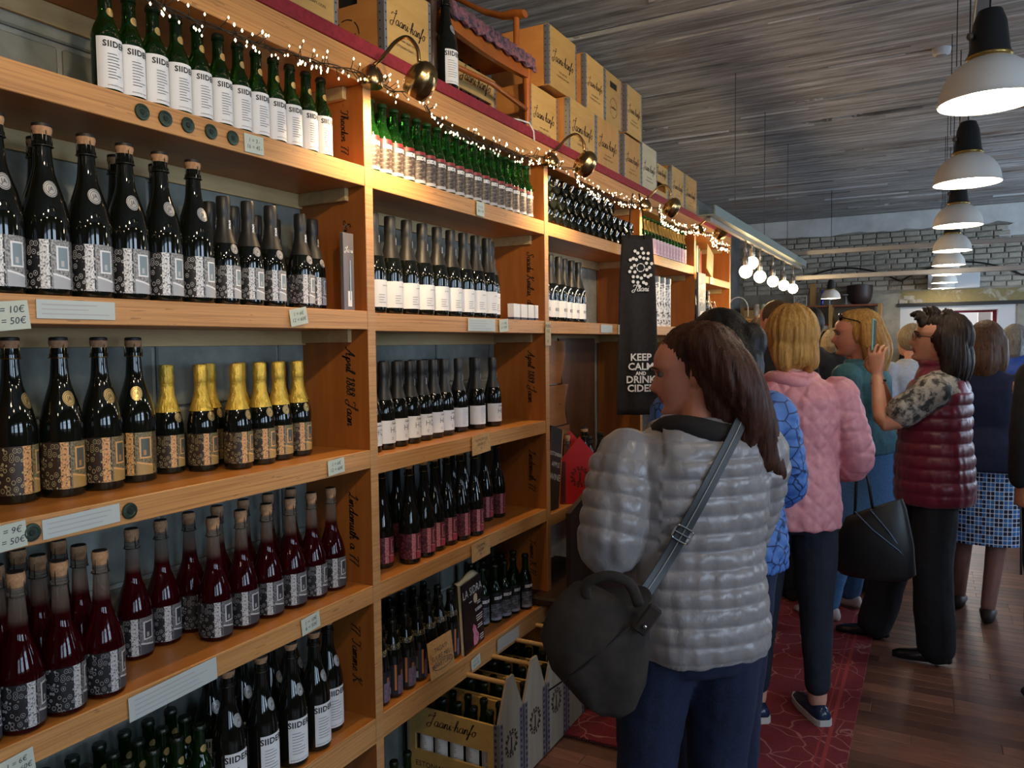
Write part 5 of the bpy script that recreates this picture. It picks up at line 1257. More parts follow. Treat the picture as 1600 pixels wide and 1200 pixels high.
obj('field', MB().box(-.52, .515, -1.0, 1.01, .0012, .010, .002).mesh('f'), M_rug, rg)
obj('border', MB().box(.405, .412, -.97, .98, .0100, .0104).box(.43, .445, -.97, .98, .0100, .0104).mesh('b'), mat('rug_border', (.30, .03, .03), .95), rg)
fr_ = MB()
for k in range(100):
    x = -.515 + 1.03 * k / 99; fr_.box(x - .003, x + .003, -1.012, -1.0, .002, .006)
o = obj('fringe', fr_.mesh('f'), mat('rug_dark', (.05, .008, .010), .95), rg); o['kind'] = 'stuff'

# ------------------------------------------------------------------ pendant lamps in a row
M_shade = mat('enamel_white', (.82, .79, .73), .32); M_shadein = mat('enamel_inside', (.85, .82, .75), .35)
M_neck = mat('black_bakelite', (.012, .012, .012), .45)
M_globe = mat('pendant_glow', (1, 1, .95), .4, emit=(1.0, .86, .66, 30))
def pendant(x, y, z, label, d=.26, tilt=0.0, power=5, scale=1.0):
    e = empty('pendant_lamp', (x, y, z)); tag(e, label, 'lamp', 'white pendant lamps'); r = d / 2; h = r * .95
    out = [(r, 0.0), (r * 1.02, .002), (r * .995, .008)] + [(r * math.cos(a) * .985, .010 + h * math.sin(a)) for a in np.linspace(.05, 1.30, 9)]
    inn = [(q - .003, z_ - .001) for q, z_ in reversed(out[2:])]
    V, F = [], []; n = 32; pr = out; 
    sh_ = MB().lathe(out, n, cap=False).mesh('s', True, 60); obj('shade', sh_, M_shade, e)
    obj('shade_lining', MB().lathe([(q - .0035, z_ - .0005) for q, z_ in out[2:]], n, cap=False).mesh('s', True, 60), M_shadein, e)
    zt = .010 + h * math.sin(1.30)
    obj('neck', MB().lathe([(r * .46, zt - .004), (r * .40, zt + .02), (r * .33, zt + r * .75), (r * .24, zt + r * 1.0), (r * .08, zt + r * 1.06)], 18).mesh('n', True, 40), M_neck, e)
    obj('switch', MB().ell((-r * .38, -r * .2, zt + r * .45), (.010, .010, .012), 10, 6).mesh('n', True), mat('switch_brown', (.12, .08, .06), .4), e)
    obj('collar', MB().lathe([(r * .45, zt - .006), (r * .47, zt + .002), (r * .42, zt + .004)], 18).mesh('n', True), mat('collar_brass', (.5, .33, .1), .3, .9), e)
    obj('cord', MB().tube([(0, 0, zt + r * 1.05), (0, 0, CEIL - z)], .0028, 6).mesh('c', True), M_neck, e)
    obj('bulb', MB().ell((0, 0, h * .34), (r * .36, r * .36, r * .40), 16, 10).mesh('b', True), M_globe, e)
    light('pendant_light', 'POINT', (x, y, z + .012), power, (1.0, .82, .60), shadow_soft_size=.05)
    return e
PL = [(1.531, 2.646, 2.20), (1.520, 3.873, 2.185), (1.520, 5.25, 2.18), (1.517, 6.63, 2.172), (1.513, 7.80, 2.164), (1.510, 8.80, 2.155), (1.507, 10.0, 2.152), (1.504, 11.0, 2.147)]
for i, (x, y, z) in enumerate(PL):
    pendant(x, y, z, ('nearest large white pendant lamp at upper right', 'second nearest white pendant lamp in the receding row', 'third nearest white pendant lamp in the receding row', 'fourth white pendant lamp in the receding row', 'fifth white pendant lamp in the receding row', 'sixth white pendant lamp in the receding row', 'seventh white pendant lamp in front of the white unit', 'farthest white pendant lamp just before the doorway')[i], power=9)
for i, (x, y, z) in enumerate(((1.54, 1.42, 2.205), (1.55, .20, 2.21), (1.56, -1.02, 2.215))):  # unseen pendants added to the row to brighten the near shelves
    pendant(x, y, z, ('added unseen white pendant lamp next before the nearest visible one', 'added unseen white pendant lamp two before the nearest visible one', 'added unseen white pendant lamp three before the nearest visible one')[i], power=4.5)
pendant(.392, 9.3, 1.985, 'small white pendant lamp before the bookshelf', .205, power=2.5)
# mounting rail with suspension rods above the pendants
rl_ = empty('lamp_rail', (1.53, 6.8, 2.62)); tag(rl_, 'grey metal rail carrying the pendant lamps', 'rail')
obj('rail', MB().box(-.022, .022, -8.4, 4.5, .0, .035, .003).mesh('r'), mat('rail_grey', (.25, .26, .27), .4, .6), rl_)
for k in range(8): obj('rod', MB().tube([(-.06, -4.3 + k * 1.22, .02), (-.06, -4.3 + k * 1.22, CEIL - 2.62)], .0022, 5).mesh('r', True), M_neck, rl_)
sd = empty('smoke_detector', (1.42, 5.15, CEIL - .035)); tag(sd, 'round white smoke detector on the concrete ceiling', 'detector')
obj('body', MB().lathe([(.03, -.01), (.045, 0), (.05, .02), (.05, .034)], 20).mesh('b', True, 40), mat('det_white', (.7, .7, .7), .4), sd)
obj('vent', MB().lathe([(.018, -.018), (.030, -.012), (.030, -.009)], 16).mesh('v', True, 40), mat('det_grey', (.3, .3, .3), .5), sd)

# cable tray with globe bulbs
tr_ = empty('cable_tray', (.30, 6.0, 2.19)); tag(tr_, 'teal grey metal tray hanging from the ceiling above globe bulbs', 'cable tray')
M_tray = mat('tray_teal', (.20, .26, .25), .45, .4)
obj('channel', MB().box(-.05, .05, -1.75, 1.70, .02, .028).box(-.05, -.042, -1.75, 1.70, .028, .075).box(.042, .05, -1.75, 1.70, .028, .075).mesh('c'), M_tray, tr_)
obj('bulb_rail', MB().box(-.012, .012, -1.7, 1.68, -.005, .019).mesh('c'), mat('rail_alu', (.4, .4, .4), .35, .8), tr_)
for y in (-1.05, -.09, .93): obj('hanger', MB().tube([(0, y, .028), (0, y, CEIL - 2.19)], .0025, 5).mesh('h', True), mat('hang_grey', (.10, .10, .10), .5), tr_)
for i, (y, z) in enumerate(((5.50, 2.06), (5.30, 1.985), (5.78, 1.985), (6.30, 1.985), (6.80, 1.985), (7.28, 1.985))):
    e = empty('globe_bulb', (.295, y, z)); tag(e, 'glowing globe bulb, %s under the cable tray' % ('short-stemmed upper one', 'nearest low one', 'second low one', 'third low one', 'fourth low one', 'farthest one')[i], 'lamp', 'globe bulbs')
    obj('glass', MB().ell((0, 0, 0), (.043, .043, .044), 18, 12).mesh('g', True), mat('globe_glow', (1, .85, .6), .3, emit=(1.0, .72, .36, 26)), e)
    obj('socket', MB().lathe([(.016, .040), (.019, .052), (.019, .085), (.012, .10)], 14).mesh('s', True, 40), mat('socket_steel', (.35, .34, .32), .3, .8), e)
    obj('arm', MB().tube([(0, 0, .095), (0, 0, 2.184 - z)], .007, 6).mesh('a', True), mat('socket_steel', (.35, .34, .32), .3, .8), e)
    light('globe_light', 'POINT', (.295, y, z - .06), 3.0, WARM, shadow_soft_size=.045)
for k, (z, x0) in enumerate(((2.33, .13), (2.10, .27))):
    o = obj('ceiling_conduit', MB().box(x0, 4.4, 7.585, 7.625, z - .022, z + .022, .004).mesh('c'), mat('conduit_alu', (.42, .42, .42), .4, .6)); tag(o, ('upper', 'lower')[k] + ' pale metal conduit crossing the room before the back wall', 'conduit')
# black cable swagged along the brick wall
pts = []
for k in range(60):
    x = -.25 + 2.9 * k / 59; pts.append((x, YB - .052, 2.27 + .22 * abs(math.sin((x + .35) * 2.3)) ** .8))
cb = obj('black_cable', MB().tube(pts, .011, 6).mesh('c', True), M_neck); tag(cb, 'black cable swagged in loops along the brick wall', 'cable')
ac = empty('wall_unit', (1.62, YB - .03, 2.262)); tag(ac, 'white rectangular unit on brick wall above the doorway', 'wall unit')
obj('body', MB().box(-.285, .285, -.16, .0, -.105, .105, .006).mesh('b'), mat('unit_white', (.72, .76, .80), .4), ac)
obj('outlet', MB().box(-.26, .26, -.162, -.1, -.112, -.104).mesh('b'), mat('unit_grey', (.4, .42, .44), .4), ac)

# bookshelf against the back wall with books and objects
bk_ = empty('pine_bookshelf', (-.05, 11.2, 0)); tag(bk_, 'open pine bookshelf against the back brick wall', 'bookshelf')
M_pine = wood('pine', (.38, .20, .06), (.50, .29, .10), (.6, 3, 3), .5, 8, .2)
for x in (-.90, -.52, .25, .84): obj('upright', MB().box(x - .02, x + .02, -.16, .14, 0, 1.99).mesh('u'), M_pine, bk_)
for z in (.4, .8, 1.2, 1.655, 1.975): obj('shelf_board', MB().box(-.88, .82, -.15, .14, z - .012, z + .012).mesh('s'), M_pine if z < 1.9 else wood('red_stain', (.22, .06, .03), (.30, .09, .04), (.6, 3, 3), .5, 8, .1), bk_)
obj('drawer_front', MB().box(-.88, -.54, -.165, -.155, 1.55, 1.95).mesh('d'), M_pine, bk_)
bc = [(.05, .03, .03), (.5, .5, .48), (.6, .58, .5), (.35, .05, .04), (.55, .55, .55), (.12, .10, .08), (.45, .10, .06), (.6, .55, .45), (.10, .12, .18)]
x = .375 - .05 - .0
k = 0
while x < .75:
    wd = random.uniform(.016, .034); h_ = random.uniform(.14, .22)
    b_ = empty('book', (x + wd / 2, 11.13, 1.6685)); b_.rotation_euler = (0, random.uniform(-.02, .12) if k % 4 else .18, 0); tag(b_, 'book %s on the pine bookshelf' % (ORD[k] + ' from left' if k < 20 else 'far right'), 'book', 'books on the pine bookshelf')
    obj('cover', MB().box(-wd / 2, wd / 2, -.10, .07, 0.001, h_).mesh('b'), mat('book_%d' % (k % 9), bc[k % 9], .6), b_)
    obj('pages', MB().box(-wd / 2 + .003, wd / 2 - .003, -.09, .072, h_, h_ + .001).mesh('p'), MATS['pages_cream'], b_)
    x += wd + .008; k += 1
for i in range(3):
    o = obj('flat_book', MB().box(-.10, .10, -.08, .08, 0, .022, .002).mesh('b'), mat('book_%d' % (i + 1), bc[i + 1], .6), None, (.08, 11.14, 1.668 + .0225 * i), (0, 0, .05 * i)); tag(o, ('bottom', 'middle', 'top')[i] + ' book lying flat in the pine bookshelf', 'book', 'flat books')
fz_ = empty('picture_frame', (-.19, 11.12, 1.988)); tag(fz_, 'small framed picture standing on the bookshelf', 'picture frame')
obj('frame', MB().box(-.085, .085, -.008, .008, 0, .012).box(-.085, .085, -.008, .008, .13, .142).box(-.085, -.073, -.008, .008, .012, .13).box(.073, .085, -.008, .008, .012, .13).mesh('f'), mat('frame_pale', (.55, .50, .42), .5), fz_)
obj('picture', MB().box(-.073, .073, -.003, .004, .012, .13).mesh('p'), speckle('sepia', (.05, .045, .04), (.4, .36, .3), 30, .6), fz_)
o = obj('wood_plank', MB().box(-.04, .04, -.012, .012, 0, .30, .003).mesh('p'), M_pine, None, (-.04, 11.2, 1.988)); tag(o, 'upright pine plank standing on top of the bookshelf', 'plank')
o = obj('blue_bottle', MB().lathe([(.018, 0), (.02, .01), (.02, .12), (.008, .16), (.008, .21)], 12).mesh('b', True, 40), mat('blue_glass', (.01, .04, .35), .1), None, (.085, 11.15, 1.988)); tag(o, 'slim cobalt blue bottle on the bookshelf top', 'bottle')
for i, x in enumerate((.18, .385)):
    e = empty('glass_candlestick', (x, 11.12, 1.988)); tag(e, ('short', 'tall')[i] + ' clear glass candlestick on the bookshelf top', 'candlestick')
    obj('stem', MB().lathe([(.03, 0), (.012, .02), (.010, .06 + .05 * i), (.02, .07 + .05 * i)], 14).mesh('s', True, 40), mat('crystal', (.75, .8, .85), .08, **{'Transmission Weight': .5}), e)
    obj('dish', MB().lathe([(.01, .065 + .05 * i), (.05, .075 + .05 * i), (.055, .085 + .05 * i), (.01, .078 + .05 * i)], 16).mesh('d', True, 40), MATS['crystal'], e)
pt_ = empty('dark_bowl', (.545, 11.17, 1.988)); tag(pt_, 'big dark brown bowl on the right end of bookshelf', 'bowl')
obj('body', MB().lathe([(.09, 0), (.135, .04), (.155, .12), (.16, .25), (.15, .25), (.14, .12), (.0, .05)], 28, cap=False).mesh('b', True, 40), mat('bowl_brown', (.03, .014, .012), .5), pt_)
obj('contents', MB().ell((0, 0, .24), (.14, .13, .03), 18, 8).mesh('c', True), speckle('dry_straw', (.20, .17, .10), (.42, .38, .26), 40, .9), pt_)

# fifth bay contents and end-of-shelving bits
bp = empty('chalkboard_panel', (.02, 5.10, 1.62)); bp.rotation_euler = (0, 0, 0); tag(bp, 'grey blue chalk lettered board fixed at the fourth divider', 'sign')
obj('board', MB().box(0, .014, -.02, .17, 0, .36, .002).mesh('b'), mat('slate_blue', (.07, .10, .14), .5), bp)
flat_text('lettering', merge(*[([(a + .07, b + zq, c) for a, b, c in cursive(s_, .03, .2)[0]], cursive(s_, .03, .2)[1]) for s_, zq in (('Siider', .27), ('apple', .18), ('wine', .09))]), M_printw, bp, (.0148, 0, 0), FACE_X)
for i, (y, c_) in enumerate(((5.30, (.45, .42, .35)), (5.345, (.10, .14, .06)), (5.385, (.35, .05, .03)))):
    o = obj('book', MB().box(-.09, .0, -.014, .014, 0, .20 - .015 * i, .001).mesh('b'), mat('fb_%d' % i, c_, .5), None, (-.03, y, 1.981)); tag(o, ('cream', 'olive', 'red')[i] + ' book standing on the fifth bay top shelf', 'book')
o = obj('yellow_booklet', MB().prism([(0, 0), (.17, 0), (.17, .20), (0, .20)], 0, .005, 'x').mesh('b'), speckle('yellow_cover', (.45, .38, .10), (.55, .52, .35), 14, .5), None, (-.04, 5.56, 1.982), (-.42, -.08, 0)); o.location.z = 2.05; tag(o, 'pale yellow booklet leaning in the fifth bay', 'booklet')
row('plain', [(-.06, 5.30), (-.06, 5.42), (-.10, 5.56), (-.06, 5.68)], 1.62, 0, 'dark bottle', 'on fifth bay second shelf', 'fifth bay bottles')
for i, y in enumerate((5.36, 5.49, 5.62)):
    o = obj('wine_glass', MB().lathe([(.03, 0), (.004, .006), (.004, .08), (.03, .11), (.034, .15), (.028, .19), (.027, .19), (.033, .15), (.029, .112), (.002, .085)], 16, cap=False).mesh('g', True, 40), M_clear, None, (-.04 + .01 * i, y, 1.62)); tag(o, 'clear wine glass %s among fifth bay bottles' % which(i, 3), 'glass', 'wine glasses')
fl = empty('blue_banner', (-.05, 6.26, 1.55)); tag(fl, 'blue banner with yellow cross at shelving end', 'banner')
obj('cloth', MB().box(-.012, .0, -.09, .09, .38, .72).box(-.012, .0, -.09, .09, -.02, .32).mesh('c'), mat('banner_blue', (.01, .03, .22), .7), fl)
obj('stripe', MB().box(-.012, .001, -.09, .09, .32, .38).mesh('c'), mat('banner_yellow', (.45, .30, .06), .7), fl)
obj('backing', MB().box(-.03, -.012, -.09, .09, -1.55, .72).mesh('c'), mat('banner_back', (.1, .1, .1), .7), fl)
# counter with clutter behind the crowd
ct = empty('wooden_counter', (-.42, 8.1, 0)); tag(ct, 'pale wooden counter cabinet beyond the shelving', 'counter')
obj('body', MB().box(-.45, .35, -.25, .25, 0, 1.72, .004).mesh('b'), M_pine, ct)
obj('top', MB().box(-.47, .37, -.27, .27, 1.72, 1.745, .004).mesh('b'), M_pine, ct)
obj('panel', MB().box(.05, .34, -.256, -.25, .9, 1.68).mesh('p'), mat('counter_dark', (.03, .025, .02), .6), ct)
al = empty('arched_lamp', (-.44, 7.98, 1.745)); tag(al, 'white desk lamp with arched neck on the counter', 'lamp')
obj('base', MB().lathe([(.06, 0), (.06, .015), (.01, .02)], 18).mesh('b', True, 40), mat('lamp_white', (.7, .7, .68), .4), al)
obj('neck', MB().tube([(0 + .10 - .10 * math.cos(a), 0, .10 + .12 * math.sin(a)) for a in np.linspace(0, PI, 16)] + [(.20, 0, .02)], .006, 6).mesh('n', True), MATS['lamp_white'], al)
obj('stem', MB().tube([(0, 0, .015), (0, 0, .10)], .006, 6).mesh('n', True), MATS['lamp_white'], al)
for i, (x, c_) in enumerate(((-.16, (.3, .3, .3)), (-.10, (.15, .2, .15)))):
    o = obj('storage_jar', MB().lathe([(.026, 0), (.028, .01), (.028, .10), (.02, .12), (.02, .14)], 14).mesh('j', True, 40), mat('jar_%d' % i, c_, .2), None, (x, 8.0, 1.7455)); tag(o, ('grey', 'green')[i] + ' jar standing on the counter top', 'jar')
# ------------------------------------------------------------------ people
def remesh(mb, voxel, smooth=3, name='body'):
    me = mesh_from(name, mb.v, mb.f); o = bpy.data.objects.new('tmp', me); COL.objects.link(o)
    m = o.modifiers.new('r', 'REMESH'); m.mode = 'VOXEL'; m.voxel_size = voxel; m.use_smooth_shade = True
    if smooth:
        s_ = o.modifiers.new('s', 'SMOOTH'); s_.factor = .5; s_.iterations = smooth
    dg = bpy.context.evaluated_depsgraph_get(); dg.update()
    out = bpy.data.meshes.new_from_object(o.evaluated_get(dg)); out.name = name
    bpy.data.objects.remove(o); bpy.data.meshes.remove(me)
    out.materials.clear()
    out.polygons.foreach_set('use_smooth', [True] * len(out.polygons))
    return out
def getv(me):
    a = np.empty(len(me.vertices) * 3); me.vertices.foreach_get('co', a); return a.reshape(-1, 3)
def getn(me):
    a = np.empty(len(me.vertices) * 3); me.vertices.foreach_get('normal', a); return a.reshape(-1, 3)
def setv(me, a): me.vertices.foreach_set('co', a.ravel()); me.update()
def chain(mb, pts, rad, n=14, flat=1.0, sub=3):
    """tapered limb with rounded ends through the joints"""
    Pp = [np.array(p, float) for p in pts]; q = catmull([np.append(p, r) for p, r in zip(Pp, rad)], sub)
    P3 = [c[:3] for c in q]; R3 = [max(.002, c[3]) for c in q]
    d0 = P3[0] - P3[1]; d0 /= np.linalg.norm(d0) + 1e-9; d1 = P3[-1] - P3[-2]; d1 /= np.linalg.norm(d1) + 1e-9
    a = [P3[0] + d0 * R3[0] * k for k in (.98, .8, .45)]; b = [P3[-1] + d1 * R3[-1] * k for k in (.45, .8, .98)]
    ra = [R3[0] * k for k in (.15, .6, .89)]; rb = [R3[-1] * k for k in (.89, .6, .15)]
    mb.tube([tuple(p) for p in a + P3 + b], ra + R3 + rb, n, flat=flat)
def torso(mb, rings, n=28, ex=2.3):
    R = []
    for (cx, cy_, cz, rx, ry) in rings:
        R.append([(cx + rx * np.sign(math.cos(a)) * abs(math.cos(a)) ** (2 / ex), cy_ + ry * np.sign(math.sin(a)) * abs(math.sin(a)) ** (2 / ex), cz) for a in np.linspace(0, 2 * PI, n, endpoint=False)])
    mb.loft(R)
def head_loft(mb, M, s=1.0, jaw=1.0):
    T = [0, .03, .06, .1, .14, .18, .21, .235, .26, .29, .32, .35, .38, .41, .45, .49, .53, .57, .61, .66, .72, .78, .84, .89, .93, .965, .99, 1.0]
    ip = lambda t_, xs, ys: float(np.interp(t_, xs, ys))
    rings = []
    for t_ in T:
        yf = ip(t_, [0, .05, .1, .18, .25, .32, .45, .53, .6, .75, .88, .96, 1], [.060, .083, .086, .081, .087, .084, .084, .082, .091, .086, .058, .028, .003])
        yb = ip(t_, [0, .1, .25, .4, .55, .7, .85, .95, 1], [-.005, -.03, -.062, -.088, -.100, -.100, -.078, -.04, -.003])
        wd = ip(t_, [0, .06, .15, .3, .45, .6, .75, .88, .96, 1], [.020, .038 * jaw, .052 * jaw, .063, .068, .074, .071, .052, .028, .003])
        ring = []
        for k in range(40):
            a = 2 * PI * k / 40; sx, cy_ = math.sin(a), math.cos(a)
            x = wd * math.copysign(abs(sx) ** .9, sx); y = (yf if cy_ > 0 else -yb) * math.copysign(abs(cy_) ** .92, cy_)
            if cy_ > 0:
                A = ip(t_, [.28, .31, .345, .375, .42, .50, .56, .62], [0, .011, .028, .034, .026, .014, .005, 0]); sg = ip(t_, [.28, .36, .5, .6], [.018, .0155, .010, .010])
                y += A * math.exp(-(x / sg) ** 2)
                y -= .011 * math.exp(-((abs(x) - .033) / .014) ** 2 - ((t_ - .53) / .032) ** 2)
                y += .004 * math.exp(-((t_ - .605) / .03) ** 2 - (x / .05) ** 2)
                y += (.010 * math.exp(-((t_ - .262) / .016) ** 2) + .009 * math.exp(-((t_ - .208) / .018) ** 2) - .004 * math.exp(-((t_ - .235) / .008) ** 2)) * math.exp(-(x / .021) ** 2)
                y += .010 * math.exp(-((t_ - .08) / .045) ** 2 - (x / .022) ** 2)
                y += .004 * math.exp(-((abs(x) - .040) / .018) ** 2 - ((t_ - .40) / .07) ** 2)
            ring.append((x * s, y * s, t_ * .228 * s))
        rings.append(ring)
    mb.loft(rings, True, M)
    for sg in (-1, 1):
        E_ = M @ Matrix.Translation((sg * .072 * s, -.014 * s, .105 * s)) @ Matrix.Rotation(sg * .35, 4, 'Z')
        mb.ell((0, 0, 0), (.007 * s, .019 * s, .031 * s), 12, 8, E_)
def hand(mb, M, curl=.5, s=1.0, side=1, spread=.10):
    """+Z to the fingertips, +X towards the thumb side * side, +Y out of the palm"""
    def mp(p): return tuple(M @ Vector(p))
    torso_ = []
    for z, rx, ry in ((-.03, .022, .018), (0, .026, .017), (.03, .036, .015), (.06, .040, .014), (.082, .038, .012), (.09, .03, .009)):
        torso_.append([mp((rx * s * math.cos(a), ry * s * math.sin(a), z * s)) for a in np.linspace(0, 2 * PI, 16, endpoint=False)])
    mb.loft(torso_)
    for k, (x, L) in enumerate(((.033, .068), (.011, .077), (-.011, .071), (-.033, .056))):
        a = 0; p = np.array((x * side * s, 0, .080 * s)); pts = [p]
        for seg, f_ in ((.42, .7), (.33, 1.0), (.25, .8)):
            a += curl * f_ * (1 + .08 * k); p = p + np.array((math.sin(spread * (1.5 - k)) * side, math.sin(a), math.cos(a))) * L * seg * s; pts.append(p)
        chain(mb, [mp(q) for q in pts], [.0080 * s, .0076 * s, .0072 * s, .0064 * s], 10, sub=2)
    p0 = np.array((.030 * side, .004, .012)) * s
    pts = [p0, p0 + np.array((.022 * side, .014 + .01 * curl, .028)) * s, p0 + np.array((.026 * side - .006 * side * curl, .026 + .02 * curl, .056)) * s, p0 + np.array((.018 * side - .02 * side * curl, .034 + .022 * curl, .078)) * s]
    chain(mb, [mp(q) for q in pts], [.0125 * s, .0105 * s, .0092 * s, .0076 * s], 10, sub=2)
def aim(p, z_dir, y_hint):
    z = Vector(z_dir).normalized(); y = Vector(y_hint); y = (y - z * y.dot(z)).normalized(); x = y.cross(z)
    m = Matrix((x, y, z)).transposed().to_4x4(); m.translation = Vector(p); return m

def skin_mat(name, c, c2):
    m = mat(name, c, .5, **{'Subsurface Weight': .15, 'Subsurface Radius': (.01, .004, .002)}); t = NT(m)
    n_ = t.noise(t.coords('Object'), 14, 3, .6); t.col(t.ramp(n_, [(.3, c), (.7, c2)])); return m
SK1 = skin_mat('skin_fair', (.60, .29, .20), (.68, .35, .25)); SK2 = skin_mat('skin_rosy', (.60, .23, .15), (.70, .31, .21)); SK3 = skin_mat('skin_tan', (.60, .27, .16), (.68, .34, .21))
M_lip = mat('lip', (.40, .09, .08), .45); M_eye = mat('eye_white_shaded', (.17, .13, .12), .25); M_iris = mat('iris', (.02, .015, .012), .1)  # eye white darkened, shade put into its colour
def hair_mat(name, c1, c2, rough=.48):
    m = mat(name, c1, rough, **{'Specular IOR Level': .25}); t = NT(m); v = t.coords('Object', (60, 60, 5)); g = t.noise(v, 2.0, 4, .7, .5)
    t.col(t.ramp(g, [(.32, c1), (.66, c2)])); t.bump(g, .7, .006); return m
def strands(me, M, amp=.004, f=26, zf=5):
    V = getv(me); Nn = getn(me); Mi = np.array(M.inverted())
    L = V @ Mi[:3, :3].T + Mi[:3, 3]; az = np.arctan2(L[:, 0], L[:, 1] + .02)
    d = np.array([noise.noise(Vector((math.cos(a) * f * .5, math.sin(a) * f * .5, z * zf))) for a, z in zip(az, L[:, 2])])
    setv(me, V + Nn * (d * amp)[:, None])
def cloth_noise(me, amp=.006, f=9, seed=0.0, amp2=.0):
    V = getv(me); Nn = getn(me)
    d = np.array([noise.noise(Vector((v[0] * f + seed, v[1] * f, v[2] * f * .7))) + .4 * noise.noise(Vector((v[0] * f * 2.7, v[1] * f * 2.7 + seed, v[2] * f * 2.2))) for v in V])
    setv(me, V + Nn * (d * amp)[:, None])
def seg_coord(V, pts):
    """distance to and arc length along a polyline"""
    best = np.full(len(V), 9.); arc = np.zeros(len(V)); acc = 0
    for a, b in zip(pts[:-1], pts[1:]):
        a = np.array(a); b = np.array(b); ab = b - a; L = np.linalg.norm(ab)
        u = np.clip(((V - a) @ ab) / (L * L), 0, 1); d = np.linalg.norm(V - (a + u[:, None] * ab), axis=1)
        k = d < best; best[k] = d[k]; arc[k] = acc + u[k] * L; acc += L
    return best, arc
def quilt(me, mode, pitch, depth, arms, armr, seed=0.0, wr=.002):
    V = getv(me); Nn = getn(me); u = V[:, 2].copy(); on_arm = np.zeros(len(V), bool)
    for A_ in arms:
        d, s_ = seg_coord(V, A_); k = d < armr; u[k] = s_[k]; on_arm |= k
    if mode == 'rows':
        p_ = np.abs(np.sin(PI * (u + seed) / pitch)) ** .40
    else:
        az = np.arctan2(V[:, 0], V[:, 1]); c_ = az * .17
        p_ = np.minimum(np.abs(np.sin(PI * (u + c_) / pitch)), np.abs(np.sin(PI * (u - c_) / pitch))) ** .5
    wn = np.array([noise.noise(Vector((v[0] * 38 + seed, v[1] * 38, v[2] * 11))) for v in V])
    setv(me, V + Nn * (depth * (p_ - .6) + wr * wn * p_)[:, None])

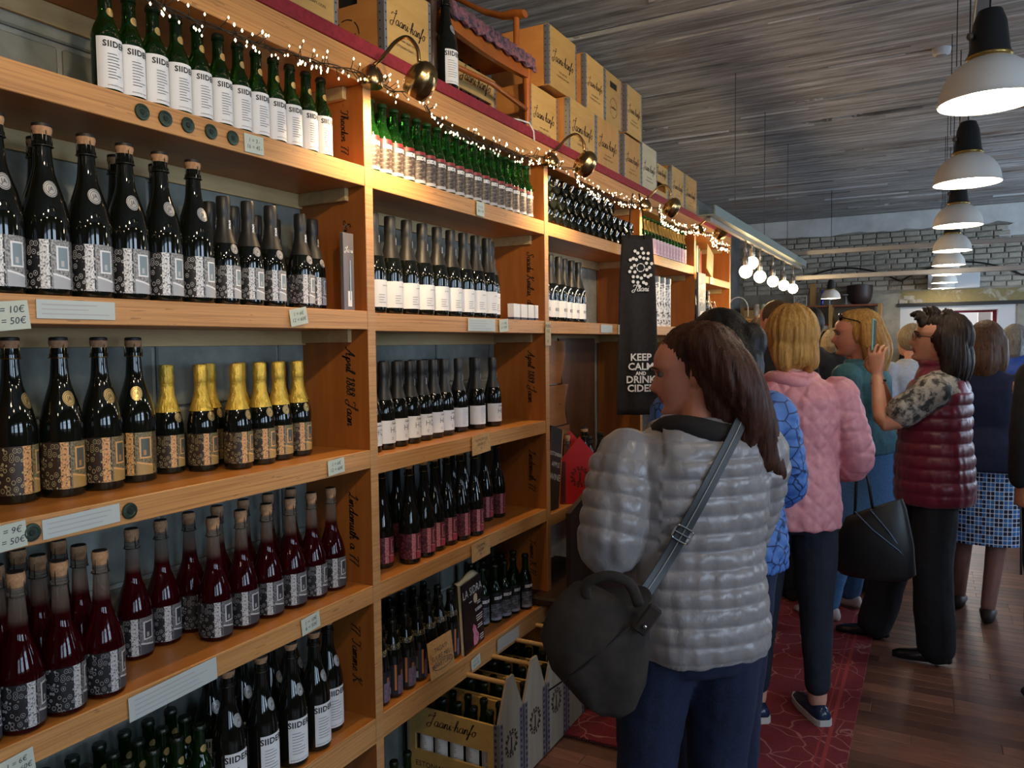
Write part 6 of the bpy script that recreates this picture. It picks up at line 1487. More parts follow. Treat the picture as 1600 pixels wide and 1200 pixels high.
def person(loc, rz, label, P_):
    """P_: pose and clothing; all joints local: +Y forward, +X the person's right"""
    H = P_.get('H', 1.65); k = H / 1.65; vx = P_.get('voxel', .008)
    hz = P_.get('hip', .87) * k
    nk = Vector(P_.get('neck', (0, 0, 1.385 * k))); hd = Vector(P_.get('head', (0, .025, 1.425 * k)))
    Mh = Matrix.Translation(hd) @ Euler((math.radians(P_.get('hpitch', 0)), math.radians(P_.get('hroll', 0)), 0)).to_matrix().to_4x4()
    Mh = Matrix.Translation(hd) @ Matrix.Rotation(math.radians(P_.get('hyaw', 0)), 4, 'Z') @ Matrix.Rotation(math.radians(P_.get('hpitch', 0)), 4, 'X') @ Matrix.Rotation(math.radians(P_.get('hroll', 0)), 4, 'Y')
    hs = P_.get('hs', 1.0)
    armL = P_.get('armL', [(-.165, 0, 1.315 * k), (-.200, -.02, 1.05 * k), (-.185, .06, .82 * k)]); armR = P_.get('armR', [(-a[0], a[1], a[2]) for a in armL])
    legL = P_.get('legL', [(-.085, 0, hz), (-.095, .02, .47 * k), (-.095, -.01, .075)]); legR = P_.get('legR', [(-a[0], a[1], a[2]) for a in legL])
    g = P_.get('girth', 1.0)
    tr_ = [(0, -.01, hz - .09 * k, .10 * g, .09 * g), (0, -.01, hz, .160 * g, .115 * g), (0, 0, hz + .12 * k, .150 * g, .105 * g), (0, 0, 1.08 * k, .140 * g, .100 * g), (0, .01, 1.2 * k, .150 * g, .112 * g), (0, 0, 1.29 * k, .155 * g, .100 * g), (0, -.005, 1.345 * k, .125 * g, .078 * g), (0, 0, 1.385 * k, .06, .055)]
    sk = P_.get('skin', SK1)
    mb = MB(); torso(mb, tr_)
    chain(mb, [(nk.x, nk.y - .01, nk.z - .05), (hd.x, hd.y - .03, hd.z + .05)], [.055, .050])
    head_loft(mb, Mh, hs, P_.get('jaw', 1.0))
    for A_, sd_ in ((armL, 1), (armR, -1)):
        chain(mb, A_, [.050, .040, .026], sub=4)
    for L_ in (legL, legR): chain(mb, L_, [.080, .054, .036], sub=4)
    for key, A_, sd_ in (('handL', armL, 1), ('handR', armR, -1)):
        hspec = P_.get(key)
        w_ = Vector(A_[-1]); d_ = (Vector(A_[-1]) - Vector(A_[-2])).normalized()
        if hspec: hand(mb, aim(w_ + Vector(hspec[0]).normalized() * .03, hspec[0], hspec[1]), hspec[2], 1.0, hspec[3] if len(hspec) > 3 else sd_)
        elif hspec is None: hand(mb, aim(w_ + d_ * .03, d_, (-.2 * sd_, -.9, 0) if False else (sd_ * -.6, -.5, .1)), .45, 1.0, sd_)
    for L_ in (legL, legR):
        a_ = Vector(L_[-1]); yaw = P_.get('footyaw', 0); fx, fy = math.sin(-yaw), math.cos(-yaw)
        chain(mb, [(a_.x - fx * .03, a_.y - fy * .03, .036), (a_.x + fx * .08, a_.y + fy * .08, .030), (a_.x + fx * .15, a_.y + fy * .15, .020)], [.026, .022, .012], sub=3)
    me = remesh(mb, vx, 1); me.materials.append(sk); me.materials.append(M_lip)
    if vx < .0075:
        Mi = np.array(Mh.inverted())
        ctr = np.empty(len(me.polygons) * 3); me.polygons.foreach_get('center', ctr); ctr = ctr.reshape(-1, 3) @ Mi[:3, :3].T + Mi[:3, 3]; ctr /= hs
        lip = (ctr[:, 1] > .079) & (np.abs(ctr[:, 0]) < .023) & (ctr[:, 2] > .041) & (ctr[:, 2] < .066) & (np.abs(ctr[:, 2] - .0535) < .0125 - .35 * np.abs(ctr[:, 0]) * .4)
        me.polygons.foreach_set('material_index', lip.astype(int))
    body = obj('person', me, None, None, (loc[0], loc[1], 0), (0, 0, math.radians(rz))); tag(body, label, 'person', P_.get('group'))
    def child(name, me_, m_): return obj(name, me_, m_, body)
    if P_.get('face', False):
        for sg in (-1, 1):
            eb = MB(); eb.ell((sg * .032 * hs, .0690 * hs, .1205 * hs), (.0125 * hs, .0115 * hs, .0105 * hs), 14, 10, Mh); child('eye', eb.mesh('e', True), M_eye)
            ib = MB(); ib.ell((sg * .032 * hs, .0775 * hs, .1200 * hs), (.0062 * hs, .0045 * hs, .0064 * hs), 12, 8, Mh); child('iris', ib.mesh('i', True), M_iris)
            bb = MB(); bb.tube([(sg * .014 * hs, .093 * hs, .1365 * hs), (sg * .030 * hs, .092 * hs, .1405 * hs), (sg * .046 * hs, .082 * hs, .1375 * hs), (sg * .054 * hs, .073 * hs, .1325 * hs)], [.0026, .0032, .0026, .0014], 6, Mh); child('eyebrow', bb.mesh('b', True), P_.get('brow', M_iris))
            lb = MB(); lb.tube([(sg * .020 * hs, .079 * hs, .1245 * hs), (sg * .032 * hs, .0815 * hs, .1275 * hs), (sg * .045 * hs, .075 * hs, .1235 * hs)], [.0012, .0020, .0012], 5, Mh); child('eyelid', lb.mesh('l', True), mat('lash', (.05, .025, .02), .6))
    # hair
    hm = MB()
    for kind_, *a in P_['hair']:
        if kind_ == 'e': hm.ell(a[0], a[1], 22, 14, Mh)
        else: chain(hm, [tuple(Mh @ Vector(p)) for p in a[0]], a[1], 12, sub=4)
    hme = remesh(hm, P_.get('hvox', .006), 2, 'hair'); strands(hme, Mh, P_.get('hamp', .005), P_.get('hfreq', 26))
    child('hair', hme, P_['hairm'])
    # trousers / skirt
    if 'pants' in P_:
        pm_, r0 = P_['pants']; pb = MB(); torso(pb, [(0, -.01, hz - .11 * k, .12 * g, .10 * g), (0, -.012, hz - .02, .178 * g, .132 * g), (0, -.008, hz + .10 * k, .168 * g, .122 * g), (0, 0, hz + .16 * k, .160 * g, .115 * g)])
        for L_ in (legL, legR):
            e_ = Vector(L_[-1]); L2 = list(L_[:-1]) + [(e_.x, e_.y, P_.get('cuff', .10))]
            chain(pb, L2, [r0[0], r0[1], r0[2]], 16, sub=4)
        pme = remesh(pb, max(vx, .009), 3, 'trousers'); cloth_noise(pme, .006, 10, P_.get('seed', 0)); child('trousers', pme, pm_)
    if 'skirt' in P_:
        sm_, z0, z1, rx0, rx1 = P_['skirt']; sb_ = MB(); R = []
        for i in range(16):
            u = i / 15; z = z0 + (z1 - z0) * u; rx = rx0 + (rx1 - rx0) * u
            R.append([(rx * math.cos(a) * (1 + .03 * (1 - u) * math.sin(a * 5)), rx * .72 * math.sin(a) * (1 + .03 * (1 - u) * math.sin(a * 5)), z) for a in np.linspace(0, 2 * PI, 40, endpoint=False)])
        child('skirt', sb_.loft(R).mesh('s', True, 60), sm_)
    # top garment
    T_ = P_['top']; tm = T_['mat']; tb = MB(); ex = T_.get('ex', .018)
    z0 = T_.get('hem', hz - .08); w0 = T_.get('hemw', .19)
    rr = [(0, -.005, z0, w0 * g, (w0 - .032) * g), (0, -.005, z0 + .06, (w0 + .004) * g, (w0 - .03) * g), (0, 0, (z0 + 1.08 * k) / 2 + .03, (w0 - .004) * g, (w0 - .038) * g), (0, 0, 1.08 * k, T_.get('waist', .165) * g + ex * .4, .118 * g + ex * .4), (0, .008, 1.2 * k, .165 * g + ex, .125 * g + ex), (0, 0, 1.29 * k, .170 * g + ex, .112 * g + ex), (0, -.005, 1.345 * k, .138 * g + ex, .085 * g + ex), (0, -.005, 1.385 * k, .075 + ex * .6, .066 + ex * .5), (0, -.004, T_.get('collar', 1.405) * k, .066 + ex * .5, .062 + ex * .5)]
    torso(tb, rr)
    sl = T_.get('sleeve', 'long')
    arms = []
    if sl != 'none':
        for A_ in (armL, armR):
            ar = T_.get('armr', (.068, .056, .042))
            if sl == 'short':
                A2 = [A_[0], tuple(np.array(A_[0]) * .35 + np.array(A_[1]) * .65)]; chain(tb, A2, [ar[0], ar[1]], 16, sub=4); arms.append(A2)
            else: chain(tb, A_, ar, 16, sub=5); arms.append(A_)
    tme = remesh(tb, T_.get('voxel', max(.007, vx)), 4, 'top')
    cloth_noise(tme, T_.get('wrinkle', .006), 9, P_.get('seed', 0) + 3)
    if 'quilt' in T_: quilt(tme, *T_['quilt'], arms, T_.get('armr', (.07,))[0] * 1.35, .0, T_.get('wr', .0025))
    child(T_.get('name', 'jacket'), tme, tm)
    if 'scarf' in T_:
        cb_ = MB(); cb_.tube([(.085 * math.cos(a), -.012 + .078 * math.sin(a), 1.366 * k + .012 * math.sin(2 * a)) for a in np.linspace(0, 2 * PI, 20, endpoint=False)], .029, 10, closed=True); child(T_['scarf'][1], cb_.mesh('c', True), T_['scarf'][0])
    # shoes
    if 'shoes' in P_:
        for L_ in (legL, legR):
            a_ = Vector(L_[-1]); yaw = P_.get('footyaw', 0); fx, fy = math.sin(-yaw), math.cos(-yaw); zb = P_.get('lift', {}).get('L' if L_ is legL else 'R', 0)
            sb2 = MB(); M2 = Matrix.Translation((a_.x, a_.y, 0)) @ Matrix.Rotation(yaw, 4, 'Z'); R = []
            for y, rx, h_, z_ in ((-.065, .018, .05, .012), (-.055, .030, .075, .006), (-.02, .036, .085, .004), (.04, .040, .072, .004), (.10, .043, .056, .004), (.155, .036, .048, .005), (.185, .020, .036, .008)):
                R.append([(rx * math.cos(a), y, z_ + (h_ - z_) * (.5 + .5 * math.sin(a))) for a in np.linspace(0, 2 * PI, 18, endpoint=False)])
            sh = child('shoe', sb2.loft(R, True, M2).mesh('s', True, 70), P_['shoes'])
            if 'sole' in P_:
                so = MB(); R = []
                for y, rx in ((-.07, .020), (-.055, .034), (0, .040), (.08, .046), (.15, .040), (.188, .018)):
                    R.append([(-rx, y, .001), (rx, y, .001), (rx, y, .034), (-rx, y, .034)])
                o_ = obj('sole', so.loft(R, True, M2).mesh('s', True, 40), P_['sole'], sh)
    return body, Mh

# ---- clothing materials
def cloth(name, c1, c2, rough=.8, sc=60, **kw): 
    m = speckle(name, c1, c2, sc, rough, (1, 1, 1), .15); return m
M_puff = mat('grey_puffer', (.27, .245, .245), .30, **{'Sheen Weight': .2, 'Specular IOR Level': .55})
for m_ in (M_puff,):
    t = NT(m_); v = t.coords('Object', (1, 1, .45)); g = t.noise(v, 55, 4, .6, 1.2); t.bump(g, .35, .004)
M_pink = cloth('pink_quilt', (.64, .24, .28), (.74, .32, .35), .5, 40)
M_blueq = cloth('blue_quilt', (.05, .14, .42), (.08, .20, .52), .6, 40)
t = NT(M_blueq); vo = t.n('ShaderNodeTexVoronoi', feature='DISTANCE_TO_EDGE'); vo.inputs['Scale'].default_value = 22; t.l(t.coords('Object'), vo.inputs['Vector'])
t.col(t.mix(t.math('LESS_THAN', vo.outputs['Distance'], .05), (.07, .18, .50), (.012, .03, .12)))
M_jean = cloth('indigo_denim', (.006, .011, .034), (.011, .022, .066), .8, 160)
M_blk = cloth('black_trouser', (.007, .007, .010), (.012, .012, .016), .85, 120)
M_navy = cloth('navy_trouser', (.008, .011, .022), (.014, .018, .034), .85, 120)
M_maroon = mat('maroon_puffer', (.17, .010, .030), .34, **{'Sheen Weight': .2})
t = NT(M_maroon); g = t.noise(t.coords('Object', (1, 1, .45)), 55, 4, .6, 1.2); t.bump(g, .3, .004)
M_floral = speckle('grey_floral', (.035, .033, .03), (.42, .38, .33), 26, .7, (1, 1, 1), .1, (.42, .56))
M_teal = cloth('teal_jacket', (.03, .12, .16), (.05, .18, .22), .7, 40)
M_navysw = cloth('navy_sweater', (.006, .010, .038), (.010, .016, .055), .85, 90)
M_black = cloth('black_cloth', (.008, .008, .009), (.014, .013, .014), .85, 90)
M_ltblue = cloth('pale_blue_shirt', (.38, .44, .56), (.50, .55, .64), .7, 50)
M_cobalt = speckle('cobalt_print', (.008, .04, .30), (.02, .09, .42), 20, .6)
M_denim = cloth('bright_denim', (.05, .15, .34), (.08, .21, .42), .8, 80)
M_skirt = mat('flower_tile_skirt', (.1, .2, .5), .7); t = NT(M_skirt)
tc = t.n('ShaderNodeTexCoord'); sx = t.n('ShaderNodeSeparateXYZ'); t.l(tc.outputs['Object'], sx.inputs[0])
az = t.math('MULTIPLY', t.math('ARCTAN2', sx.outputs[0], sx.outputs[1]), .19)
cm = t.n('ShaderNodeCombineXYZ'); t.l(az, cm.inputs[0]); t.l(sx.outputs[2], cm.inputs[1])
def fr2(x, p_): return t.math('FRACT', t.math('DIVIDE', t.math('ADD', x, 10.0), p_))
ua, va = fr2(az, .0235), fr2(sx.outputs[2], .0235)
dd = t.math('MAXIMUM', t.math('ABSOLUTE', t.math('SUBTRACT', ua, .5)), t.math('ABSOLUTE', t.math('SUBTRACT', va, .5)))
tile = t.math('LESS_THAN', t.math('SQRT', t.math('ADD', t.math('POWER', t.math('SUBTRACT', ua, .5), 4), t.math('POWER', t.math('SUBTRACT', va, .5), 4))), .17)
chk = t.math('GREATER_THAN', t.math('FRACT', t.math('MULTIPLY', t.math('ADD', t.math('FLOOR', t.math('DIVIDE', t.math('ADD', az, 10.0), .047)), t.math('FLOOR', t.math('DIVIDE', t.math('ADD', sx.outputs[2], 10.0), .047))), .5)), .25)
t.col(t.mix(tile, (.62, .68, .78), t.mix(chk, (.03, .17, .48), (.006, .010, .045))))
H_brown = hair_mat('hair_chestnut', (.018, .006, .003), (.085, .028, .014)); H_black = hair_mat('hair_black', (.004, .004, .004), (.014, .012, .011), .45)
H_blond = hair_mat('hair_golden', (.30, .13, .025), (.58, .33, .09)); H_dark = hair_mat('hair_dark_brown', (.010, .006, .004), (.040, .022, .014)); H_bob = hair_mat('hair_brown_bob', (.045, .018, .008), (.13, .060, .028))
H_grey = hair_mat('hair_grey', (.10, .09, .08), (.28, .26, .23)); H_ash = hair_mat('hair_ash_blond', (.16, .11, .06), (.36, .29, .19)); H_short = hair_mat('hair_short_brown', (.05, .025, .012), (.12, .065, .032))
CAP = ('e', (0, -.030, .135), (.086, .106, .104))

# woman in the grey quilted jacket
hairP1 = [('e', (0, -.046, .126), (.086, .093, .103)), ('e', (0, -.022, .160), (.080, .090, .074))]
for x0, x1, y1, z1, r1 in ((.0, .02, -.155, -.155, .045), (.045, .070, -.140, -.175, .040), (-.045, -.035, -.140, -.135, .040), (.070, .080, -.09, -.13, .034), (-.070, -.080, -.075, -.10, .030), (.02, .045, -.160, -.165, .032), (-.02, -.005, -.165, -.17, .032)):
    hairP1.append(('c', [(x0, -.06, .17), (x0 * 1.2, -.105, .08), ((x0 + x1) / 2 * 1.1, -.13, -.03), (x1, y1, z1)], [.055, .058, r1 * 1.2, r1 * .62]))
hairP1.append(('c', [(-.070, -.03, .17), (-.080, -.045, .10), (-.078, -.06, .02), (-.074, -.075, -.06)], [.022, .026, .028, .015]))
hairP1.append(('c', [(.072, .01, .17), (.084, -.01, .10), (.082, -.025, .0), (.080, -.04, -.09)], [.024, .028, .028, .015]))
b1_, Mh1 = person((.888, 1.865), 40, 'woman in grey quilted jacket and jeans looking down at the shelf', dict(
    H=1.58, girth=.96, head=(.032, .042, 1.336), neck=(.02, .01, 1.31), hyaw=60, hpitch=-10, hs=.98, voxel=.0055, face=True, skin=SK2, hairm=H_brown, hair=hairP1, hamp=.007, hfreq=34, hvox=.006, brow=H_brown,
    armL=[(-.175, 0, 1.235), (-.228, -.03, 1.045), (-.11, .19, 1.06)], armR=[(.170, 0, 1.235), (.165, .11, 1.01), (.06, .26, 1.02)],
    legL=[(-.09, 0, .80), (-.115, .03, .44), (-.12, .0, .075)], legR=[(.08, 0, .80), (.09, .05, .44), (.095, .02, .075)],
    pants=(M_jean, (.105, .078, .066)), shoes=M_black, hip=.86,
    top=dict(mat=M_puff, hem=.765, hemw=.184, waist=.172, ex=.026, voxel=.0052, quilt=('rows', .043, .0095), armr=(.086, .078, .055), collar=1.395, wrinkle=.006, wr=.006, scarf=(mat('dark_fur', (.012, .008, .007), .9), 'collar_lining'))))
# her shoulder bag and strap
M_suede = speckle('dark_suede', (.018, .013, .010), (.040, .029, .021), 18, .9); M_strap = mat('strap_leather', (.05, .055, .06), .5)
bg_ = empty('shoulder_bag', (.735, 1.56, .70)); bg_.rotation_euler = (0, .10, math.radians(20)); tag(bg_, 'large slouchy dark brown suede bag hanging at the grey jacket', 'bag')
R = []
for z, wx, wy, cx in ((.0, .035, .03, .045), (.02, .065, .048, .035), (.08, .105, .060, .012), (.15, .120, .062, -.005), (.21, .112, .050, .0), (.255, .098, .032, .014), (.27, .090, .016, .022)):
    R.append([(cx + wx * math.cos(a) + .01 * noise.noise(Vector((a, z * 9, 0))), wy * math.sin(a) * (1 + .3 * noise.noise(Vector((a * 2, z * 7, 2)))), z + .02 * math.sin(a * 2) * (z > .2)) for a in np.linspace(0, 2 * PI, 28, endpoint=False)])
obj('body', MB().loft(R).mesh('b', True, 70), M_suede, bg_)
obj('handle', MB().tube([tuple(p) for p in catmull([(-.03, -.03, .26), (-.03, -.05, .30), (.015, -.06, .325), (.06, -.05, .31), (.085, -.03, .26)], 5)], .012, 8, flat=.5).mesh('h', True), M_suede, bg_)
obj('seam', MB().tube([(-.09, -.050, .05), (-.02, -.064, .12), (.07, -.045, .215)], .002, 5).mesh('s', True), M_blk, bg_)
obj('strap_tab', MB().box(-.016, .016, -.006, .006, -.035, .035, .004, Matrix.Translation((.105, -.045, .235)) @ Matrix.Rotation(.5, 4, 'Y')).mesh('t'), M_suede, bg_)
obj('stud', MB().ell((.101, -.053, .222), (.005, .004, .005), 10, 8).mesh('s', True), mat('chrome', (.7, .7, .7), .15, 1.0), bg_)
st = empty('bag_strap', (.83, 1.60, .93)); tag(st, 'grey leather strap running diagonally across the quilted jacket back', 'strap')
def ribbon(pts, wv_, th):
    mb = MB(); Q = [Vector(p) for p in catmull(pts, 6)]; R = []
    for i, p in enumerate(Q):
        t_ = (Q[min(i + 1, len(Q) - 1)] - Q[max(i - 1, 0)]).normalized(); view = Vector((.5, -.85, 0)); n_ = (view - t_ * view.dot(t_)).normalized(); s_ = t_.cross(n_)
        R.append([tuple(p + s_ * wv_ + n_ * th), tuple(p - s_ * wv_ + n_ * th), tuple(p - s_ * wv_ - n_ * th), tuple(p + s_ * wv_ - n_ * th)])
    return mb.loft(R)
from mathutils.bvhtree import BVHTree
def on_surface(body, childname, pts, off=.006, dirn=Vector((-.26, .965, 0))):
    """slide points horizontally onto a garment"""
    ch = [c for c in body.children if c.name.split('.')[0] == childname][0]
    M_ = Matrix.Translation(body.location) @ body.rotation_euler.to_matrix().to_4x4()
    vs = [M_ @ v.co for v in ch.data.vertices]; ps = [tuple(p.vertices) for p in ch.data.polygons]
    bv = BVHTree.FromPolygons(vs, ps); out = []
    for p in pts:
        p = Vector(p); hit = bv.ray_cast(p - dirn * .6, dirn)
        out.append(tuple(hit[0] - dirn * off) if hit[0] is not None else tuple(p))
    return out
sp_pts = on_surface(b1_, 'jacket', [tuple(Vector((1.035, 1.76, 1.345)) * (1 - u) + Vector((.86, 1.635, .965)) * u) for u in np.linspace(0, 1, 14)], .010)
sp_pts.append((.822, 1.612, .925))
for _ in range(6): sp_pts = [sp_pts[0]] + [tuple((Vector(sp_pts[i - 1]) + Vector(sp_pts[i]) * 2 + Vector(sp_pts[i + 1])) / 4) for i in range(1, len(sp_pts) - 1)] + [sp_pts[-1]]; base_ = Vector((.83, 1.60, .93)); sp_pts[:3] = [tuple(Vector(p) + Vector((-.26, .965, 0)) * d_) for p, d_ in zip(sp_pts[:3], (.016, .004, .0))]
sp_pts = [tuple(Vector(p) - base_) for p in sp_pts]
obj('leather_band', ribbon(sp_pts, .015, .0022).mesh('s', True, 40), M_strap, st)
obj('stitching', ribbon([tuple(Vector(p) + Vector((.0022, -.004, 0))) for p in sp_pts], .0008, .0006).mesh('s'), mat('thread_pale', (.4, .4, .38), .7), st)
pb_ = Vector(sp_pts[9])
bkl = MB(); t_ = (Vector(sp_pts[10]) - Vector(sp_pts[8])).normalized(); vw = Vector((.35, -.93, .1)); n_ = (vw - t_ * vw.dot(t_)).normalized(); s_ = t_.cross(n_)
bc_ = pb_ + n_ * .010
bkl.tube([tuple(bc_ + t_ * (.017 * math.copysign(abs(math.cos(a)) ** .4, math.cos(a))) + s_ * (.021 * math.copysign(abs(math.sin(a)) ** .4, math.sin(a)))) for a in np.linspace(0, 2 * PI, 20, endpoint=False)], .0026, 6, closed=True)
bkl.tube([tuple(bc_ - s_ * .021), tuple(bc_ + s_ * .021)], .002, 6)
obj('buckle', bkl.mesh('b', True, 40), MATS['chrome'], st)
obj('clip_ring', MB().tube([(.012 * math.cos(a), -.008, .012 * math.sin(a)) for a in np.linspace(0, 2 * PI, 14, endpoint=False)], .0025, 6, closed=True).mesh('r', True), MATS['chrome'], st)

# woman in the blue quilted jacket behind the grey one
person((.795, 2.56), 25, 'black-haired woman in blue quilted jacket behind the grey jacket', dict(
    H=1.61, voxel=.010, hyaw=25, hpitch=-14, hairm=H_black, hvox=.008, seed=5,
    hair=[CAP, ('e', (0, -.02, .13), (.098, .112, .112)), ('c', [(0, -.07, .14), (0, -.11, .03), (.0, -.11, -.06)], [.075, .072, .05]), ('e', (.035, -.135, .10), (.05, .045, .06))],
    armL=[(-.165, 0, 1.28), (-.20, .10, 1.04), (-.10, .26, 1.02)], armR=[(.165, 0, 1.28), (.225, .06, 1.03), (.13, .24, .98)],
    legL=[(-.085, 0, .84), (-.09, .02, .46), (-.095, -.01, .075)], legR=[(.085, 0, .84), (.07, -.01, .46), (.055, -.02, .075)],
    pants=(M_jean, (.105, .072, .058)), shoes=M_black,
    top=dict(mat=M_blueq, hem=.78, hemw=.205, waist=.175, ex=.022, voxel=.008, quilt=('diamond', .055, .008), armr=(.074, .064, .048))))
# woman in the pink jacket
person((.905, 3.235), 12, 'blonde woman in pink quilted jacket seen from behind', dict(
    H=1.645, girth=1.0, voxel=.008, hyaw=12, hpitch=-6, hairm=H_blond, hvox=.007, hamp=.010, hfreq=16, seed=9, skin=SK1,
    hair=[CAP, ('e', (0, -.022, .128), (.104, .122, .118)), ('e', (0, -.045, .055), (.088, .085, .085)), ('c', [(.05, -.08, .06), (.05, -.085, .0), (.045, -.08, -.03)], [.04, .035, .015]), ('c', [(-.05, -.08, .06), (-.05, -.085, .0), (-.045, -.08, -.03)], [.04, .035, .015])],
    armL=[(-.175, 0, 1.30), (-.215, .06, 1.05), (-.10, .25, 1.03)], armR=[(.175, 0, 1.30), (.248, .03, 1.04), (.15, .26, .98)],
    legL=[(-.085, 0, .86), (-.105, -.03, .47), (-.125, -.09, .085)], legR=[(.085, 0, .86), (.10, -.02, .47), (.105, -.05, .085)],
    pants=(M_navy, (.105, .070, .050)), cuff=.15, shoes=mat('blue_patent', (.01, .02, .06), .25), sole=mat('white_sole', (.6, .58, .54), .6), footyaw=.35,
    top=dict(mat=M_pink, hem=.785, hemw=.188, waist=.168, ex=.022, voxel=.0065, quilt=('diamond', .075, .006), armr=(.076, .066, .050), wr=.005, scarf=(M_pink, 'collar'))))
ks_ = empty('tote_bag', (1.19, 3.60, .50)); tag(ks_, 'big black leather tote bag hanging beside the pink jacket', 'bag')
R = []
for z, wx, wy in ((.0, .13, .05), (.03, .165, .065), (.16, .155, .065), (.26, .125, .05), (.30, .11, .03)):
    R.append([(wx * math.cos(a), wy * math.sin(a), z + (.05 * math.cos(a) if z > .2 else 0)) for a in np.linspace(0, 2 * PI, 24, endpoint=False)])
obj('body', MB().loft(R).mesh('b', True, 60), mat('black_leather', (.010, .010, .011), .42), ks_)
obj('handle', MB().tube([(-.075, 0, .24), (-.07, 0, .40), (-.045, -.02, .52), (-.02, 0, .40), (.0, 0, .27)], .010, 8, flat=.6).mesh('h', True), MATS['black_leather'], ks_)
obj('edge_trim', MB().tube([(-.01, -.05, .30), (.06, -.062, .22), (.135, -.03, .10), (.10, -.055, .14), (.0, -.066, .22), (-.07, -.06, .29)], .003, 5).mesh('t', True), mat('steel_blue_trim', (.10, .16, .26), .4), ks_)

# woman photographing with her phone
hairP8 = [('e', (0, -.050, .130), (.097, .105, .116)), ('e', (0, .015, .190), (.070, .072, .050))]
for x0, y0, x1, y1, z1 in ((0, .04, .005, .115, .232), (.02, .05, .03, .12, .215), (-.02, .05, -.035, .118, .222), (.03, .03, .045, .07, .256), (-.03, .02, -.04, .06, .262), (0, 0, .0, .035, .268), (.02, -.03, .03, -.02, .262), (-.03, -.04, -.04, -.03, .260), (-.04, .06, -.055, .105, .195)):
    hairP8.append(('c', [(x0, y0, .185), ((x0 + x1) / 2, (y0 + y1) / 2, (z1 + .205) / 2 + .01), (x1, y1, z1)], [.026, .016, .004]))
for x0, y0 in ((0, -.11), (.05, -.09), (-.05, -.09), (-.07, -.06), (.07, -.06)):
    hairP8.append(('c', [(x0, y0 + .03, .12), (x0 * 1.1, y0 - .01, .02), (x0 * 1.05, y0 - .005, -.07), (x0, y0 + .01, -.12)], [.055, .05, .04, .02]))
b8, Mh8 = person((1.425, 4.13), 85, 'woman in maroon quilted vest raising a phone with both hands', dict(
    H=1.64, girth=1.0, voxel=.0052, face=True, hyaw=8, hpitch=6, hs=1.02, skin=SK3, hairm=H_dark, hair=hairP8, hamp=.009, hfreq=22, brow=H_dark, head=(0, .022, 1.405), seed=2,
    armL=[(-.175, .0, 1.285), (-.235, .185, 1.135), (-.125, .245, 1.335)], armR=[(.175, .0, 1.285), (.20, .20, 1.14), (.045, .265, 1.335)],
    handL=((.15, .05, 1), (.95, -.3, .1), .40, -1), handR=((-.25, .05, 1), (-.95, -.3, .1), .40, 1),
    legL=[(-.085, -.01, .82), (-.10, .0, .45), (-.09, -.02, .08)], legR=[(.085, 0, .82), (.10, .17, .46), (.11, .27, .08)],
    pants=(M_blk, (.100, .088, .086)), cuff=.085, shoes=mat('black_patent_shoe', (.008, .008, .010), .2), footyaw=.15,
    top=dict(name='shirt', mat=M_floral, hem=.95, hemw=.165, ex=.012, sleeve='short', armr=(.076, .074, .05))))
vb = MB()
torso(vb, [(0, .005, .750, .200, .168), (0, .005, .82, .208, .175), (0, .01, .95, .202, .168), (0, .01, 1.06, .192, .155), (0, .012, 1.18, .190, .155), (0, .0, 1.27, .170, .142), (0, -.005, 1.335, .125, .108), (0, -.002, 1.38, .085, .085), (0, .005, 1.42, .078, .080)])
vme = remesh(vb, .0065, 3, 'vest'); cloth_noise(vme, .004, 9, 1); quilt(vme, 'rows', .058, .009, [], .01, .0, .004)
obj('vest', vme, M_maroon, b8)
gb = MB()
for sg in (-1, 1):
    gb.tube([(sg * (.032 + .024 * math.cos(a)), .098 - .012 * abs(math.cos(a)) * (1 if math.cos(a) * 1 > 0 else 0), .118 + .017 * math.sin(a)) for a in np.linspace(0, 2 * PI, 20, endpoint=False)], .0015, 5, Mh8, closed=True)
    gb.tube([(sg * .056, .086, .124), (sg * .079, .03, .122), (sg * .080, -.02, .115)], .0017, 5, Mh8)
gb.tube([(-.009, .099, .121), (0, .102, .124), (.009, .099, .121)], .0015, 5, Mh8)
obj('glasses', gb.mesh('g', True), mat('glasses_frame', (.03, .015, .012), .3, .3), b8)
eb_ = MB().ell((-.074, -.008, .074), (.004, .004, .006), 8, 6, Mh8); obj('earring', eb_.mesh('e', True), mat('pearl', (.7, .65, .6), .2, .3), b8)
obj('bracelet', MB().tube([tuple(Vector((-.133, .240, 1.318)) + Vector((.030 * math.cos(a), .030 * math.sin(a), .006 * math.cos(a)))) for a in np.linspace(0, 2 * PI, 18, endpoint=False)], .0022, 5, closed=True).mesh('b', True), mat('red_thread', (.35, .03, .03), .6), b8)
obj('watch_band', MB().tube([tuple(Vector((.052, .262, 1.318)) + Vector((.030 * math.cos(a), .030 * math.sin(a), .0))) for a in np.linspace(0, 2 * PI, 18, endpoint=False)], .007, 6, closed=True).mesh('b', True), M_blk, b8)
ph = empty('smartphone', (1.150, 4.085, 1.475)); ph.rotation_euler = (.0, .10, math.radians(84)); tag(ph, 'slim phone in pale green case held up by the photographer', 'phone')
obj('case', MB().box(-.036, .036, -.0045, .0045, -.01, .145, .003).mesh('c'), mat('mint_case', (.25, .52, .44), .4), ph)
obj('screen', MB().box(-.033, .033, -.0056, -.0046, -.004, .139).mesh('s'), mat('phone_screen', (.02, .02, .025), .1), ph)

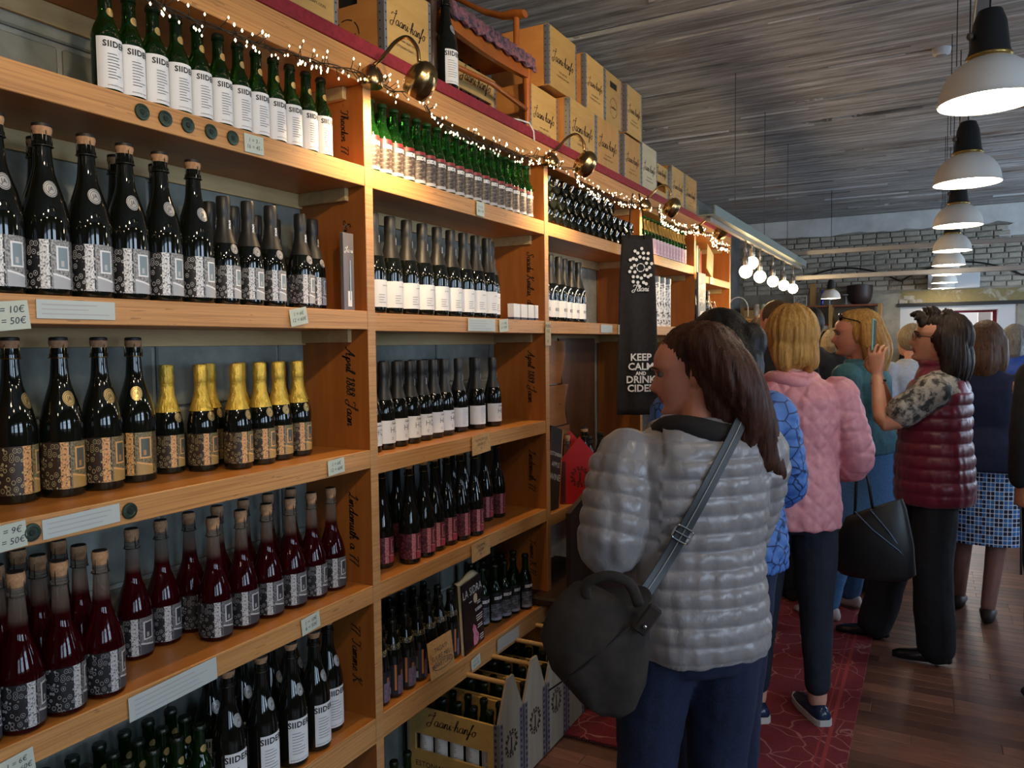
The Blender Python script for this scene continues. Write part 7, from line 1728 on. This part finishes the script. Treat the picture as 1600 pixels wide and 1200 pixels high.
# woman with sunglasses in teal jacket
b7, Mh7 = person((1.06, 4.52), 72, 'blonde woman with sunglasses on her head and teal jacket', dict(
    H=1.66, voxel=.0065, face=True, hyaw=22, hpitch=-4, hs=1.06, skin=SK2, hairm=H_blond, hvox=.007, hamp=.008, hfreq=28, seed=3, brow=H_short,
    hair=[('e', (0, -.050, .138), (.095, .100, .112)), ('e', (0, -.010, .182), (.080, .088, .068)), ('c', [(-.05, -.09, .13), (-.06, -.11, .02), (-.055, -.10, -.09)], [.05, .055, .03]), ('c', [(.05, -.09, .13), (.06, -.11, .02), (.055, -.10, -.09)], [.05, .055, .03]), ('c', [(0, -.10, .13), (0, -.13, .02), (0, -.12, -.10)], [.055, .055, .03]), ('c', [(-.082, -.055, .15), (-.088, -.065, .05), (-.083, -.07, -.07)], [.03, .034, .02])],
    pants=(M_denim, (.105, .075, .060)), shoes=mat('pale_trainer', (.5, .42, .40), .6),
    legL=[(-.085, 0, .86), (-.12, .03, .47), (-.14, .10, .075)], 
    top=dict(mat=M_teal, hem=.92, hemw=.20, ex=.03, armr=(.08, .07, .055), wrinkle=.010, scarf=(M_teal, 'hood'))))
sgb = MB()
for sg in (-1, 1): sgb.ell((sg * .035, .060, .215), (.030, .012, .024), 14, 8, Mh7 @ Matrix.Rotation(0, 4, 'X')); sgb.tube([(sg * .062, .05, .21), (sg * .088, -.02, .185), (sg * .09, -.06, .16)], .003, 6, Mh7)
obj('sunglasses', sgb.mesh('s', True), mat('sunglass_black', (.01, .008, .008), .12), b7)
sk7 = MB(); R = []
for i in range(10):
    z = .50 + .45 * i / 9; R.append([(.21 * math.cos(a) * (1.12 - .12 * i / 9), .16 * math.sin(a) * (1.12 - .12 * i / 9), z) for a in np.linspace(0, 2 * PI, 30, endpoint=False)])
obj('denim_skirt', sk7.loft(R).mesh('s', True, 60), M_denim, b7)

# woman in navy sweater and tile-pattern skirt
person((1.655, 4.87), -4, 'woman in navy sweater and blue tile-pattern skirt', dict(
    H=1.60, girth=1.12, voxel=.009, hyaw=-6, hairm=H_bob, hvox=.007, hamp=.004, hfreq=40, seed=4, skin=skin_mat('tights', (.22, .10, .08), (.28, .13, .10)),
    hair=[CAP, ('e', (0, -.025, .125), (.094, .110, .112)), ('c', [(0, -.06, .12), (0, -.08, .02), (0, -.075, -.045)], [.075, .078, .065]), ('c', [(-.06, -.03, .12), (-.066, -.04, .02), (-.060, -.04, -.05)], [.045, .045, .032]), ('c', [(.06, -.03, .12), (.066, -.04, .02), (.060, -.04, -.05)], [.045, .045, .032])],
    armL=[(-.175, 0, 1.27), (-.215, .06, 1.03), (-.14, .22, .95)], armR=[(.175, 0, 1.27), (.225, .06, 1.03), (.15, .22, .95)],
    legL=[(-.085, 0, .84), (-.09, .03, .46), (-.11, .08, .08)], legR=[(.085, 0, .84), (.07, -.02, .46), (.035, -.10, .085)],
    skirt=(M_skirt, .42, .90, .205, .215), shoes=mat('brown_shoe', (.025, .014, .012), .5),
    top=dict(name='sweater', mat=M_navysw, hem=.82, hemw=.215, waist=.20, ex=.02, armr=(.080, .070, .052))))
# bystanders further back
person((.60, 4.66), 20, 'man with short brown hair and dark clothes left of the blonde head', dict(
    H=1.755, voxel=.010, hyaw=30, hs=1.04, hairm=H_short, hvox=.009, hamp=.003, skin=SK2, face=True, hair=[('e', (0, -.014, .150), (.081, .099, .092))], group='bystanders',
    pants=(M_blk, (.11, .08, .07)), shoes=M_black, top=dict(mat=M_black, ex=.02, hem=.85)))
person((.69, 5.45), 5, 'dark-capped bystander behind the pink jacket', dict(
    H=1.735, voxel=.012, hyaw=0, hairm=H_black, hvox=.01, skin=SK2, hair=[('e', (0, -.026, .142), (.086, .102, .102))], group='bystanders',
    pants=(M_blk, (.11, .08, .07)), shoes=M_black, top=dict(mat=M_black, ex=.02, hem=.85)))
person((.36, 5.55), 10, 'dark-haired bystander close to the shelving end', dict(
    H=1.70, voxel=.012, hairm=H_dark, hvox=.01, skin=SK2, hair=[('e', (0, -.02, .132), (.094, .108, .108))], group='bystanders',
    pants=(M_blk, (.11, .08, .07)), shoes=M_black, top=dict(mat=M_black, ex=.02, hem=.85)))
person((.80, 5.85), -20, 'ash-blonde bystander in black and grey below the bookshelf', dict(
    H=1.585, voxel=.012, hairm=H_ash, hvox=.009, skin=SK1, hair=[CAP, ('e', (0, -.03, .12), (.096, .108, .112)), ('c', [(0, -.06, .10), (0, -.07, .0)], [.085, .06])], group='bystanders',
    pants=(M_blk, (.11, .08, .07)), shoes=M_black, top=dict(mat=cloth('grey_vest', (.06, .06, .075), (.10, .10, .12), .8, 40), ex=.02, hem=.85)))
person((1.06, 5.10), 82, 'face peeking out behind the blonde profile', dict(
    H=1.56, voxel=.007, face=True, hairm=H_ash, hvox=.009, skin=SK2, hyaw=18, hair=[('e', (0, -.048, .130), (.090, .095, .108))], group='bystanders',
    pants=(M_blk, (.11, .08, .07)), shoes=M_black, top=dict(mat=M_black, ex=.02, hem=.85)))
person((1.27, 6.25), 40, 'bystander in pale blue shirt behind the teal jacket', dict(
    H=1.62, voxel=.012, hairm=H_ash, hvox=.01, skin=SK1, hair=[CAP, ('e', (0, -.03, .13), (.092, .106, .108))], group='bystanders',
    pants=(M_blk, (.11, .08, .07)), shoes=M_black, top=dict(name='shirt', mat=M_ltblue, ex=.03, hem=.85)))
person((1.185, 11.05), 60, 'short-haired man in black shirt standing at the doorway', dict(
    H=1.70, voxel=.012, hairm=H_short, hvox=.01, hyaw=20, skin=SK2, hair=[('e', (0, -.026, .142), (.080, .100, .098))], group='bystanders',
    pants=(M_blk, (.11, .08, .07)), shoes=M_black, top=dict(name='shirt', mat=M_black, ex=.018, hem=.85)))
person((1.985, 7.40), -10, 'grey-haired person in cobalt blue printed top', dict(
    H=1.62, girth=1.1, voxel=.012, hairm=H_grey, hvox=.009, skin=SK1, hair=[CAP, ('e', (0, -.025, .125), (.098, .108, .112)), ('c', [(0, -.06, .10), (0, -.07, .01)], [.085, .065])], group='bystanders',
    pants=(M_blk, (.11, .08, .07)), shoes=M_black, top=dict(name='blouse', mat=M_cobalt, ex=.02, hem=.85)))
# person cut by the right picture edge, holding a slim rod
b13, _ = person((1.935, 3.76), 20, 'person in black at the right picture edge holding a thin rod', dict(
    H=1.74, voxel=.0062, hairm=H_grey, hvox=.01, skin=SK3, hair=[('e', (0, -.026, .142), (.084, .102, .100))],
    armL=[(-.18, 0, 1.36), (-.225, -.03, 1.12), (-.215, .02, .955)], handL=((.0, .05, -1), (.9, .1, .1), .95, -1),
    armR=[(.18, 0, 1.36), (.22, .1, 1.12), (.0, .25, 1.22)],
    legL=[(-.10, 0, .90), (-.10, .02, .5), (-.12, -.04, .08)],
    pants=(M_blk, (.12, .09, .085)), shoes=M_black, top=dict(mat=M_black, hem=.84, ex=.02, armr=(.075, .062, .050))))
rd = obj('thin_rod', MB().tube([(0, 0, .0), (.005, -.01, -.30)], .0045, 8).mesh('r', True), mat('rod_dark', (.10, .10, .10), .3, .6), None, (1.725, 3.695, .86)); tag(rd, 'thin dark metal rod hanging from a hand at right edge', 'rod')
